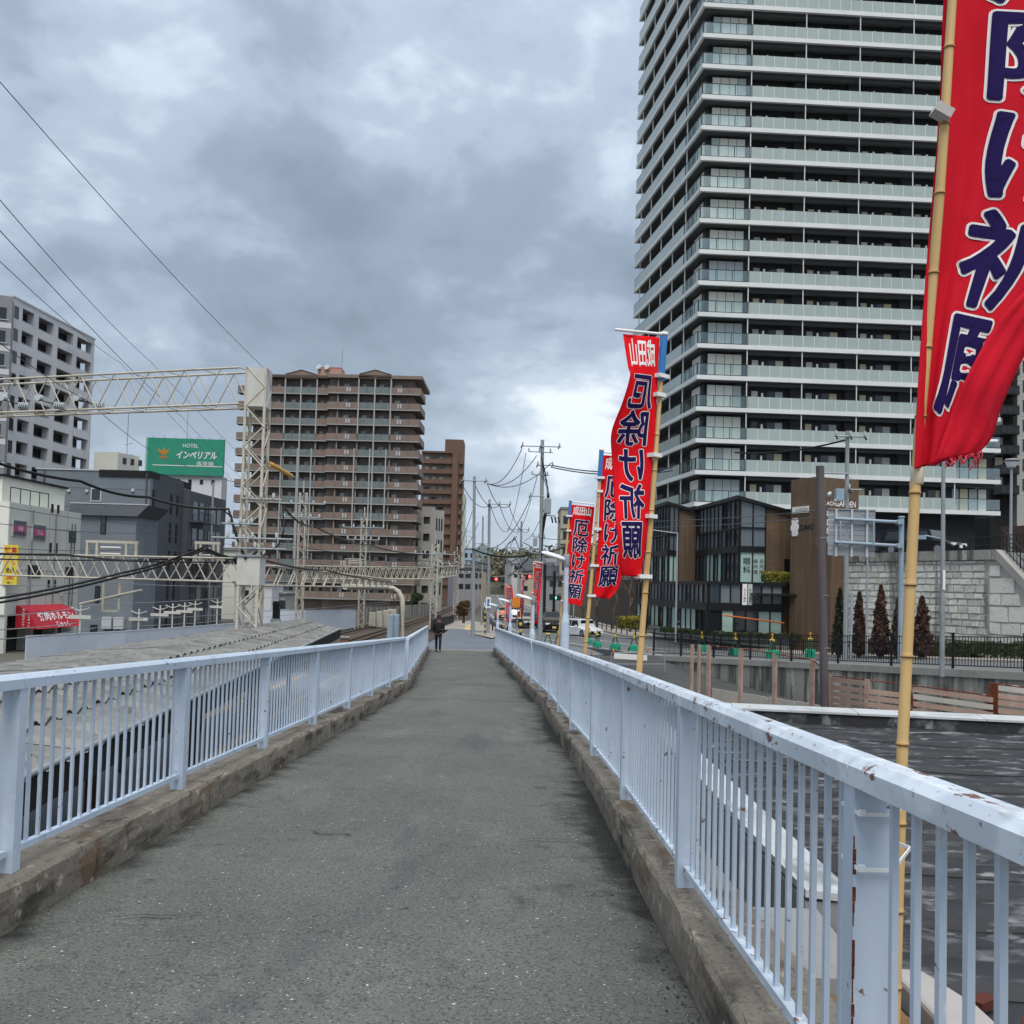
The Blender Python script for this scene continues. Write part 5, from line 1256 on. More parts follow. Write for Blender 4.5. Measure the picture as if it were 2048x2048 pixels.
bevel(box('transformer', p1, m_galv, t1+V((.5, -.1, -4.9)), (.5, .5, 1.15)), .08); tube('bracket', p1, m_galv, t1+V((0, -.1, -5.6)), t1+V((1.1, -.1, -5.6)), .05, 6)
for k in range(3): tube('fuse_cutout', p1, m_black, t1+V((.8+.25*k, -.2, -5.7)), t1+V((.9+.25*k, -.3, -6.15)), .06, 6)
for k, (dz, l) in enumerate(((.9, 1.0), (2.6, .7), (7.2, .5), (8.4, .6))):
    tube('brace', p1, m_galv, t1+V((-l, -.16, -dz)), t1+V((l*.8, -.16, -dz-.05)), .04, 6)
    for j in range(3): tube('insulator', p1, m_ins, t1+V((-l+l*.8*j, -.2, -dz)), t1+V((-l+l*.8*j, -.22, -dz+.25)), .06, 8)
for k in range(4):
    MB().path([t1+V((.05*k-.05, -.22, -1.2-.5*k)), t1+V((.3+.1*k, -.3, -2.6-.5*k)), t1+V((.45+.05*k, -.3, -4.2)), t1+V((.2, -.22, -6-.4*k)), t1+V((.12, -.2, -9))], .03, 5).build('riser_cable', m_black, p1)
bevel(box('switch_box', p1, m_galv, t1+V((-.35, -.15, -7.6)), (.3, .3, .6)), .04)
p2, t2, b2_ = upole('concrete utility pole standing on the corner pavement, left of the others', 946, 73, 953, 1266, .30, ((.35, -1.0, 1.1, 2),), pxt=949)
p3, t3, b3 = upole('concrete utility pole behind the corner pole, with a blue and white notice', 976, 82, 999, 1258, .30, ((.4, -.1, 1.9, 3), (4.2, -.8, .9, 3)), pxt=979)
box('notice_plate', p3, m_prwhite, (b3.x-.02, 81.8, hz(977, 1205, 82)), (.42, .02, .95)); box('notice_stripe', p3, m_bluetube, (b3.x-.02, 81.78, hz(977, 1205, 82)), (.2, .02, .6))
upole('slim distant utility pole between the two corner poles', 963, 115, 1033, 1255, .26, ((3.3, -1.0, .9, 3),), pxt=966)
p5, t5, b5 = upole('distant utility pole with tangled cables behind the traffic light', 1039, 112, 1042, 1250, .32, ((1.0, -1.6, 1.0, 3), (3.6, -2, 1.6, 4)), pxt=1043)
upole('thin grey pole with a level arm, left of the tangled utility pole', 1014, 105, 1090, 1250, .18, ((.3, 0, 3.4, 0),))
for k in range(5):
    a = random.Random(k); P = [t5+V((-1.6+.6*k+.9*math.cos(f*1.3+k), -.3, -2.2-.75*f+.4*math.sin(f*2+k))) for f in range(7)]
    MB().path(P, .05, 5).build('cable_loop', m_black, p5)
p6, t6, b6 = upole('utility pole with a small transformer box in front of the brown sign tower', 1691, 48, 862, 1310, .26, ((.3, -.7, .9, 3), (2.2, -1.6, .0, 0), (3.0, 0, .7, 1)), pxt=1695)
bevel(box('transformer_box', p6, m_galvb, t6+V((-.45, -.2, -3.3)), (.42, .35, .62)), .05); tube('riser_pipe', p6, m_galvb, (b6.x+.2, 47.8, b6.z), (b6.x+.2, 47.8, b6.z+3.4), .07, 8)
for k in range(2): tube('lamp_head', p6, m_metal, t6+V((-.9+.35*k, -.2, -3.2-.3*k)), t6+V((-1.05+.35*k, -.3, -3.35-.3*k)), .09, 8)
sp = thing('steel_post', 'dark brown steel post rising in front of the shop building', 'post', at(1652, 1440, 27))
q0, q1 = at(1654, 1455, 27), at(1640, 932, 27); tube('post', sp, mat('dark_brown_post', '#5d5557', .6, [('#4d4547', (3, 3, .5), .4, .7, .6)]), V((q0.x, 27, ZG)), q1, .115, 14)
for f in (.3, .5, .72): 
    q = q0.lerp(q1, f); tube('band', sp, m_galv, q, q+ZV*.02, .125, 14)
def wz(label, a, b, r=.03, sag=.5, m_=m_wire): 
    P = [a.lerp(b, i/16)-ZV*sag*4*(i/16)*(1-i/16) for i in range(17)]
    tag(MB().path(P, r, 5).build('overhead_wire', m_), label, 'wire', 'street wires')
for k in range(3):
    wz('street wire from the tallest pole to the corner pole, %s of three' % ORD[k], t1+V((-1.5+1.1*k, -.3, -.7-.5*k)), t2+V((1.0, 0, -.5)), .03, .9)
    wz('street wire from the corner pole down to the notice pole, %s of three' % ORD[k], t2+V((-1+1.0*k, 0, -.5)), t3+V((.1+.8*k, 0, -.5)), .03, .8)
    wz('street wire from the notice pole to the distant tangled pole, %s of three' % ORD[k], t3+V((.1+.8*k, 0, -.5)), t5+V((-1.5+1.2*k, 0, -1.2)), .03, .9)
for k in range(2):
    wz('wire from the tallest pole towards the tower, %s of two' % ORD[k], t1+V((.8, -.2, -1.9-.15*k)), at(1345, 935+6*k, 62), .045, .4)
    wz('wire across the shop building to the right utility pole, %s of two' % ORD[k], at(1300, 1043+12*k, 50), at(1660, 1018+14*k, 47), .022, .1)
for k in range(3):
    wz('thin wire from the tallest pole back to the tangled pole, %s of three' % ORD[k], t1+V((-1.2+.9*k, 0, -1.0-1.6*k)), t5+V((-1.4+.9*k, 0, -.9-.7*k)), .025, .8)
    wz('thin service wire fanning right from the tallest pole, %s of three' % ORD[k], t1+V((.2, 0, -7.3-.5*k)), at(1240, 1060+22*k, 78), .025, .35)
    wz('thin wire from the corner pole back over the tracks, %s of three' % ORD[k], t2+V((-.6+.5*k, 0, -1.8-.9*k)), at(905, 1105+14*k, 134), .025, .6)
wz('thick black cable bundle up to the utility pole by the brown sign tower', at(1470, 905, 55), t6+V((-.2, -.2, -.5)), .05, .25, m_black)
wz('thick black cable from the tallest pole down to the corner pole', t1+V((0, -.2, -8.3)), t2+V((0, -.2, -5.6)), .07, .5, m_black)
wz('thick black cable from the corner pole to the tangled pole', t2+V((0, 0, -6.5)), t5+V((0, 0, -4.2)), .06, .6, m_black)
wz('thin wire at left from the notice pole up to the tallest pole', t3+V((.2, 0, -4.2)), t1+V((-.8, 0, -4.4)), .03, .9)
wz('wire right of the tallest pole towards the first banners', t1+V((.1, -.2, -8.5)), at(1250, 1035, 60), .05, .25, m_black)

# ---- blue lamps along the ramp
m_lampw = mat('lamp_white', '#dfe3e6', .4)
def ramp_lamp(label, px, Y, pyt):
    b = at(px, 1180, Y); zb = zp(min(Y, 47))-.3; zt_ = hz(px, pyt, Y); x = b.x
    t = thing('ramp_lamp', label, 'lamp', (x, Y, zb), 'lamps along the ramp')
    hl = (zt_-zb)
    mb = MB(); prof = [(0, .085), (hl*.60, .085), (hl*.66, .05), (hl, .045)]
    n = 14; rings = [[V((x+r*math.cos(2*math.pi*i/n), Y+r*math.sin(2*math.pi*i/n), zb+z)) for i in range(n)] for z, r in prof]
    for a, c in zip(rings, rings[1:]):
        mb.add(a+c, [(i, (i+1) % n, n+(i+1) % n, n+i) for i in range(n)], True)
    mb.add(rings[-1], [tuple(range(n))]); mb.build('post', m_rail, t)
    tube('sleeve', t, m_galv, (x, Y, zt_-.22), (x, Y, zt_+.02), .062, 12)
    h = MB(); L0 = .45; sec = []
    for f, w_, hh in ((0, .04, .05), (.25, .085, .07), (.75, .10, .065), (1, .05, .03)):
        c = V((x-.04-L0*f, Y-.02, zt_-.10+.13*f)); sec.append([c+V((0, a*w_, bb*hh)) for a, bb in ((-1, -.3), (-.9, .5), (0, 1), (.9, .5), (1, -.3), (0, -.45))])
    for a, c in zip(sec, sec[1:]): h.add(a+c, [(i, (i+1) % 6, 6+(i+1) % 6, 6+i) for i in range(6)], True)
    h.add(sec[0], [(0, 1, 2, 3, 4, 5)]); h.add(sec[-1], [(5, 4, 3, 2, 1, 0)]); h.build('lamp_head', m_lampw, t)
    box('door_plate', t, m_galvb, (x-.02, Y-.088, zb+hl*.3), (.06, .01, .25))
ramp_lamp('pale blue lamp post nearest the viewer, beside the third red banner', 1132, 18.4, 1110)
ramp_lamp('pale blue lamp post second from the viewer, where the railing bends', 1067, 27, 1193)
ramp_lamp('pale blue lamp post third from the viewer, beside the orange cloth', 1022, 40, 1200)
ramp_lamp('small pale blue lamp post farthest along the ramp', 997, 50, 1209)
# ---- street lamps and road sign at the right
def street_lamp(label, px, Y, pyt, pyb, arm, r, head=.5, m_=m_galv):
    b = at(px, pyb, Y); tp = at(px, pyt, Y); tp.x = b.x
    t = thing('street_lamp', label, 'street lamp', b); tube('post', t, m_, b-ZV*.3, tp, r, 12, r*.7)
    e = tp+V((arm, 0, .12)); tube('arm', t, m_, tp-ZV*.05, e, r*.5, 8); tube('lamp_head', t, m_lampw, e, e+V((math.copysign(head, arm), 0, .03)), .09, 10, .05)
    return t, b, tp
t, b, tp = street_lamp('tall grey street lamp behind the near red banner', 1884, 31.5, 888, 1335, 1.3, .085)
box('notice', t, m_prwhite, (b.x, 31.4, hz(1884, 1160, 31.5)), (.08, .02, .65)); q = tube('second_arm', t, m_galvb, V((b.x, 31.5, hz(1884, 1078, 31.5))), V((b.x-.6, 31.5, hz(1884, 1072, 31.5))), .03, 8)
bevel(box('second_head', t, m_galvb, (b.x-.85, 31.5, hz(1884, 1076, 31.5)), (.5, .25, .13)), .04)
street_lamp('slim grey street lamp in front of the shop building', 1351, 58, 1065, 1275, -1.6, .07)
street_lamp('thin grey lamp post between the conifers', 1733, 47, 1035, 1300, -.6, .06, .3)
t = thing('park_lamp', 'dome topped park lamp on the terrace at the right edge', 'lamp', at(2021, 1085, 55)); b = at(2021, 1090, 55); tp = at(2023, 935, 55)
tube('post', t, m_galv, b-ZV*.5, tp, .09, 12, .07); tube('diffuser', t, m_lampw, tp, tp+ZV*.35, .22, 14, .36); tube('dome', t, m_galv, tp+ZV*.35, tp+ZV*.5, .46, 16, .30)
rs = thing('road_sign', 'large road direction sign seen from behind on a blue grey gantry post', 'road sign', at(1803, 1290, 40))
SY = 40.0; SF = Fr((gx(1656, SY, 1066), SY, 0), (1, 0)); sw2 = SF.upx(1747)+.05; s_t, s_b = hz(1700, 1020, SY), hz(1700, 1112, SY)
m_sgn = mat('sign_back_grey', '#8f949a', .55, [varied('#8f949a', .9, .5, .6)])
for j in range(9):
    z0 = s_b+(s_t-s_b)*j/9; fb(SF, 'back_plank', rs, m_sgn, 0, sw2, 0, .03, z0+.008, z0+(s_t-s_b)/9-.008)
for u in (.32, .98, 1.62): fb(SF, 'stiffener', rs, mat('sign_rib', '#b4b9bc', .5), u-.045, u+.045, -.09, -.002, s_b-.03, s_t+.03)
fb(SF, 'top_edge', rs, m_galv, -.02, sw2+.02, -.05, .035, s_t, s_t+.04)
px_ = at(1803, 1040, SY); tube('post', rs, m_galvb, (px_.x, SY, ZG+2), (px_.x, SY, hz(1803, 1034, SY)), .105, 14); tube('post_cap', rs, m_galvb, (px_.x, SY, hz(1803, 1036, SY)), (px_.x, SY, hz(1803, 1034, SY)+.03), .13, 14)
for py in (1042, 1089):
    z = hz(1740, py, SY); tube('arm', rs, m_galvb, SF.p(.22, -.18, z+.05), (px_.x, SY-.12, z-.03), .07, 12)
    box('flange', rs, m_galvb, (px_.x-.12, SY-.12, z-.02), (.26, .24, .2)); 
for u in (.45, 1.85): tube('hanger', rs, m_galvb, SF.p(u, -.2, hz(1700, 1090, SY)), SF.p(u, -.2, hz(1700, 1043, SY)), .04, 8)
# traffic signals, far away
def signal(label, px, py, Y, on, pole_px=None):
    q = at(px, py, Y); t = thing('traffic_light', label, 'traffic light', (q.x, Y, ZG))
    box('housing', t, m_blackp, q, (1.25, .3, .45))
    for k, (c_, e_) in enumerate((((.9, .05, .04), 'red'), ((.25, .2, .05), 'amber'), ((.05, .5, .35), 'green'))):
        lit = e_ == on; mm_ = mat('signal_'+e_+('_lit' if lit else '_off'), tuple(x*(.9 if lit else .12) for x in c_), .4, emit=(c_, 3.0) if lit else None)
        tube('lens', t, mm_, q+V((.4-.4*k, -.16, 0)), q+V((.4-.4*k, -.2, 0)), .16, 12)
    tube('arm', t, m_galv, q+V((0, .1, .25)), q+V((1.5, .1, .35)), .04, 6); tube('post', t, m_galv, V((q.x+1.5, q.y+.1, ZG)), q+V((1.5, .1, .6)), .08, 8)
signal('red traffic light beside the pole with the blue and white notice', 985, 1158, 100, 'red'); signal('red traffic light above the twisted banner', 1052, 1153, 98, 'red'); signal('green traffic light between the dark posts at the right', 1118, 1196, 96, 'green')
for k, (px, pyt, Y) in enumerate(((1090, 1128, 88), (1109, 1142, 92))): tag(tube('dark_post', None, m_blackp, V((gx(px, Y), Y, ZG)), at(px, pyt, Y), .14, 10), 'dark brown street post behind the white car, %s of two from the left' % ORD[k], 'post', 'dark street posts')

# ================================================================ banners on bamboo poles
def cloth(rows, Y, wave, lean=0.0, nv=90, nu=26):
    """rows: (v, left px, left py, right px, right py); returns S(u, v) giving a point on the cloth"""
    rows = sorted(rows)
    def S(u, v):
        v = max(0, min(1, v))
        for a, b in zip(rows, rows[1:]):
            if v <= b[0] or b is rows[-1]:
                f = (v-a[0])/(b[0]-a[0]) if b[0] > a[0] else 0
                # smooth the outline with a cubic through the neighbours
                i = rows.index(a); p0 = rows[max(i-1, 0)]; p3 = rows[min(i+2, len(rows)-1)]
                def cr(k): 
                    q0, q1, q2, q3 = p0[k], a[k], b[k], p3[k]
                    return .5*((2*q1)+(-q0+q2)*f+(2*q0-5*q1+4*q2-q3)*f*f+(-q0+3*q1-3*q2+q3)*f**3)
                xl, yl, xr, yr = cr(1), cr(2), cr(3), cr(4); break
        P = at(xl+(xr-xl)*u, yl+(yr-yl)*u, Y)
        dy = wave(u, v)
        return P*((Y+dy)/Y)
    return S
def cloth_obj(name, S, m, parent, nu=26, nv=90, ragged=None):
    mb = MB(); g_ = [[S(i/nu, j/nv) for i in range(nu+1)] for j in range(nv+1)]
    vs_ = [p for r in g_ for p in r]
    mb.add(vs_, [(j*(nu+1)+i, j*(nu+1)+i+1, (j+1)*(nu+1)+i+1, (j+1)*(nu+1)+i) for j in range(nv) for i in range(nu)], True)
    o = mb.build(name, m, parent, smooth=True, fixn=False)
    sm = o.modifiers.new('solid', 'SOLIDIFY'); sm.thickness = .002; sm.offset = 0; return o
_cell = {}
def cell_geo(ch, n):
    """glyph cut into a fine grid so that it can follow the cloth"""
    if (ch, n) not in _cell:
        vv, ff = text_geo(ch, 0.0); bm = bmesh.new()
        base = [bm.verts.new((x+.5, 1-(y+.13), 0)) for x, y in vv]
        for f in ff:
            try: bm.faces.new([base[k] for k in f])
            except ValueError: pass
        for ax in ((1, 0, 0), (0, 1, 0)):
            for k in range(1, n): bmesh.ops.bisect_plane(bm, geom=bm.verts[:]+bm.edges[:]+bm.faces[:], plane_co=[c*k/n for c in ax], plane_no=ax)
        bm.verts.index_update()
        _cell[(ch, n)] = (np.array([(v.co.x, v.co.y) for v in bm.verts]), [[v.index for v in f.verts] for f in bm.faces]); bm.free()
    return _cell[(ch, n)]
class ClothGrid:
    def __init__(s, S, nu=30, nv=120):
        s.nu, s.nv = nu, nv
        s.P = np.array([[tuple(S(i/nu, j/nv)) for i in range(nu+1)] for j in range(nv+1)])
        du = np.gradient(s.P, axis=1); dv = np.gradient(s.P, axis=0); n = np.cross(du, dv); s.N = n/np.maximum(np.linalg.norm(n, axis=2, keepdims=True), 1e-9)
    def at(s, uv, off):
        u = np.clip(uv[:, 0], 0, 1)*s.nu; v = np.clip(uv[:, 1], 0, 1)*s.nv
        i = np.minimum(u.astype(int), s.nu-1); j = np.minimum(v.astype(int), s.nv-1); fu = (u-i)[:, None]; fv = (v-j)[:, None]
        r = 0
        for (a, b, w) in ((0, 0, (1-fu)*(1-fv)), (1, 0, fu*(1-fv)), (0, 1, (1-fu)*fv), (1, 1, fu*fv)): r = r+(s.P[j+b, i+a]+off*s.N[j+b, i+a])*w
        return r
def cloth_text(G_, body, u0, u1, v0, v1, grow, off, m, name, parent, flip=False, horiz=False, cut=None, nst=10, n=6):
    """brush lettering printed through the cloth (seen from both sides); each stroke is thickened by stamping"""
    V_ = []; F_ = []; base = 0; k = len(body)
    for i, ch in enumerate(body):
        gv, gf = cell_geo(ch, n)
        if horiz: c0, c1, d0, d1 = u0+(u1-u0)*i/k, u0+(u1-u0)*(i+1)/k, v0, v1
        else: c0, c1, d0, d1 = u0, u1, v0+(v1-v0)*i/k, v0+(v1-v0)*(i+1)/k
        for q in range(nst+1 if grow else 1):
            ang = 2*math.pi*q/nst; rad = 0 if q == nst else grow
            uv = np.empty_like(gv)
            uv[:, 0] = c0+(c1-c0)*(gv[:, 0]+rad*math.cos(ang)); uv[:, 1] = d0+(d1-d0)*(gv[:, 1]+rad*math.sin(ang))
            if flip: uv[:, 0] = 1-uv[:, 0]
            for sd in (1, -1):
                P = G_.at(uv, sd*(off+.00006*q)); V_.append(P)
                if cut: F_ += [[base+x for x in f] for f in gf if not cut(uv[f[0], 0], uv[f[0], 1])]
                else: F_ += [[base+x for x in f] for f in gf]
                base += len(P)
    me = bpy.data.meshes.new(name); me.from_pydata(np.concatenate(V_).tolist(), [], F_); me.materials.append(m)
    return put(bpy.data.objects.new(name, me), parent)
def bamboo(parent, pts, r, nodes, m_=m_bamboo):
    """pts: 3-D polyline from the foot up; swollen rings at the nodes"""
    P = [V(p) for p in pts]; tot = sum((b-a).length for a, b in zip(P, P[1:]))
    def pos(d):
        for a, b in zip(P, P[1:]):
            l = (b-a).length
            if d <= l or b is P[-1]: return a.lerp(b, d/l)
            d -= l
    st = nodes
    k = 0; dist = 0
    while dist < tot-.02:
        d1 = min(dist+st*rnd.uniform(.85, 1.15), tot); a, b = pos(dist), pos(d1)
        f0 = 1-.35*dist/tot; f1 = 1-.35*d1/tot
        MB().path([a, a.lerp(b, .03), a.lerp(b, .08), a.lerp(b, .92), a.lerp(b, .97), b], lambda t_, f0=f0, f1=f1: r*(f0+(f1-f0)*t_)*(1.10 if t_ < .05 or t_ > .95 else .97 if .1 < t_ < .9 else 1.0), 12).build('bamboo_culm', m_, parent)
        tube('bamboo_node', parent, m_bambood, b-ZV*.004, b+ZV*.004, r*f1*1.13, 12); dist = d1
def banner(label, rows, Y, poly, prad, flip, wave, loops=(0.02, .27, .52, .77, .98), side='L', tubepart=None, nodes=.33, topbar=None, m_=m_red, ncell=None, tv=(.02, .13, .16, .92), cut=None, worn=False, tu=(.14, .86)):
    P = [at(*p) for p in poly]
    t = thing('nobori_banner', label, 'banner', P[0], 'red prayer banners along the ramp')
    bamboo(t, P, prad, nodes)
    S = cloth(rows, Y, wave)
    cloth_obj('banner_cloth', S, m_, t)
    GG = ClothGrid(S); ns = 12 if Y < 10 else 8; nn_ = 7 if Y < 10 else 3
    cloth_text(GG, '成田山', .1, .9, tv[0], tv[1], .022, .0035, m_prwhite, 'lettering', t, flip, True, cut, ns, nn_)
    cloth_text(GG, '厄除け祈願', tu[0], tu[1], tv[2], tv[3], .047, .0028, m_prwhite, 'lettering_outline', t, flip, False, cut, ns+4, nn_)
    cloth_text(GG, '厄除け祈願', tu[0], tu[1], tv[2], tv[3], .024, .0052, m_navy, 'lettering', t, flip, False, cut, ns, nn_)
    for v in loops:
        p = S(0 if side == 'L' else 1, v); q = min((a.lerp(b, k/40) for a, b in zip(P, P[1:]) for k in range(41)), key=lambda z: abs(z.z-p.z))
        d = (p-q); ln = min(max(d.length, .02), .06); d = d.normalized() if d.length > .001 else V((1, 0, 0))
        box('strap', t, m_loop, q+d*(ln*.5), (ln+prad*2.2, .02+prad*2.2, .032), rotz(math.atan2(d.y, d.x)))
    if topbar:
        a, b = at(*topbar[0]), at(*topbar[1]); tube('top_rod', t, m_loop, a, b, .012, 8)
    if tubepart:
        a, b = at(*tubepart[0]), at(*tubepart[1]); tube('pole_tip', t, m_bluetube, a, b, prad*1.05, 12); tube('tip_cap', t, m_loop, b, b+(b-a).normalized()*.03, prad*1.15, 12)
    return t, S
# second banner: large, seen from the back, so its writing is mirrored
Y2 = 7.7
banner('large red banner seen from the back with mirrored writing, right of the ramp lamps', [(0, 1246, 668, 1319, 675), (.13, 1256, 733, 1316, 735), (.18, 1260, 752, 1315, 760), (.28, 1245, 804, 1313, 806), (.40, 1223, 864, 1310, 864), (.52, 1224, 920, 1305, 922), (.66, 1228, 990, 1300, 990), (.83, 1234, 1069, 1294, 1070), (1.0, 1243, 1151, 1281, 1154)], Y2,
       [(1272, 1440, Y2+.02), (1278, 1345, Y2+.02), (1305, 1000, Y2+.02), (1322, 760, Y2+.02)], .028, True, lambda u, v: -.10*(1-u)*math.sin(3.0*v*math.pi)-.06*(1-u)*v+.03*math.sin(9*u+4*v)*(1-u), side='R',
       tubepart=((1322, 762, Y2+.02), (1328, 672, Y2+.02)), topbar=((1230, 659, Y2-.02), (1333, 669, Y2+.02)), loops=(.02, .25, .5, .75, .99))
Y3 = 13.0
banner('red banner half hidden behind the large mirrored one', [(0, 1206, 910, 1262, 914), (.3, 1200, 992, 1255, 995), (.6, 1196, 1082, 1249, 1085), (.85, 1191, 1150, 1244, 1146), (.93, 1188, 1178, 1236, 1176), (1.0, 1186, 1194, 1219, 1198)], Y3,
       [(1163, 1390, Y3), (1169, 1315, Y3), (1187, 1110, Y3), (1199, 960, Y3)], .030, False, lambda u, v: .12*u*math.sin(5*v+1)+.04*math.sin(7*u+9*v)*u, tubepart=((1199, 962, Y3), (1203, 902, Y3)), topbar=((1202, 904, Y3), (1265, 910, Y3)))
Y4 = 18.5
banner('red banner with upright writing beside the nearest ramp lamp', [(0, 1142, 1009, 1189, 1014), (.4, 1137, 1090, 1181, 1095), (.75, 1131, 1160, 1172, 1165), (1.0, 1126, 1203, 1163, 1213)], Y4,
       [(1112, 1345, Y4), (1116, 1303, Y4), (1132, 1110, Y4), (1138, 1035, Y4)], .028, False, lambda u, v: .10*u*math.sin(4*v)+.03*math.sin(6*u+8*v)*u, tubepart=((1138, 1037, Y4), (1141, 1002, Y4)), topbar=((1140, 1003, Y4), (1191, 1009, Y4)))
Y5 = 30.0
banner('narrow curled red banner in front of the tallest utility pole', [(0, 1069, 1125, 1085, 1127), (.5, 1064, 1185, 1081, 1187), (1.0, 1060, 1246, 1076, 1248)], Y5, [(1056, 1320, Y5), (1058, 1299, Y5), (1065, 1190, Y5), (1068, 1122, Y5)], .028, False, lambda u, v: .28*u*(.6+.4*math.sin(6*v))+.05*math.sin(9*u), loops=(.03, .5, .97), topbar=((1068, 1123, Y5), (1086, 1126, Y5)))
Y6 = 36.0
banner('twisted narrow red banner behind the second ramp lamp', [(0, 1044, 1150, 1053, 1152), (.25, 1042, 1172, 1047, 1173), (.5, 1041, 1195, 1048, 1197), (.85, 1038, 1226, 1046, 1228), (1.0, 1034, 1237, 1043, 1239)], Y6, [(1038, 1310, Y6), (1039, 1290, Y6), (1042, 1200, Y6), (1044, 1146, Y6)], .028, False, lambda u, v: .30*u*math.sin(7*v+1), loops=(.03, .5, .97))
Y7 = 45.0
banner('farthest red banner, left of the orange cloth', [(0, 1012, 1168, 1024, 1170), (.35, 1011, 1192, 1026, 1194), (.7, 1010, 1220, 1022, 1222), (1.0, 1009, 1240, 1020, 1242)], Y7, [(1008, 1300, Y7), (1009, 1278, Y7), (1011, 1210, Y7), (1012, 1165, Y7)], .028, False, lambda u, v: .15*u*math.sin(5*v), loops=(.03, .5, .97))
# the near banner
Y1 = 2.80
rows1 = [(0, 1905, -270, 2290, -250), (.14, 1893, -90, 2275, -70), (.26, 1884, 60, 2255, 80), (.38, 1880, 190, 2235, 215), (.50, 1870, 330, 2205, 365), (.62, 1858, 470, 2160, 520), (.74, 1847, 610, 2072, 660), (.86, 1836, 770, 2006, 800), (.95, 1831, 890, 1982, 872), (1.0, 1829, 938, 1955, 905)]
def wave1(u, v):
    fold = .035*math.exp(-((u-.16)/.05)**2)*min(1, v*1.6)       # pleat beside the pole
    return fold+.022*math.sin(5*u+3*v)*u+.014*math.sin(11*v+2*u)*u+.005*math.sin(23*u-8*v)+.004*math.sin(37*v+11*u)*u
foldu = lambda v: 1.0 if v < .52 else 1.0-.74*((v-.52)/.46)
t1_, S1_ = banner('large near red banner on a bamboo pole tied to the right railing', rows1, Y1, [(1768, 2500, Y1+.03), (1788, 2040, Y1+.03), (1803, 1530, Y1+.03), (1832, 940, Y1+.03), (1862, 600, Y1+.015), (1884, 330, Y1-.03), (1893, 180, Y1-.035), (1905, -10, Y1-.035), (1925, -300, Y1-.035)], .0195, False, wave1,
    loops=(), nodes=.24, m_=m_redn, tv=(.0, .04, .045, .905), tu=(.22, .98), cut=lambda u, v: u > foldu(v)-.03)
# the lower corner of the cloth is blown over to the front: a flap with a frayed hem
flap = MB(); nfl = 40
def flap_pt(a, v):
    l = S1_(foldu(v), v); r = S1_(1.0, v); p = l.lerp(r, a)
    return p+V((0, -.010-.014*math.sin(math.pi*min(1, a*.9+.1))*(.5+.5*v)-.006*math.sin(17*a+9*v)-.004*math.sin(31*a-22*v), 0))
gr = []
for j in range(nfl+1):
    v = .50+.495*j/nfl; gr.append([flap_pt(i/10, v)+V((0, 0, (rnd.uniform(-.012, .004) if j == nfl else 0))) for i in range(11)])
flap.add([p for r in gr for p in r], [(j*11+i, j*11+i+1, (j+1)*11+i+1, (j+1)*11+i) for j in range(nfl) for i in range(10)], True)
o = flap.build('folded_corner', mat('banner_red_back', '#cd1c30', .85, [('#b81628', 6, .42, .7, .5), ('#d63a4c', 11, .55, .75, .35)], spec=.12), t1_, smooth=True, fixn=False); sm = o.modifiers.new('solid', 'SOLIDIFY'); sm.thickness = .002
fr_ = MB()
for k in range(26):
    a = .25+.75*k/25; p = flap_pt(a, .993); l_ = rnd.uniform(.008, .03) if k < 20 else rnd.uniform(.02, .06); fr_.path([p, p+V((rnd.uniform(-.006, .01), -.003, -l_*.5)), p+V((rnd.uniform(-.012, .012), 0, -l_))], .0022, 4)
fr_.build('frayed_threads', mat('thread_red', '#d8485a', .9), t1_)
q = at(1884, 225, Y1-.05); box('strap', t1_, mat('strap_grey', '#b5b0ad', .7), q, (.052, .044, .030), M.Rotation(.5, 3, 'Y'))
q = at(1834, 948, Y1+.03); tube('clear_tape', t1_, mat('clear_tape', '#cfc0a6', .3), q-ZV*.03, q+ZV*.02, .0188, 14)
# cable ties holding the pole to the railing post
for py, Yp in ((1605, 2.6), (1710, 2.6)):
    c_ = at(1738, py, Yp); tie = MB(); a = V((eR(2.52)+.135, 2.52, c_.z)); w = .052
    pp = [V((a.x-.045, a.y-.056, c_.z+.004)), V((a.x+.045, a.y-.056, c_.z-.006)), V((a.x+.185, a.y+.17, c_.z-.002)), V((a.x+.15, a.y+.25, c_.z)), V((a.x-.045, a.y+.056, c_.z))]
    for p_, q_ in zip(pp, pp[1:]+pp[:1]):
        d = q_-p_; tie.box((p_+q_)/2, (d.length, .004, .010), rotz(math.atan2(d.y, d.x)))
    tie.box(pp[0]+V((.01, -.006, 0)), (.016, .012, .016)); tie.build('cable_tie', m_tie, t1_)
# orange cloth on a striped pole
ob = thing('orange_cloth', 'orange safety cloth hanging beside the twisted red banner', 'safety cloth', at(1032, 1250, 38))
for k in range(3):
    a = at(1025.5+4.6*k, 1194, 38); b = at(1030+4.6*k, 1217-k, 38); MB().prism([a, V((b.x, a.y, a.z-.02)), V((b.x, a.y+.02, b.z)), V((a.x, a.y, b.z+.03))], (0, .04, 0)).build('cloth_panel', mat('safety_orange', '#d98324', .7), ob)
tube('pole', ob, m_galv, V((gx(1036, 38.1), 38.1, zp(38))), at(1036, 1190, 38.1), .02, 8)
def striped(label, px, Y, pyt, pyb):
    t = thing('striped_pole', label, 'pole', at(px, pyb, Y)); a, b = at(px, pyb, Y), at(px, pyt, Y)
    for k in range(10): tube('band', t, m_blackp if k % 2 else mat('stripe_yellow', '#d0a83a', .6), a.lerp(b, k/10), a.lerp(b, (k+1)/10), .06, 10)
striped('yellow and black striped guard on the pole under the twisted banner', 1041, 35.5, 1238, 1305); striped('slim yellow and black striped guard on the corner pavement', 970, 74, 1215, 1272)

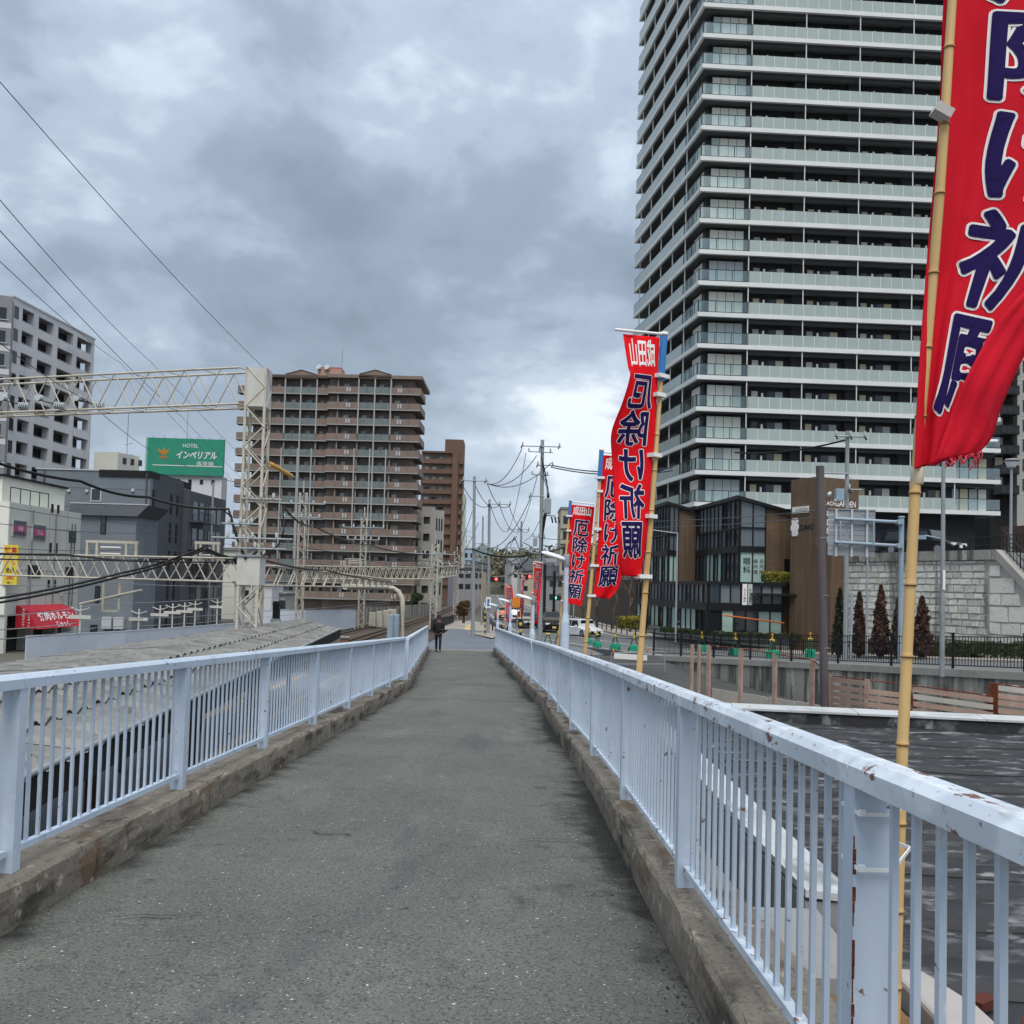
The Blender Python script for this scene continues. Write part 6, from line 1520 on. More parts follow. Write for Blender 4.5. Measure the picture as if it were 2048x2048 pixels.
# ================================================================ vehicles
m_tyre = mat('tyre', '#1a1a1b', .85); m_rim = mat('rim_alloy', '#8d9195', .35, metal=.6); m_cglass = mat('car_glass', '#1c2226', .04, spec=.7); m_hl = mat('headlight', '#dfe6ea', .1, spec=.6); m_tl = mat('tail_light', '#a51c20', .3); m_chrome = mat('chrome', '#b9bcbf', .2, metal=.8)
def car(label, loc, head, paint, L=4.3, W=1.75, H=1.5, suv=False, cat='car', plate='#e0dfd6'):
    """head: direction of the nose in radians (world)"""
    t = thing('parked_car' if cat == 'parked' else 'car', label, 'car', loc)
    R = rotz(head); o = V(loc)
    def T(x, y, z): return o+R @ V((x, y, z))
    b = .55*H if not suv else .56*H
    hood = .30 if not suv else .24
    prof = [(-L/2+.05, .22), (-L/2, .45), (-L/2+.03, b*.95), (-L/2+.12, b+.02), (L*(.5-hood)-.1, b+.05), (L/2-.35, b-.10), (L/2-.05, b-.28), (L/2, .42), (L/2-.06, .22)]
    mb = MB()
    secs = []
    for y, ins in ((-W/2, .06), (-W/2+.06, 0), (W/2-.06, 0), (W/2, .06)):
        secs.append([T(x*(1-ins*.25), y, max(.2, z-(.05 if ins and z > .5 else 0))) for x, z in prof])
    n = len(prof)
    for a, c in zip(secs, secs[1:]): mb.add(a+c, [(i, (i+1) % n, n+(i+1) % n, n+i) for i in range(n)])
    mb.add(secs[0], [tuple(range(n))]); mb.add(secs[-1], [tuple(range(n-1, -1, -1))])
    bevel(mb.build('body', paint, t), .04, 2)
    rear = -L/2+(.12 if suv else .35); fr0 = L*(.5-hood)-.05
    gp = [(rear, b), (rear+(.12 if suv else .35), H-.06), (rear+.5+(.0 if suv else .3), H), (L*.08, H), (L*.17, H-.05), (fr0, b)]
    hw0, hw1 = W/2-.07, W/2-.24
    def ghw(z): return hw0+(hw1-hw0)*(z-b)/(H-b)
    mb = MB(); a = [T(x, -ghw(z), z) for x, z in gp]; c = [T(x, ghw(z), z) for x, z in gp]; n = len(gp)
    mb.add(a+c, [(i, (i+1) % n, n+(i+1) % n, n+i) for i in range(n)]+[tuple(range(n-1, -1, -1)), tuple(range(n, 2*n))]); bevel(mb.build('cabin', paint, t), .03, 2)
    for s in (-1, 1):
        z0, z1 = b+.06, H-.12; xm = (rear+fr0)/2-.1
        for x0, x1, k0, k1 in ((rear+.3, xm-.04, .25, 0), (xm+.04, fr0-.15, 0, .38)):
            MB().prism([T(x0, s*(ghw(z0)+.012), z0), T(x1, s*(ghw(z0)+.012), z0), T(x1-k1*.9, s*(ghw(z1)+.012), z1), T(x0+k0*.6, s*(ghw(z1)+.012), z1)], R @ V((0, -s*.02, 0))).build('side_window', m_cglass, t)
        box('mirror', t, paint, T(fr0-.35, s*(W/2+.06), b+.12), (.12, .2, .13), R)
        hx = box('headlight', t, m_hl, T(L/2-.10, s*(W/2-.30), b-.24), (.14, .38, .15), R); box('tail_light', t, m_tl, T(-L/2+.03, s*(W/2-.2), b-.12), (.08, .3, .24), R)
        for x in (-L*.30, L*.31):
            w_ = tube('wheel', t, m_tyre, T(x, s*(W/2-.2), .32), T(x, s*(W/2+.01), .32), .32, 18); tube('rim', w_, m_rim, T(x, s*(W/2+.0), .32), T(x, s*(W/2+.02), .32), .20, 14)
    def slab(x0, z0, x1, z1, wa, wb, nm):
        dx, dz = x1-x0, z1-z0; l_ = math.hypot(dx, dz); nx, nz = dz/l_*.014, -dx/l_*.014
        if (nx > 0) != (x0 > 0): nx, nz = -nx, -nz
        MB().prism([T(x0+nx, -wa, z0+nz), T(x0+nx, wa, z0+nz), T(x1+nx, wb, z1+nz), T(x1+nx, -wb, z1+nz)], R @ V((-nx*1.2, 0, -nz*1.2))).build(nm, m_cglass, t)
    slab(fr0-.06, b+.05, L*.17+.03, H-.07, hw0-.08, hw1-.04, 'windscreen')
    slab(rear+.02, b+.06, rear+(.11 if suv else .33), H-.10, hw0-.1, hw1-.05, 'rear_window')
    box('grille', t, m_blackp, T(L/2-.005, 0, b-.36), (.06, W*.55, .18), R); box('bumper_intake', t, m_blackp, T(L/2-.01, 0, .34), (.05, W*.6, .14), R)
    box('number_plate', t, mat('plate_'+plate[1:], plate, .5), T(L/2+.03, 0, .48), (.02, .34, .17), R); box('number_plate', t, mat('plate_'+plate[1:], plate, .5), T(-L/2-.01, 0, .62), (.02, .34, .17), R)
    box('grille_bar', t, m_chrome, T(L/2+.0, 0, b-.27), (.05, W*.6, .03), R)
    return t
pw = mat('car_white', '#d8dadc', .25, coat=.6); pb = mat('car_black', '#070708', .35, coat=.15, spec=.2); po = mat('car_orange', '#c06038', .3, coat=.5); pd = mat('car_dark_grey', '#2b2e33', .25, coat=.6)
def gz(px, py, z): q = atz(px, py, z); return V((q.x, q.y, z))
car('white hatchback driving towards the viewer on the road', V((gx(1166, 80.5), 80.5, -4.1)), math.radians(-62), pw, 4.2, 1.72, 1.48)
car('black van-like car with a pale grille left of the white hatchback', V((gx(1103, 88), 88, -4.1)), math.radians(-84), pb, 4.5, 1.8, 1.85, True, plate='#d9c46a')
car('dark car half hidden behind the curled red banner', V((gx(1057, 96), 96, -4.15)), math.radians(-80), pd, 4.4, 1.75, 1.6, True)
car('white delivery van behind the farthest red banners', V((gx(1031, 112), 112, -4.2)), math.radians(-84), pw, 4.8, 1.8, 2.0, True)
car('small orange car at the left of the far traffic', V((gx(1005, 118), 118, -4.2)), math.radians(-85), po, 3.6, 1.6, 1.6, True)
car('black estate car parked on the terrace above the stone wall', wallpt(-2.6, 16.6, WT_-.05), math.atan2(-RD.y, -RD.x)+.25, pb, 4.6, 1.8, 1.5, True)
car('black car cut off by the right edge, behind the roadside fence', rp(-21.5, 6.6, .02), math.atan2(RD.y, RD.x)-.1, pb, 4.3, 1.75, 1.6, True)

# ================================================================ planting
m_con = mat('conifer_brown', '#573f34', .9, [('#3f2d25', 3, .4, .65, .8), ('#5c4a3a', 6, .5, .7, .6)])
m_congr = mat('conifer_green', '#3b4030', .9, [('#2a2f22', 3, .4, .65, .8)])
m_leafy = mat('hedge_yellow', '#8f8430', .85, [('#6b6a26', 5, .4, .65, .7), ('#b0a042', 8, .5, .7, .6)])
m_leafg = mat('hedge_green', '#3f4a2c', .9, [('#2d371f', 4, .4, .65, .8), ('#586238', 7, .5, .7, .5)])
m_bark = mat('bark_grey', '#564a42', .9, [('#3f362f', (4, 4, 1), .4, .65, .7)])
m_twig = mat('twig_brown', '#5f5049', .9)
def leaf_cloud(pts, size, seed, flat=.0):
    r = np.random.RandomState(seed); n = len(pts); a = r.normal(size=(n, 3)); a /= np.linalg.norm(a, axis=1)[:, None]
    b = np.cross(a, r.normal(size=(n, 3))); b /= np.linalg.norm(b, axis=1)[:, None]; s = size*(.6+.8*r.rand(n, 1)); P = np.asarray(pts)
    v = np.stack([P-a*s, P+b*s*.6, P+a*s, P-b*s*.6], 1).reshape(-1, 3); f = np.arange(4*n).reshape(n, 4)
    return v, f
def leaf_obj(name, pts, size, m, parent, seed=1):
    v, f = leaf_cloud(pts, size, seed); me = bpy.data.meshes.new(name); me.from_pydata(v.tolist(), [], f.tolist()); me.materials.append(m); return put(bpy.data.objects.new(name, me), parent)
def conifer(label, b, h, r, m_, seed):
    t = thing('conifer', label, 'tree', b, 'columnar conifers'); q = np.random.RandomState(seed); n = 5200
    f = q.rand(n)**1.25; prof = np.minimum(1, f*9+.25)*(1-f)**.62; ang = q.rand(n)*6.283
    lob = 1+.28*np.sin(ang*3+f*14+seed)+.22*np.sin(ang*5-f*31+seed*2)
    rad = r*prof*lob*(.35+.70*q.rand(n)**.6)
    pts = np.stack([b.x+rad*np.cos(ang), b.y+rad*np.sin(ang), b.z+.08+f*h], 1)
    leaf_obj('foliage', pts, .075, m_, t, seed); tube('trunk', t, m_bark, b-ZV*.1, b+ZV*h*.85, .07, 8, .02)
for k, (px, pyt, Y, r, lab) in enumerate(((1679, 1168, 50, .34, 'slim dark conifer left of the utility pole'), (1718, 1176, 49, .36, 'brown columnar conifer right of the utility pole'), (1761, 1162, 48, .44, 'tall brown conifer under the road sign, third from the left'), (1796, 1190, 47.5, .32, 'brown conifer half hidden by the road sign post'), (1844, 1186, 46.5, .46, 'brown columnar conifer right of the near bamboo pole'))):
    s_ = (V((gx(px, Y), Y, 0))-RO).dot(RD); b = V((gx(px, Y, 1270), Y, zs(s_)+.1)); conifer(lab, b, (hz(px, pyt, Y)-b.z)*.92, r, m_congr if k == 0 else m_con, 20+k)
def hedge(name, label, pts, w, h, m_, seed, dens=900, size=.06):
    t = thing(name, label, 'hedge', pts[0]); q = np.random.RandomState(seed); P = []
    for a, b in zip(pts, pts[1:]):
        n = int((b-a).length*dens); f = q.rand(n); off = (q.rand(n)-.5)*w; z = q.rand(n)**.6*h*(1+.12*np.sin(f*40+seed)); d = (b-a).normalized(); s = V((d.y, -d.x, 0))
        P.append(np.stack([a.x+(b.x-a.x)*f+s.x*off, a.y+(b.y-a.y)*f+s.y*off, a.z+(b.z-a.z)*f+z], 1))
        box('hedge_core', t, m_leafg, (a+b)/2+ZV*h*.42, ((b-a).length, w*.7, h*.75), rotz(math.atan2(d.y, d.x)))
    leaf_obj('foliage', np.concatenate(P), size, m_, t, seed)
hedge('hedge', 'low dark green hedge at the foot of the stone wall behind the fence', [rp(-2, 12.2, .1), rp(-10, 12.2, .1), rp(-19, 12.2, .1)], .8, .75, m_leafg, 3, 500, .07)
hedge('hedge', 'clipped yellow green hedge on the low roof of the shop building', [FP.p(1.2, .35, zpod+.12), FP.p(4.6, .35, zpod+.12)], .9, .65, m_leafy, 5, 1800, .055)
hedge('hedge', 'low yellow green hedge at the foot of the dark glass front', [G.p(-4.2, 3, GZ), G.p(-1.2, -2.9, GZ), G.p(3.6, -2.9, GZ)], .6, .32, m_leafg, 7, 700, .06)
hedge('hedge', 'dry yellow hedge left of the shop building behind the white car', [at(1245, 1258, 78), at(1285, 1258, 76)], 1.4, .95, m_leafy, 9, 1100, .09)
def bare_tree(label, b, h, seed, spread=.5, depth=5, m_=m_twig, group=None):
    t = thing('bare_tree', label, 'tree', b, group); q = random.Random(seed); trunk = MB(); tw_ = MB()
    def grow(p, d, l, r, k):
        e = p+d*l; mid = p.lerp(e, .5)+V((q.uniform(-1, 1), q.uniform(-1, 1), 0))*l*.05
        (trunk if k > depth-2 else tw_).path([p, mid, e], lambda f: r*(1-.35*f), 6 if k > depth-2 else 4)
        if k == 0: return
        for i in range(2 if k > 1 and q.random() < .35 else 3):
            nd = (d+V((q.uniform(-1, 1), q.uniform(-1, 1), q.uniform(-.15, .55)))*spread*1.35).normalized(); grow(e if i else p.lerp(e, q.uniform(.6, 1)), nd, l*q.uniform(.62, .82), r*.58, k-1)
    grow(b, V((q.uniform(-.04, .04), 0, 1)), h*.30, h*.022, depth)
    trunk.build('trunk', m_bark, t, fixn=False); tw_.build('crown', m_, t, fixn=False)
bare_tree('small bare tree at the entrance of the shop building', FP.p(4.0, -1.9, GZ), 3.4, 3, .55, 5)
for k, (px, Y, h, lab) in enumerate(((1165, 104, 7, 'bare brown tree behind the white car, leftmost of a row'), (1195, 100, 7.5, 'bare brown tree below the half hidden banner'), (1228, 96, 8, 'bare brown tree below the large mirrored banner'), (1262, 90, 7.5, 'bare brown tree left of the leaning bamboo pole'), (1292, 86, 7.5, 'bare brown tree right beside the shop building'))):
    bare_tree(lab, V((gx(px, Y), Y, -4.2)), h, 40+k, .55, 6)
for k, (px, Y, h) in enumerate(((790, 150, 6), (812, 155, 6.5))): bare_tree('bare grey tree by the car park wall, %s from the left' % ORD[k], V((gx(px, Y), Y, ZG)), h, 60+k, .6, 5)
def bush_tree(label, b, h, r, m_, seed, n=4500):
    t = thing('leafy_tree', label, 'tree', b); q = np.random.RandomState(seed); pts = []
    for k in range(9):
        c = np.array([b.x+q.uniform(-.55, .55)*r, b.y+q.uniform(-.5, .5)*r, b.z+h*(.45+.4*q.rand())]); v = q.normal(size=(n//9, 3)); v /= np.linalg.norm(v, axis=1)[:, None]; pts.append(c+v*r*.5*(.4+.6*q.rand(n//9, 1)))
    leaf_obj('crown', np.concatenate(pts), .16, m_, t, seed); tube('trunk', t, m_bark, b, b+ZV*h*.6, .16, 8, .07)
bush_tree('small dark evergreen in front of the car park', V((gx(834, 158), 158, ZG)), 4.2, 1.1, m_leafg, 5); bush_tree('small brown leafed shrub at the end of the black street fence', V((gx(929, 104), 104, -4.2)), 2.6, .8, mat('leaf_brown', '#5c4a33', .9, [varied('#5c4a33')]), 8)

# ================================================================ street furniture
def barricade(label, q, a, group='green weighted barricades'):
    t = thing('barricade', label, 'barricade', q, group); R = rotz(a); m1 = mat('barricade_yellow', '#c9a93c', .5); m2 = mat('barricade_green', '#1d4a34', .5); m3 = mat('weight_green', '#1f9c7d', .5)
    for s in (-1, 1):
        for s2 in (-1, 1):
            p0 = q+R @ V((s*.10, s2*.34, 0)); p1 = q+R @ V((s*.02, s2*.05, .82)); tube('leg', t, m2, p0, p1, .022, 8)
    tube('hinge_bar', t, m1, q+R @ V((-.1, 0, .8)), q+R @ V((.1, 0, .8)), .06, 8); tube('pipe_cradle', t, m1, q+R @ V((0, 0, .8)), q+R @ V((0, 0, 1.02)), .035, 8); tube('beacon', t, mat('beacon_amber', '#c7842c', .4), q+R @ V((0, 0, .98)), q+R @ V((0, 0, 1.1)), .045, 8)
    bevel(box('water_weight', t, m3, q+R @ V((0, -.03, .2)), (.42, .5, .34), R), .06); tube('brace', t, m2, q+R @ V((0, -.25, .3)), q+R @ V((0, .25, .3)), .018, 6)
for k, (px, py, z, lab) in enumerate(((1178, 1288, -3.85, 'green weighted barricade left of the leaning bamboo pole, farthest left'), (1194, 1295, -3.72, 'green weighted barricade between the half hidden and the mirrored banner'), (1230, 1300, -3.62, 'green weighted barricade left of the large mirrored banner pole'), (1268, 1303, -3.56, 'green weighted barricade touching the large mirrored banner pole'), (1403, 1304, -3.3, 'green weighted barricade behind the fence, leftmost of four'), (1470, 1312, -3.05, 'green weighted barricade behind the fence, second of four'), (1544, 1318, -2.85, 'green weighted barricade behind the fence, third of four'), (1620, 1316, -2.75, 'green weighted barricade behind the fence, beside the dark steel post'))):
    barricade(lab, gz(px, py, z), .4*k)
for k, (px, py) in enumerate(((1095, 1297), (1118, 1293))): 
    q = gz(px, py, -3.6); t = thing('barricade', 'dark barricade frame near the tallest utility pole, %s of two' % ORD[k], 'barricade', q, 'dark barricade frames')
    for s in (-1, 1): tube('leg', t, mat('barricade_green', '#1d4a34', .5), q+V((s*.32, 0, 0)), q+V((s*.04, 0, .85)), .03, 8)
    tube('cradle', t, mat('barricade_yellow', '#c9a93c', .5), q+V((-.12, 0, .85)), q+V((.12, 0, .85)), .06, 8); tube('brace', t, m_galv, q+V((-.2, 0, .35)), q+V((.2, 0, .35)), .02, 6)
wb = thing('barrier_frame', 'steel barrier frame with a blank white board beside the ramp', 'barrier', gz(1275, 1338, -3.9)); Y_b = 46.0
a, b = at(1223, 1306, 46.6), at(1330, 1304, 45.4); zb0, zb1 = hz(1225, 1332, 46.6), hz(1332, 1342, 45.4)
for q, z in ((a, zb0), (b, zb1)): tube('leg', wb, m_galv, V((q.x, q.y, z-.15)), q+ZV*.03, .028, 8)
tube('top_rail', wb, m_galv, a, b, .026, 8); tube('bottom_rail', wb, m_galv, V((a.x, a.y, a.z-.55)), V((b.x, b.y, b.z-.58)), .024, 8)
d = b-a; box('board', wb, m_prwhite, a.lerp(b, .36)-ZV*.2+V((0, -.04, 0)), (d.length*.62, .03, .26), rotz(math.atan2(d.y, d.x)))
for f in (.04, .68): tube('beacon', wb, mat('beacon_amber', '#c7842c', .4), a.lerp(b, f), a.lerp(b, f)+ZV*.2, .05, 8)
w2 = thing('barrier_frame', 'small steel barrier frame left of the white board', 'barrier', gz(1190, 1322, -3.7)); a, b = at(1140, 1310, 46), at(1198, 1310, 45.6)
for q in (a, b): tube('leg', w2, m_galv, V((q.x, q.y, -4.0)), q, .028, 8)
tube('top_rail', w2, m_galv, a, b, .026, 8)
for f in (.2, .75): tube('beacon', w2, mat('beacon_amber', '#c7842c', .4), a.lerp(b, f), a.lerp(b, f)+ZV*.2, .05, 8)
# dark guard rail with posts on the far side of the road
fg2 = thing('guard_fence', 'low black guard fence on the far side of the road behind the white car', 'fence', (9, 80, -4))
P = [V((p.x, p.y, p.z)) for p in offs(cpts[5:12], 5.0, .1)]
for a, b in zip(P, P[1:]):
    n = max(2, int((b-a).length/2.2))
    for k in range(n): tube('post', fg2, m_blackp, a.lerp(b, k/n), a.lerp(b, k/n)+ZV*.85, .05, 8)
    for h in (.75, .45): tube('rail', fg2, m_blackp, a+ZV*h, b+ZV*h, .035, 6)
bw = thing('street_fence', 'curved black mesh fence between the street corner and the tracks', 'fence', at(885, 1250, 75))
P = [onap(862, 1262, -.1), onap(880, 1256, -.1), onap(895, 1250, -.1), onap(908, 1245, -.1)]
for a, b in zip(P, P[1:]):
    for k in range(8): tube('bar', bw, m_blackp, a.lerp(b, k/8), a.lerp(b, k/8)+ZV*1.15, .03, 5)
    for h in (1.15, .1): tube('rail', bw, m_blackp, a+ZV*h, b+ZV*h, .04, 5)
    d = b-a; box('mesh_panel', bw, mat('mesh_dark', '#22242a', .7), (a+b)/2+ZV*.6, (d.length-.06, .02, .95), M((d.normalized(), ZV.cross(d.normalized()), ZV)).transposed())
for k in range(7):
    q = onap(985+k*6, 1262+1.5*k, 0); tag(tube('bollard', None, m_blackp, q, q+ZV*.75, .07, 8), 'short black bollard on the corner pavement, %s from the left' % (ORD+('seventh',))[k], 'bollard', 'black bollards on the corner')
for k, (px, Y) in enumerate(((782, 44.5), (793, 45.5))):
    q = at(px, 1230, Y); o = box('equipment_panel', None, m_galvb, (q.x, Y, (hz(px, 1229, Y)+zp(44)-.4)/2), (.26, .5, hz(px, 1229, Y)-zp(44)+.4)); tag(bevel(o, .02), 'blue grey equipment panel left of the walking person, %s of two' % ORD[k], 'panel', 'equipment panels')

# ================================================================ lower right: lot, slatted fence, flat black roof
m_slat = mat('slat_pink', '#a98d7e', .75, [('#bfae9f', 2, .45, .7, .6), ('#8f7465', (1, 1, 6), .5, .7, .6)]); m_slatw = mat('slat_pale', '#bdb6ac', .75, [varied('#bdb6ac')]); m_rustp = mat('rusted_post', '#6b3520', .9, [('#b9a595', (4, 4, 2), .55, .68, .8), ('#3f1d12', 5, .5, .7, .7)])
sf = thing('slat_fence', 'weathered pinkish slatted fence behind the black roof', 'fence', at(1800, 1450, 25))
top = [(1418, 1292, 33.5), (1482, 1299, 31.6), (1550, 1310, 29.8), (1625, 1321, 28.0), (1662, 1354, 27.2), (1735, 1362, 25.8), (1820, 1372, 25.3), (1985, 1394, 24.4), (1988, 1369, 24.38), (2110, 1384, 24.0)]
TP = [at(*p) for p in top]; d0 = (TP[-1]-TP[0])
for i, p in enumerate(TP):
    rusty = i in (6, 7, 8); box('post', sf, m_rustp if rusty else m_slat, (p.x, p.y, (p.z+ZG)/2+.02), (.13 if not rusty else .22, .09, p.z-ZG+.04), rotz(math.atan2(d0.y, d0.x)))
for k in range(2):
    q = TP[0]+V((-.28-.25*k, .3, .02)); box('post', sf, m_slat, (q.x, q.y, (q.z+ZG)/2), (.09, .09, q.z-ZG), rotz(math.atan2(d0.y, d0.x)))
sr = random.Random(8)
for i in (4, 5, 6, 8):
    a, b = TP[i], TP[i+1]; d = b-a; ex = V((d.x, d.y, d.z)).normalized(); Rm = M((ex, ZV.cross(ex).normalized(), ex.cross(ZV.cross(ex).normalized()))).transposed()
    for r in range(8):
        if sr.random() < .1: continue
        c = (a+b)/2-ZV*(.08+.185*r)+V((0, -.06, sr.uniform(-.015, .015))); box('slat', sf, m_slat if sr.random() < .72 else m_slatw, c, (d.length-.02, .025, .128), Rm)
for a, b in zip(TP, TP[1:]): tube('top_wire', sf, m_rustp, a+ZV*.03, b+ZV*.03, .018, 6)
cb_ = thing('board_row', 'pale boards leaning along the foot of the stained retaining wall', 'boards', at(1540, 1400, 33))
for k in range(5):
    a = at(1425+56*k, 1384+9*k, 35.5-1.3*k); b = at(1478+56*k, 1392+9*k, 34.3-1.3*k); d = b-a; box('board', cb_, m_slatw, (a+b)/2-ZV*.12, (d.length, .04, .5), rotz(math.atan2(d.y, d.x)))
# flat roof with parapet
m_felt = mat('roof_felt', '#303032', .8, [('#3d3d3f', .8, .45, .7, .7), ('#1b1b1c', 1.1, .5, .68, .7), ('#77777a', (1.0, 1.9, 1), .53, .68, .75, 9), ('#979798', (1.7, 3.0, 1), .57, .68, .75, 9)], bump=(.6, 7, .03), spec=.4)
m_flash = mat('roof_flashing', '#b9bcbd', .55, [('#8f9294', (1, 1, 1), .45, .7, .6), ('#55575a', (1.5, .6, 1), .62, .7, .6), ('#d5d8d8', 3, .55, .7, .5)])
m_ledge = mat('ledge_concrete', '#8d8d8c', .85, [('#777776', 1.5, .4, .7, .6), ('#6f6a63', (2, 2, 2), .6, .7, .5)]); m_rustpl = mat('rusty_plate', '#6f5436', .7, [('#8a6a3e', 1.2, .4, .65, .8), ('#4d3520', 3, .5, .7, .7), ('#86807a', 2, .6, .7, .7)])
fr = thing('flat_roof_building', 'black felt covered flat roof with pale metal edges below the right railing', 'building', (10, 14, ZG)); ZR = -3.2
rc = [V((2.5, 3.5, ZR)), V((26, 1.5, ZR)), V((26, 20.6, ZR)), V((2.75, 24.3, ZR))]
mb = MB(); n = 24
gr = [[rc[0].lerp(rc[1], i/n).lerp(rc[3].lerp(rc[2], i/n), j/n)+ZV*(.03*math.sin(i*2.1+j)+rnd.uniform(-.012, .012)) for i in range(n+1)] for j in range(n+1)]
for j in range(n):
    mb = MB(); lift = .012*(j % 2)+rnd.uniform(0, .008)
    mb.add([p+ZV*lift+V((0, rnd.uniform(-.02, .02)+(.03 if rr_ else -.03), 0)) for rr_, r in enumerate((gr[j], gr[j+1])) for p in r], [(i, i+1, n+1+i+1, n+1+i) for i in range(n)], True)
    o = mb.build('felt_sheet', m_felt, fr, smooth=True); so = o.modifiers.new('solid', 'SOLIDIFY'); so.thickness = .012; so.offset = 1
mb = MB(); mb.prism([rc[3]+V((0, .0, -.15)), rc[2]+V((0, 0, -.15)), rc[2]+V((0, .28, -.15)), rc[3]+V((0, .28, -.15))], (0, 0, .42)); mb.build('parapet', m_felt, fr)
for k in range(8):
    a, b = rc[3].lerp(rc[2], k/8+.0004), rc[3].lerp(rc[2], (k+1)/8-.0004); MB().prism([a+V((0, -.05, .275)), b+V((0, -.05, .275)), b+V((0, .50, .33)), a+V((0, .50, .33))], (0, 0, .05)).build('parapet_cap', m_flash, fr)
mb = MB(); mb.prism([V((q.x, q.y, ZG)) for q in rc], (0, 0, ZR-.2-ZG)); mb.build('walls', m_concst, fr)
# metal cap and ledges between roof and ramp
for k in range(6):
    y0, y1 = 7.7+2.75*k, 7.7+2.75*(k+1)-.02; x0, x1 = 2.42+.02*k, 2.42+.02*(k+1)
    MB().prism([V((x0, y0, -2.42)), V((x0+.42, y0, -2.46)), V((x1+.42, y1, -2.46)), V((x1, y1, -2.42))], (0, 0, .06)).build('side_cap', m_flash, fr)
mb = MB(); mb.prism([V((2.42, 7.72, -2.46)), V((2.82, 7.72, -2.46)), V((2.92, 24, -2.46)), V((2.52, 24, -2.46))], (0, 0, -1.4)); mb.build('side_wall', m_ledge, fr)
mb = MB(); mb.prism([V((1.45, 6.36, -2.52)), V((2.45, 6.36, -2.52)), V((2.5, 7.68, -2.5)), V((1.5, 7.68, -2.5))], (0, 0, -.25)); mb.build('ledge', m_ledge, fr)
mb = MB(); mb.prism([V((1.4, .5, -2.66)), V((2.5, .5, -2.66)), V((2.55, 6.34, -2.62)), V((1.45, 6.34, -2.62))], (0, 0, -.15)); mb.build('rusty_tray', m_rustpl, fr)
mb = MB(); mb.prism([V((2.6, 2.6, -2.55)), V((2.98, 2.4, -2.55)), V((2.95, 6.0, -2.5)), V((2.84, 6.5, -2.5)), V((2.62, 6.55, -2.5))], (0, 0, -.2)); bevel(mb.build('corner_cap', mat('cap_pinkish', '#ada6a3', .8, [varied('#ada6a3')]), fr), .03)
for k in range(3):
    tag(box('loose_brick', None, mat('brick_red', '#55291d', .9, [varied('#6e3524', .6)]), (3.72+.14*k, 7.45-.42*k, ZR+.1), (.24, .12, .07), rotz(.6+.5*k)), 'broken red brick lying on the black roof, %s from the left' % ORD[k], 'brick', 'loose bricks on the roof')

# ================================================================ distant town, hills
m_hill = mat('hill_wood', '#6a6650', .95, [('#555542', .05, .4, .65, .8), ('#857c60', .09, .5, .7, .6)]); m_mtn = mat('mountain', '#4a5a52', .95)
def ridge_mesh(name, pts, Y, dep, m_, seed):
    """skyline (px, py) at depth Y falling to the ground behind and in front"""
    mb = MB(); q = random.Random(seed); top = []
    for (x0, y0), (x1, y1) in zip(pts, pts[1:]):
        for k in range(8): top.append(at(x0+(x1-x0)*k/8, y0+(y1-y0)*k/8, Y)+ZV*q.uniform(-.02, .02)*Y*.02)
    rows = [[V((p.x, p.y-dep, ZG-1)) for p in top], [p+V((0, -dep*.5, -(p.z-ZG)*.45)) for p in top], top, [V((p.x, p.y+dep, ZG-1)) for p in top]]
    for a, b in zip(rows, rows[1:]): mb.strip(a, b)
    return struct(mb.build(name, m_, smooth=True))
ridge_mesh('mountain', [(640, 1140), (900, 1112), (940, 1100), (968, 1088), (985, 1097), (1003, 1108), (1040, 1116), (1200, 1110), (1500, 1130)], 6000, 900, m_mtn, 1)
ridge_mesh('hill', [(860, 1168), (960, 1150), (990, 1128), (1010, 1118), (1050, 1112), (1085, 1114), (1110, 1110), (1160, 1106), (1240, 1100), (1400, 1110)], 620, 160, m_hill, 2)
q = np.random.RandomState(3); pts = []
for k in range(420):
    px = q.uniform(985, 1250); py = 1118-(px-1000)*.06+q.uniform(0, 30); Y = 560-q.rand()*110; c = at(px, py, Y); pts.append(np.array(c)+q.normal(size=(26, 3))*np.array([4, 4, 2.6]))
tag(leaf_obj('hillside_wood', np.concatenate(pts), 1.3, m_hill, None, 4), 'brown green wood covering the far hillside', 'wood', kind='stuff')
hm = [mat('house_%d' % i, c, .85, [varied(c, .85, .5, .2)]) for i, c in enumerate(('#c3c2bd', '#b3aa9d', '#8f8f92', '#d3d1c8', '#9d8b7c', '#a9b0b4'))]; rm = [mat('roof_%d' % i, c, .8, [varied(c)]) for i, c in enumerate(('#4a4c52', '#5c5048', '#6f7378', '#3f4348'))]
hr = random.Random(21); spots = []
for k in range(84):
    Y = hr.uniform(170, 470); px = hr.uniform(926, 1165)
    spots.append((px, Y))
spots.sort()
def nth(k):
    k += 1; return '%d%s from the left' % (k, 'th' if 10 <= k % 100 <= 20 else {1: 'st', 2: 'nd', 3: 'rd'}.get(k % 10, 'th'))
cname = ('white', 'beige', 'grey', 'cream', 'tan', 'pale blue grey'); rname = ('dark slate', 'brown', 'light grey', 'charcoal')
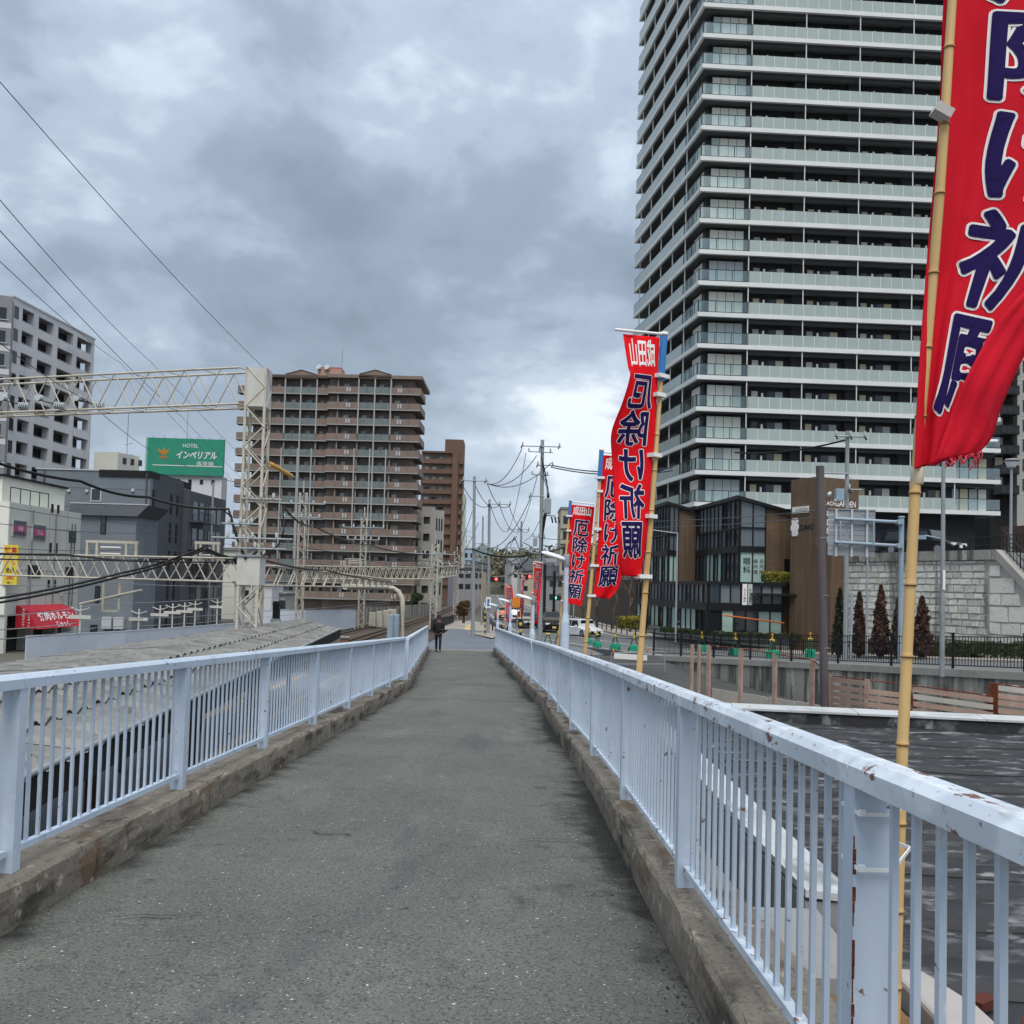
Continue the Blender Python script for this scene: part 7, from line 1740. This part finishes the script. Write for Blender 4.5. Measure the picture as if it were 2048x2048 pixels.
for k, (px, Y) in enumerate(spots):
    x = gx(px, Y); 
    if abs(x-pl([(c.y, c.x) for c in cpts[6:]], Y)) < 7: continue
    i, j = hr.randrange(6), hr.randrange(4); w, dp_, h = hr.uniform(5, 9), hr.uniform(6, 9), hr.uniform(4.5, 7.5); z0 = -4.3+max(0, (Y-190))*.034
    t = thing('town_house', '%s house, %s roof, far town, %s' % (cname[i], rname[j], nth(k)), 'house', (x, Y, z0), 'houses of the far town'); f_ = Fr((x-w/2, Y, 0), (1, hr.uniform(-.35, .35)))
    fb(f_, 'wall', t, hm[i], 0, w, 0, dp_, ZG, z0+h)
    if hr.random() < .7:
        mb = MB(); e = .5; mb.prism([f_.p(-e, -e, z0+h), f_.p(w+e, -e, z0+h), f_.p(w+e, dp_/2, z0+h+2.1), f_.p(-e, dp_/2, z0+h+2.1)], ZV*.2); mb.prism([f_.p(-e, dp_+e, z0+h), f_.p(w+e, dp_+e, z0+h), f_.p(w+e, dp_/2, z0+h+2.1), f_.p(-e, dp_/2, z0+h+2.1)], ZV*.2); mb.build('roof', rm[j], t)
        mb = MB(); mb.prism([f_.p(0, 0, z0+h), f_.p(0, dp_, z0+h), f_.p(0, dp_/2, z0+h+2.0)], f_.u*w); mb.build('gable', hm[i], t)
    else: fb(f_, 'roof', t, rm[j], -.2, w+.2, -.2, dp_+.2, z0+h, z0+h+.35)
    for r in range(2):
        for c in range(3): fb(f_, 'window', t, m_cur[3], w*(.12+.3*c), w*(.12+.3*c)+1.3, -.06, .0, z0+h-1.9-2.7*r, z0+h-.7-2.7*r)
for k, (px0, px1, pyt, Y, c, lab) in enumerate(((921, 946, 1098, 330, '#9fb0c4', 'far pale blue high rise left of the corner utility pole'), (928, 952, 1135, 260, '#8d8f95', 'far grey office block behind the corner utility pole'), (1118, 1150, 1018, 190, '#b0aa98', 'beige apartment block behind the upright red banner'), (1150, 1205, 1142, 150, '#6f665c', 'low brown building behind the bare trees'), (1205, 1300, 1160, 140, '#57534f', 'dark low building behind the bare trees by the shops'))):
    t = thing('far_building', lab, 'building', (gx((px0+px1)/2, Y), Y, ZG)); f_ = Fr((gx(px0, Y), Y, 0), (1, 0)); w = f_.upx(px1); zt_ = hz((px0+px1)/2, pyt, Y); mm_ = mat('far_wall_%d' % k, c, .85, [varied(c, .88, .5, .15)])
    fb(f_, 'wall', t, mm_, 0, w, 0, 12, ZG, zt_); fb(f_, 'roof', t, m_greyd, -.1, w+.1, -.2, 12.2, zt_, zt_+.4)
    z = zt_-3
    while z > 0:
        for j in range(max(2, int(w/2.6))): fb(f_, 'window', t, m_cur[3], .5+2.6*j, min(w-.2, 2.1+2.6*j), -.08, .0, z, z+1.6)
        fb(f_, 'floor_band', t, mm_, 0, w, -.35, .0, z-.9, z-.1); z -= 3.1
m_red_ = None
py_ = thing('lattice_pylon', 'thin distant pylon left of the corner utility pole', 'pylon', (gx(926, 420), 420, ZG)); x = gx(926, 420)
for s in (-1, 1): tube('leg', py_, m_galv, (x+s*2.2, 420, ZG), (x+s*.5, 420, hz(926, 1058, 420)), .16, 5)
for k in range(4): tube('arm', py_, m_galv, (x-2.6, 420, hz(926, 1062+10*k, 420)), (x+2.6, 420, hz(926, 1062+10*k, 420)), .14, 5)

# ================================================================ the walking person
PY = 45.0; pb_ = at(876, 1300, PY); zf = zp(PY); xf = pb_.x
pe = thing('person', 'person in a black jacket and dark trousers walking up the ramp', 'person', (xf, PY, zf))
def skin(name, verts, edges, radii, m_, root=0, sub=2):
    me = bpy.data.meshes.new(name); me.from_pydata([(xf+a, PY+b, zf+c) for a, b, c in verts], edges, []); me.materials.append(m_)
    o = put(bpy.data.objects.new(name, me), pe); o.modifiers.new('skin', 'SKIN'); 
    for i, r in enumerate(radii): sv = me.skin_vertices[0].data[i]; sv.radius = (r, r*.85); sv.use_root = (i == root)
    o.modifiers.new('sub', 'SUBSURF').levels = sub; o.modifiers['sub'].render_levels = sub; return o
m_skin = mat('skin', '#b98a70', .6); m_jack = mat('jacket_black', '#141519', .8, [varied('#1b1c22', .6)]); m_trou = mat('trousers_dark', '#23262f', .85); m_shoe = mat('shoe_dark', '#1b1b1e', .6)
bv = [(0, 0, .92), (0, .01, 1.12), (0, .02, 1.36), (0, 0, 1.46), (0, -.02, 1.54), (0, -.02, 1.62), (.17, .01, 1.36), (.23, .03, 1.10), (.20, -.06, .88), (.19, -.09, .80), (-.17, .01, 1.36), (-.23, .05, 1.10), (-.20, .10, .88), (-.19, .11, .80), (.09, -.02, .86), (.10, -.14, .48), (.09, -.10, .09), (.09, -.22, .05), (-.09, .02, .86), (-.10, .10, .48), (-.10, .24, .12), (-.10, .14, .05)]
be_ = [(0, 1), (1, 2), (2, 3), (3, 4), (4, 5), (2, 6), (6, 7), (7, 8), (8, 9), (2, 10), (10, 11), (11, 12), (12, 13), (0, 14), (14, 15), (15, 16), (16, 17), (0, 18), (18, 19), (19, 20), (20, 21)]
skin('body', bv, be_, [.13, .13, .14, .06, .09, .085, .055, .045, .035, .03, .055, .045, .035, .03, .085, .06, .04, .03, .085, .06, .04, .03], m_skin)
skin('jacket', [(0, 0, .84), (0, .01, 1.12), (0, .02, 1.36), (0, .0, 1.44), (.18, .01, 1.37), (.245, .03, 1.10), (.205, -.06, .90), (-.18, .01, 1.37), (-.245, .05, 1.10), (-.205, .10, .90)], [(0, 1), (1, 2), (2, 3), (2, 4), (4, 5), (5, 6), (2, 7), (7, 8), (8, 9)], [.19, .185, .175, .075, .085, .075, .055, .085, .075, .055], m_jack)
skin('trousers', [(0, 0, .90), (.09, -.02, .84), (.10, -.14, .48), (.09, -.10, .07), (-.09, .02, .84), (-.10, .10, .48), (-.10, .24, .10)], [(0, 1), (1, 2), (2, 3), (0, 4), (4, 5), (5, 6)], [.15, .10, .075, .06, .10, .075, .06], m_trou)
skin('cap', [(0, .0, 1.60), (0, .01, 1.68), (0, -.08, 1.645)], [(0, 1), (0, 2)], [.118, .10, .06], m_jack)
skin('shoe', [(.09, -.07, .05), (.09, -.22, .045)], [(0, 1)], [.065, .055], m_shoe, 0, 1); skin('shoe', [(-.10, .22, .07), (-.10, .11, .045)], [(0, 1)], [.065, .055], m_shoe, 0, 1)
for s, (hx, hy, hz_) in ((1, (.19, -.10, .80)), (-1, (-.19, .11, .80))):
    for k in range(5):
        a = -.6+.3*k; skin('finger', [(hx, hy, hz_), (hx+.012*a, hy-.02+.02*k*.5, hz_-.05), (hx-.01*s, hy-.02+.012*k, hz_-.085)], [(0, 1), (1, 2)], [.012, .009, .008], m_skin, 0, 1)

# rust running down the edge of the near right post
rs_ = MB(); xr = eR(2.52)+.135-.0475; rp_ = random.Random(2)
for k in range(26):
    z = zp(2.52)+.30+.85*k/26; h_ = .034; w_ = rp_.uniform(.002, .009)
    if rp_.random() < .8: rs_.box((xr-.001+w_*.3, 2.52-.039-.0008, z), (w_, .0016, h_*rp_.uniform(.7, 1.1)))
tag(rs_.build('post_rust', mat('rust_flake', '#5f2f17', .95, [('#8a5330', 60, .45, .65, .7), ('#2e160c', 90, .5, .65, .7)])), 'rust running down the edge of the near right railing post', 'rust', kind='stuff')

# ================================================================ haze
hzb = MB(); hzb.box((0, 0, 146), (16000, 16000, 308)); ho = hzb.build('haze', None or mat('haze_air', '#ffffff'))
hm_ = ho.data.materials[0]; t = hm_.node_tree; t.nodes.remove(t.nodes['Principled BSDF']); vn = t.nodes.new('ShaderNodeVolumePrincipled')
vn.inputs['Color'].default_value = (.80, .86, .93, 1); vn.inputs['Density'].default_value = 4.5e-5; vn.inputs['Anisotropy'].default_value = 0.2
t.links.new(vn.outputs[0], t.nodes['Material Output'].inputs['Volume']); tag(ho, 'thin pale haze in the air over the whole place', 'haze', kind='stuff')
